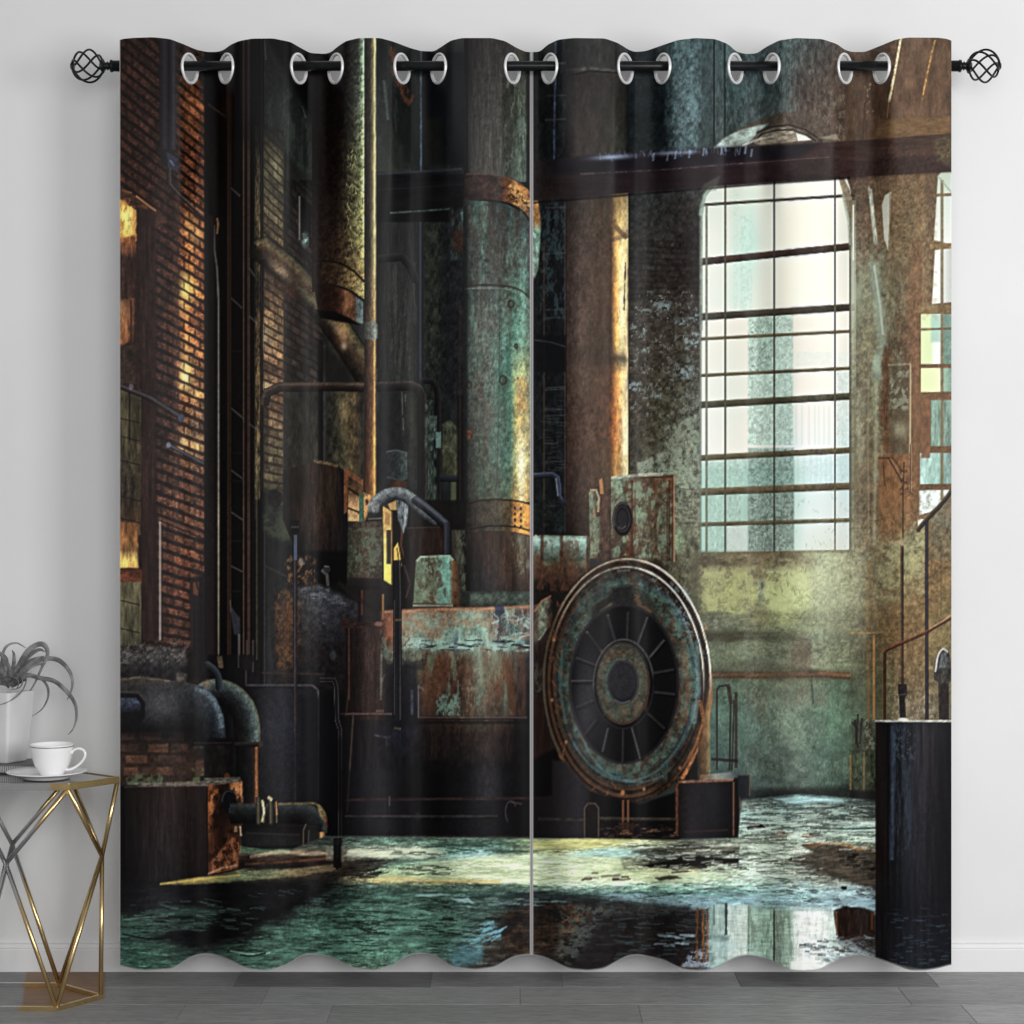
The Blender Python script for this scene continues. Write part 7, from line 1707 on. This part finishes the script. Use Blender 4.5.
def make_floor():
    bm = bmesh.new()
    lay = bm.loops.layers.float_color.new('tone')
    yrow = [WALL_Y + 0.02, 4.535, 4.375, 4.215]
    while yrow[-1] > 0.6:
        yrow.append(yrow[-1] - 0.16)
    rnd = random.Random(11)
    X = lambda px, y: (px - 512) * y / FPX
    fixed = {0: [(-3.2, .100), (X(237, 4.6), .066), (X(431, 4.6), .105), (X(562, 4.6), .122), (X(738, 4.6), .066), (X(933, 4.6), .125), (X(1300, 4.6), .10)],
             1: [(-3.2, .115), (X(265, 4.45), .135), (X(520, 4.45), .128), (X(905, 4.45), .120), (X(1250, 4.45), .11)],
             2: [(-3.2, .118), (X(180, 4.3), .130), (X(330, 4.3), .115), (X(640, 4.3), .128), (X(968, 4.3), .150), (X(1280, 4.3), .11)]}
    for r in range(len(yrow) - 1):
        y0, y1 = yrow[r], yrow[r + 1]
        if r in fixed:
            st = fixed[r]
        else:
            st = []; x = -3.2 - rnd.random() * 0.6
            while x < 3.2:
                st.append((x, 0.09 + 0.06 * rnd.random())); x += 0.7 + 0.4 * rnd.random()
        for k, (x0, t) in enumerate(st):
            x1 = st[k + 1][0] if k + 1 < len(st) else 3.2
            x0 = max(x0, -3.2)
            if x1 <= x0:
                continue
            g = 0.0012
            bev = 0.0016
            q = [(x0 + g, y1 + g), (x1 - g, y1 + g), (x1 - g, y0 - g), (x0 + g, y0 - g)]
            t *= 2.05
            col = (0.20, 0.118, 0.064, 1) if t < 0 else (t, t, t, 1)
            vt = [bm.verts.new((x, y, 0)) for x, y in q]
            vb = [bm.verts.new((x + (-bev if i in (0, 3) else bev), y + (-bev if i in (0, 1) else bev), -0.002)) for i, (x, y) in enumerate(q)]
            fs = [bm.faces.new(vt)] + [bm.faces.new((vb[i], vb[(i + 1) % 4], vt[(i + 1) % 4], vt[i])) for i in range(4)]
            for f in fs:
                for l in f.loops:
                    l[lay] = col
    # sub-floor under the joints
    v = [bm.verts.new(p) for p in ((-3.2, 0.5, -0.0025), (3.2, 0.5, -0.0025), (3.2, 4.72, -0.0025), (-3.2, 4.72, -0.0025))]
    f = bm.faces.new(v)
    for l in f.loops:
        l[lay] = (0.03, 0.03, 0.03, 1)
    me = bpy.data.meshes.new('floor'); bm.to_mesh(me); bm.free()
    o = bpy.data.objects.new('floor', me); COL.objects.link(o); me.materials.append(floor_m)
    o['kind'] = 'structure'


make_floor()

# ---------------------------------------------------------------- curtain rod
ROD_Z = EYE + (512 - 66) * ROD_Y / FPX
XL = (120 - 512) * ROD_Y / FPX; XR = (951.5 - 512) * ROD_Y / FPX
rod = empty('curtain_rod', (0, ROD_Y, ROD_Z))
tag(rod, 'black metal curtain rod with round cage finials above the printed curtains', 'curtain rod')
bm = bmesh.new(); add_tube(bm, [(XL - 0.012, 0, 0), (XR + 0.012, 0, 0)], 0.0113, 24)
obj('pole', bm, black_m, rod)
for s, x0 in ((-1, XL), (1, XR)):
    M = Matrix.Translation((x0, 0, 0)) @ Matrix.Rotation(s * math.pi / 2, 4, 'Y')
    bm = bmesh.new()
    add_lathe(bm, [(0, -0.006), (0.0125, -0.006), (0.0125, 0.016), (0.0142, 0.017), (0.0142, 0.0215), (0.0095, 0.0225), (0.0075, 0.026), (0.011, 0.028), (0.0075, 0.031), (0.0095, 0.034), (0.0165, 0.0375), (0.0175, 0.0395), (0.013, 0.042), (0.008, 0.046), (0, 0.047)], M, 28)
    obj('finial_neck', bm, black_m, rod)
    # cage of twisted wires
    bm = bmesh.new(); R = 0.0350; c0 = 0.0735
    for k in range(6):
        pts = []
        for i in range(25):
            t = i / 24
            lat = -math.pi / 2 + math.pi * t
            az = 2 * math.pi * k / 6 + math.pi * 0.50 * (t - 0.5) * 2
            rr = R * math.cos(lat) + 0.002
            pts.append(M @ Vector((rr * math.cos(az), rr * math.sin(az), c0 + R * math.sin(lat))))
        add_tube(bm, pts, 0.0025, 10)
    add_lathe(bm, [(0, c0 + R - 0.003), (0.010, c0 + R - 0.0035), (0.011, c0 + R), (0.007, c0 + R + 0.004), (0, c0 + R + 0.005)], M, 20)
    obj('finial_cage', bm, black_m, rod)
for px in (262, 810):
    x = (px - 512) * ROD_Y / FPX
    bm = bmesh.new()
    dy = WALL_Y - ROD_Y
    add_tube(bm, [(x, dy, -0.03), (x, 0.02, -0.03), (x, 0.0, -0.022), (x, 0, -0.010)], 0.006, 12)
    add_box(bm, Vector((x, dy - 0.003, -0.03)), (0.03, 0.006, 0.09), 0.002)
    obj('wall_bracket', bm, black_m, rod)

# ---------------------------------------------------------------- curtains
TOP = [(118, 41), (120.5, 39.3), (131, 38), (153, 37.2), (170, 39), (183, 44), (196, 49.6), (207, 52), (217.5, 52), (224, 50), (230, 45), (239, 41), (252, 38.6), (273, 38.4), (290.6, 42), (299, 47), (310, 53), (325, 54), (331, 52.4), (337, 47), (346, 41), (359, 38), (380, 38), (393, 41.5), (410, 48), (421, 51), (434, 51.5), (442.5, 46), (451, 40.4), (462, 38), (492, 38), (505, 41), (518, 48.6), (526, 52), (538, 52), (541, 51), (547, 45), (558, 39.7), (573, 38), (605, 38.4), (618, 43), (629, 50), (635, 52), (646, 51), (663, 45), (678, 40), (695.5, 38), (715, 39), (728, 44), (736, 51.5), (745, 54), (757, 53.4), (766, 47), (779, 40.4), (796, 38), (822, 39), (837, 44), (845, 50), (852, 52), (865, 52), (880, 46), (895, 39.7), (908, 37.5), (938, 37.7), (948.5, 39), (952, 41.5)]
BOT = [(118, 965), (130, 968.5), (143, 970.8), (173, 969), (190, 957.5), (201, 954.4), (212, 954.2), (229, 959.5), (246, 968.6), (268, 971.3), (289, 964), (301, 955.5), (310, 954.2), (321, 955), (332, 957.5), (353, 968), (375, 971), (396, 964), (406, 956), (414, 954), (425, 953.6), (435, 955), (452, 967), (474, 970), (495, 967.5), (512, 957.5), (522, 955.3), (531, 954.8), (545, 957.5), (569, 969.3), (588, 971), (604, 969), (618, 961), (628, 956), (638, 955), (663, 960), (682, 969.6), (697, 971), (712, 970), (732, 959), (741, 955.6), (751, 955), (771, 960), (790, 970.6), (806, 971.5), (820, 970), (840, 959), (852, 955.3), (864, 955), (884, 961), (909, 970.6), (925, 970.6), (938, 968.6), (952, 964.6)]
RINGS = [189.5, 226.7, 298.5, 336, 401.6, 439, 512, 550, 625, 663, 735, 772, 844.6, 882]
RING_PY = 68.6
AMP = 0.036


def gsm(a, s):
    k = np.arange(-int(3 * s), int(3 * s) + 1)
    g = np.exp(-0.5 * (k / s) ** 2); g /= g.sum()
    return np.convolve(np.pad(a, len(k) // 2, mode='edge'), g, 'valid')


UF = np.arange(90, 980, 0.25)
top_f = gsm(np.interp(UF, *zip(*TOP)), 8)
bot_f = gsm(np.interp(UF, *zip(*BOT)), 14)


def fold_profile():
    x = []
    d = np.array(RINGS)[None, :] - UF[:, None]
    i = np.argmin(np.abs(d), 1)
    w = 0.0205 / 0.00228
    q = (UF - np.array(RINGS)[i]) / w
    sc = q / (1 + np.abs(q) ** 6) ** (1 / 6)
    return np.where(i % 2 == 0, -sc, sc)


P_TOP = gsm(fold_profile(), 4)
P_BODY = gsm(P_TOP, 62) * 0.95
P_HEM = gsm(P_TOP, 50)


def depth(u, t):
    """u pixel column of the cloth, t 0 top .. 1 hem -> distance y"""
    a = np.interp(u, UF, P_TOP); bb = np.interp(u, UF, P_BODY); h = np.interp(u, UF, P_HEM)
    k1 = sm(0.035, 0.22, t); k2 = sm(0.6, 1.0, t)
    p = a * (1 - k1) + (bb * (1 - k2) + h * k2) * k1
    sway = 0.003 * np.sin(u * 0.021 + 3 * t) * k1
    return ROD_Y - AMP * p - sway


def lin(s):
    s = np.clip(s, 0, 1)
    return np.where(s <= 0.04045, s / 12.92, ((s + 0.055) / 1.055) ** 2.4)


INK_GAIN = 1.0


def ink_at(u, v):
    x = np.clip(u - OX - 0.5, 0, PW - 1.001); y = np.clip(v - OY - 0.5, 0, PH - 1.001)
    x0 = x.astype(int); y0 = y.astype(int); fx = (x - x0)[..., None]; fy = (y - y0)[..., None]
    return ((INK[y0, x0] * (1 - fx) + INK[y0, x0 + 1] * fx) * (1 - fy) + (INK[y0 + 1, x0] * (1 - fx) + INK[y0 + 1, x0 + 1] * fx) * fy)


def grid_mesh(name, P, keep, cols=None):
    """P (rows, cols, 3) -> mesh, quads only where keep is True"""
    nr, nc = P.shape[:2]
    me = bpy.data.meshes.new(name)
    idx = np.arange(nr * nc).reshape(nr, nc)
    q = np.stack([idx[1:, :-1], idx[1:, 1:], idx[:-1, 1:], idx[:-1, :-1]], -1)[keep]
    used = np.unique(q)
    remap = np.full(nr * nc, -1); remap[used] = np.arange(len(used))
    q = remap[q]
    V = P.reshape(-1, 3)[used]
    me.vertices.add(len(V)); me.vertices.foreach_set('co', V.astype(np.float32).ravel())
    n = len(q)
    me.loops.add(n * 4); me.loops.foreach_set('vertex_index', q.astype(np.int32).ravel())
    me.polygons.add(n)
    me.polygons.foreach_set('loop_start', np.arange(0, n * 4, 4, dtype=np.int32))
    me.polygons.foreach_set('use_smooth', np.ones(n, bool))
    me.update(calc_edges=True)
    if cols is not None:
        a = me.attributes.new('ink', 'FLOAT_COLOR', 'POINT')
        c = np.ones((len(V), 4), np.float32); c[:, :3] = cols.reshape(-1, 3)[used]
        a.data.foreach_set('color', c.ravel())
    return me


def ring_frame(r):
    t = (RING_PY - 38.0) / (971 - 38)
    y = float(depth(np.array([r]), t)[0])
    y1 = float(depth(np.array([r + 1.5]), t)[0]); y0 = float(depth(np.array([r - 1.5]), t)[0])
    c = at(r, RING_PY, y)
    tan = Vector(((r + 1.5 - 512) * y1 / FPX - (r - 1.5 - 512) * y0 / FPX, y1 - y0, 0)).normalized()
    nrm = Vector((tan.y, -tan.x, 0))      # towards the room
    return c, tan, nrm


def sheet(u, rows, off, rings, hole):
    t = np.linspace(0, 1, rows)[:, None]
    U = np.broadcast_to(u[None, :], (rows, len(u)))
    D = depth(U.ravel(), np.broadcast_to(t, U.shape).ravel()).reshape(U.shape)
    d_top = D[0]; d_bot = D[-1]
    zt = (512 - np.interp(u, UF, top_f)) * d_top / FPX; zb = (512 - np.interp(u, UF, bot_f)) * d_bot / FPX
    Z = zt[None, :] * (1 - t) + zb[None, :] * t
    Xw = (U - 512) * D / FPX
    py = 512 - Z * FPX / D
    P = np.stack([Xw, D + off, Z + EYE], -1)
    keep = np.ones((rows - 1, len(u) - 1), bool)
    Cc = (P[1:, 1:] + P[:-1, :-1]) / 2
    for r in rings:
        c, tan, nrm = ring_frame(r)
        dx = Cc[..., 0] - c.x; dy = Cc[..., 1] - off - c.y; dz = Cc[..., 2] - c.z
        s = dx * tan.x + dy * tan.y
        keep &= ~((s * s + dz * dz < hole * hole) & (np.abs(dx) < 0.05))
    return P, keep, U, py


def make_curtain(u0, u1, rings, label):
    u = np.linspace(u0, u1, int(round((u1 - u0) / 1.0)) + 1)
    P, keep, U, py = sheet(u, 936, 0.0, rings, 0.0310)
    c = lin(ink_at(U, py))
    c[-1, :] = lin(np.array([150, 152, 150]) / 255)      # white thread of the hem
    c[-2, :] = c[-2, :] * 0.5 + 0.12
    if u0 < 130:
        c[:, 0] = lin(np.array([170, 164, 160]) / 255)
    hem = lin(np.array([158, 155, 156]) / 255)
    if u1 < 600:
        c[:, -2:] = hem
    else:
        c[:, :2] = hem
    tone = INK_TONE(U)[..., None]
    c = np.clip(c * tone, 0, 0.95)
    me = grid_mesh('curtain', P, keep, c); me.materials.append(cloth_m)
    o = bpy.data.objects.new('curtain', me); COL.objects.link(o)
    tag(o, label, 'curtain')
    us = np.linspace(u0 + 0.6, u1 - 0.6, int((u1 - u0) / 3.0) + 1)
    P2, k2, _, _ = sheet(us, 160, 0.003, rings, 0.0335)
    P2[-1, :, 2] += 0.004
    P2[0, :, 2] -= 0.004
    me = grid_mesh('lining', P2, k2); me.materials.append(lining_m)
    l = bpy.data.objects.new('lining', me); COL.objects.link(l); l.parent = o
    l['label'] = 'plain grey back of the curtain'
    for r in rings:
        cc, tan, nrm = ring_frame(r)
        M = Matrix((tan, Vector((0, 0, 1)), nrm)).transposed().to_4x4()
        M.translation = cc + nrm * 0.001
        bm = bmesh.new()
        add_lathe(bm, [(0.0290, -0.0030), (0.0355, -0.0030), (0.0360, 0.0), (0.0353, 0.0024), (0.0340, 0.0034), (0.0322, 0.0034), (0.0304, 0.0022), (0.0293, 0.0004)], M, 48, True)
        g = obj('grommet', bm, ring_m, o)
        g['label'] = 'silver grommet ring'
    return o


def INK_TONE(U):
    return np.full(U.shape, 1.07) * INK_GAIN


make_curtain(119.6, 531.4, RINGS[:7], 'left curtain panel printed with old factory pipes and a brick wall')
make_curtain(531.7, 951.4, RINGS[7:], 'right curtain panel printed with a big round fan and a tall factory window')

# ---------------------------------------------------------------- side table
TX, TY, TH = -1.100, 4.478, 0.484
tab = empty('side_table', (TX, TY, 0))
tag(tab, 'hexagonal side table with brass and steel wire frame left of the curtains', 'side table')


def hexa(s, d, z, inset=0.0, yo=0.0):
    s -= inset; d -= inset * 0.9
    return [Vector((x - 0.20 * y, y + yo, z)) for x, y in ((s, 0), (s / 2, d), (-s / 2, d), (-s, 0), (-s / 2, -d), (s / 2, -d))]


def band(bm, out0, out1, in0, in1):
    n = len(out0)
    vs = [[bm.verts.new(p) for p in ring] for ring in (out0, out1, in1, in0)]
    for k in range(n):
        j = (k + 1) % n
        for a, c in zip(vs, vs[1:] + vs[:1]):
            bm.faces.new((a[k], a[j], c[j], c[k]))


ST, DT = 0.222, 0.118
SB, DB, YB = 0.196, 0.114, -0.052
bm = bmesh.new()
band(bm, hexa(ST, DT, TH - 0.014), hexa(ST, DT, TH + 0.001), hexa(ST, DT, TH - 0.014, 0.010), hexa(ST, DT, TH + 0.001, 0.010))
bmesh.ops.bevel(bm, geom=bm.edges[:], offset=0.0012, segments=2, affect='EDGES')
obj('top_rim', bm, gold_m, tab, smooth=False)
bm = bmesh.new()
lo = [bm.verts.new(p) for p in hexa(ST, DT, TH - 0.008, 0.0095)]; hi = [bm.verts.new(p) for p in hexa(ST, DT, TH - 0.001, 0.0095)]
bm.faces.new(hi); bm.faces.new(lo[::-1])
for k in range(6):
    bm.faces.new((lo[k], lo[(k + 1) % 6], hi[(k + 1) % 6], hi[k]))
t_ = obj('table_top', bm, glass_m, tab, smooth=False); t_['label'] = 'grey glass top'
bm = bmesh.new()
band(bm, hexa(SB, DB, 0.0, 0, YB), hexa(SB, DB, 0.010, 0, YB), hexa(SB, DB, 0.0, 0.012, YB), hexa(SB, DB, 0.010, 0.012, YB))
bmesh.ops.bevel(bm, geom=bm.edges[:], offset=0.001, segments=2, affect='EDGES')
obj('base_frame', bm, gold_m, tab, smooth=False)
tp = hexa(ST, DT, TH - 0.012, 0.006); bp_ = hexa(SB, DB, 0.006, 0.006, YB)
NZ = 0.308
KR = Vector((0.184, -0.01, NZ)); KL = Vector((-0.184, -0.01, NZ)); KF = Vector((-0.006, -0.108, NZ)); KB = Vector((-0.044, 0.100, NZ + 0.008))
S = [(tp[0], KR), (tp[5], KR), (tp[1], KR), (tp[3], KL), (tp[4], KL), (tp[2], KL), (tp[5], KF), (tp[4], KF), (tp[1], KB), (tp[2], KB),
     (bp_[0], KR), (bp_[5], KR), (bp_[1], KR), (bp_[3], KL), (bp_[4], KL), (bp_[2], KL), (bp_[5], KF), (bp_[4], KF), (bp_[1], KB), (bp_[2], KB)]
for p, q in S:
    bm = bmesh.new(); add_tube(bm, [p, q], 0.0051, 14)
    obj('strut', bm, gold_m, tab)

# ---------------------------------------------------------------- book, pot and plant
bk = empty('book', (-1.185, 4.585, TH + 0.0015))
tag(bk, 'grey book lying flat on the side table under the plant pot', 'book')
W_, D_, H_ = 0.256, 0.118, 0.0190
bm = bmesh.new()
add_box(bm, Vector((0, 0, 0.0012)), (W_, D_, 0.0024), 0.0006); add_box(bm, Vector((0, 0, H_ - 0.0012)), (W_, D_, 0.0024), 0.0006)
add_box(bm, Vector((-W_ / 2 + 0.0015, 0, H_ / 2)), (0.003, D_, H_), 0.0006)
obj('cover', bm, cover_m, bk, smooth=False)
bm = bmesh.new(); add_box(bm, Vector((0.001, 0, H_ / 2)), (W_ - 0.006, D_ - 0.005, H_ - 0.0050))
p_ = obj('pages', bm, page_m, bk, smooth=False); p_['label'] = 'pale page edges'

PX, PY_, PZ = -1.166, 4.585, TH + 0.0015 + H_
pot = empty('potted_plant', (PX, PY_, PZ))
tag(pot, 'curly grey air plant in a tapered white pot on the book', 'potted plant')
bm = bmesh.new()
def sq(r, z, rot=math.radians(-24), n=6, rc=0.16):
    out = []
    for k in range(4):
        a = rot + math.pi / 4 + k * math.pi / 2
        for j in range(n):
            t = (j / (n - 1) - 0.5) * math.pi / 2
            cx, cy = r * (1 - rc) * math.cos(a) * 1.414, r * (1 - rc) * math.sin(a) * 1.414
            out.append(Vector((cx + r * rc * math.cos(a + t), (cy + r * rc * math.sin(a + t)) * 0.86, z)))
    return out
HP = 0.162
rings = [sq(0.030, 0.0005), sq(0.0375, 0.001), sq(0.0395, 0.004), sq(0.045, 0.06), sq(0.050, 0.12), sq(0.0530, HP - 0.003), sq(0.0530, HP), sq(0.0490, HP), sq(0.0485, HP - 0.005), sq(0.0455, HP - 0.03)]
vr = [[bm.verts.new(p) for p in r] for r in rings]
for a, c in zip(vr, vr[1:]):
    n = len(a)
    for k in range(n):
        bm.faces.new((a[k], a[(k + 1) % n], c[(k + 1) % n], c[k]))
bm.faces.new(vr[0][::-1])
o = obj('pot', bm, pot_m, pot); o['label'] = 'white tapered square pot'
bm = bmesh.new(); f = bm.faces.new([bm.verts.new(p) for p in sq(0.0462, HP - 0.024)])
bmesh.ops.triangulate(bm, faces=bm.faces[:]); bmesh.ops.subdivide_edges(bm, edges=bm.edges[:], cuts=3, use_grid_fill=True)
for v in bm.verts:
    v.co.z += random.uniform(-0.004, 0.012)
obj('soil', bm, soil_m, pot)


def leaf(path, w, y0=None, yoff=0.0, dy=0.0):
    """path: pixels in the photo from root to tip, leaf curls out in depth"""
    P = smooth(path, 8)
    n = len(P); pts = []; rad = []
    for i, (a, c) in enumerate(P):
        t = i / (n - 1)
        y = 4.585 + yoff * t + dy * math.sin(math.pi * t)
        pts.append(at(a, c, y) - Vector((PX, PY_, PZ)))
        rad.append(w * (0.55 + 0.9 * t) * (1 - t) ** 0.75 * 1.25 + 0.0006 if t < 0.5 else w * 1.25 * (1 - t) ** 0.75 + 0.0006)
    bm = bmesh.new(); add_tube(bm, pts, rad, 10, True, 0.32, up=(0.3, -1, 0.2))
    obj('leaf', bm, leaf_m, pot)


LEAVES = [([(14, 684), (25, 675), (40, 678), (55, 681.5), (68, 693), (75, 704), (76.5, 717), (73.5, 728), (68, 735)], 0.0072, -0.03),
          ([(10, 684), (22, 671), (38, 660.5), (55, 659), (66, 666.5), (72, 678), (71.5, 690), (67, 700)], 0.0074, 0.03),
          ([(14, 686), (28, 676), (40, 678), (47, 686), (48, 697), (42, 709), (31, 717)], 0.0042, 0.05),
          ([(8, 684), (17, 669), (28, 651), (40, 644), (46.5, 648), (47, 657), (41, 669), (37, 679)], 0.0085, 0.00),
          ([(16, 684), (26, 679), (22, 691), (10, 701), (-4, 706)], 0.0062, -0.07),
          ([(8, 684), (6, 664), (2, 655), (-8, 650)], 0.0100, -0.03),
          ([(6, 684), (13, 668), (14, 655), (12, 650)], 0.0060, -0.05),
          ([(4, 684), (2, 660), (6, 647), (16, 643), (26, 648)], 0.0040, 0.02),
          ([(8, 684), (20, 668), (32, 660), (44, 656)], 0.0078, 0.05),
          ([(12, 684), (8, 678), (14, 674), (22, 678), (21, 686), (14, 689), (9, 685)], 0.0030, -0.05),
          ([(0, 684), (-8, 668), (-22, 660), (-34, 672)], 0.0085, 0.01),
          ([(2, 684), (-6, 676), (-20, 680), (-30, 696)], 0.0070, -0.04),
          ([(10, 686), (4, 674), (-2, 668), (0, 662)], 0.0080, -0.06),
          ([(14, 684), (30, 668), (42, 664), (39, 674), (32, 688), (26, 694)], 0.0040, 0.01),
          ([(6, 685), (16, 674), (24, 660), (38, 650), (46, 652)], 0.0090, 0.02), ([(10, 685), (18, 676), (30, 664), (41, 656)], 0.0085, -0.02),
          ([(4, 685), (2, 672), (-6, 656), (-16, 648)], 0.0090, 0.03), ([(12, 686), (20, 680), (28, 676), (36, 677)], 0.0070, -0.05),
          ([(6, 686), (10, 676), (9, 666), (5, 658)], 0.0070, -0.04), ([(9, 688), (4, 682), (8, 676), (18, 680), (17, 688), (10, 690)], 0.0026, -0.05)]
for path, w, yo in LEAVES:
    leaf(path, w * 0.88, yoff=yo)

# ---------------------------------------------------------------- cup and saucer
CX, CY = -1.024, 4.452
sau = bpy.data.objects
bm = bmesh.new()
add_lathe(bm, [(0, 0.0035), (0.046, 0.0035), (0.049, 0.0), (0.052, 0.0), (0.053, 0.004), (0.070, 0.0085), (0.084, 0.0125), (0.0878, 0.0140), (0.0880, 0.0152), (0.0865, 0.0158), (0.070, 0.0115), (0.050, 0.0070), (0.030, 0.0062), (0, 0.0062)], None, 72)
s_ = obj('saucer', bm, china_m); s_.location = (CX - 0.012, CY, TH + 0.0015)
tag(s_, 'round white saucer under the white cup on the side table', 'saucer')
cup = empty('cup', (CX, CY, TH + 0.0015 + 0.0066))
tag(cup, 'white porcelain teacup with silver rim line standing on the saucer', 'cup')
bm = bmesh.new()
add_lathe(bm, [(0, 0.0035), (0.020, 0.0035), (0.0225, 0.0), (0.0255, 0.0), (0.0262, 0.004), (0.0300, 0.010), (0.0372, 0.022), (0.0420, 0.036), (0.0452, 0.052), (0.0472, 0.0655), (0.0468, 0.0668), (0.0460, 0.0660), (0.0440, 0.052), (0.0408, 0.036), (0.0360, 0.022), (0.0280, 0.011), (0, 0.008)], None, 72)
obj('bowl', bm, china_m, cup)
bm = bmesh.new()
add_lathe(bm, [(0.0470, 0.0618), (0.0474, 0.0628), (0.0472, 0.0638), (0.0466, 0.0628)], None, 72, True)
l_ = obj('rim_band', bm, line_m, cup); l_['label'] = 'thin silver line below the rim'
bm = bmesh.new()
hp = smooth([(0.0415, 0.0, 0.048), (0.052, 0, 0.056), (0.066, 0, 0.057), (0.0745, 0, 0.049), (0.072, 0, 0.036), (0.060, 0, 0.022), (0.045, 0, 0.012), (0.030, 0, 0.0085)], 8) if False else None
P = [Vector(p) for p in [(0.0435, 0, 0.047), (0.052, 0, 0.0555), (0.064, 0, 0.0575), (0.0735, 0, 0.051), (0.0740, 0, 0.040), (0.066, 0, 0.028), (0.054, 0, 0.0185), (0.042, 0, 0.0125), (0.031, 0, 0.0115)]]
pts = []
for i in range(len(P) - 1):
    a = P[max(i - 1, 0)]; b0 = P[i]; c0 = P[i + 1]; d0 = P[min(i + 2, len(P) - 1)]
    for j in range(6):
        t = j / 6
        pts.append(0.5 * (2 * b0 + (c0 - a) * t + (2 * a - 5 * b0 + 4 * c0 - d0) * t * t + (-a + 3 * b0 - 3 * c0 + d0) * t ** 3))
pts.append(P[-1])
add_tube(bm, pts, 0.0036, 12, True, 0.8)
obj('handle', bm, china_m, cup)
cup.rotation_euler.z = math.radians(-8)
cup.scale = (1.03, 1.03, 1.03)

# ---------------------------------------------------------------- light and camera
def area(name, loc, target, sx, sy, power):
    l = bpy.data.lights.new(name, 'AREA'); l.shape = 'RECTANGLE'; l.size = sx; l.size_y = sy; l.energy = power
    o = bpy.data.objects.new(name, l); COL.objects.link(o); o.location = loc
    o.rotation_euler = (Vector(target) - Vector(loc)).to_track_quat('-Z', 'Y').to_euler()
    return o


area('window_light', (2.9, 1.4, 1.6), (0.9, 4.7, 1.1), 1.2, 1.7, 81)
area('front_fill', (0.5, -1.2, 2.0), (0.2, 4.6, 1.0), 3.2, 2.4, 129)  # added unseen fill behind the camera, evens out light on the folds
w = bpy.data.worlds.new('daylight'); SC.world = w; w.use_nodes = True
bgn = w.node_tree.nodes['Background']
bgn.inputs['Color'].default_value = (1, 1, 1, 1); bgn.inputs['Strength'].default_value = 0.33
cam = bpy.data.cameras.new('camera'); cam.sensor_width = 36.0; cam.lens = FPX / 1024 * 36.0
co = bpy.data.objects.new('camera', cam); COL.objects.link(co)
co.location = (0, 0, EYE); co.rotation_euler = (math.pi / 2, 0, 0)
SC.camera = co
SC.view_settings.view_transform = 'Standard'
SC.view_settings.look = 'None'
SC.view_settings.gamma = 1.0
SC.view_settings.exposure = 0.0
SC.view_settings.use_curve_mapping = False
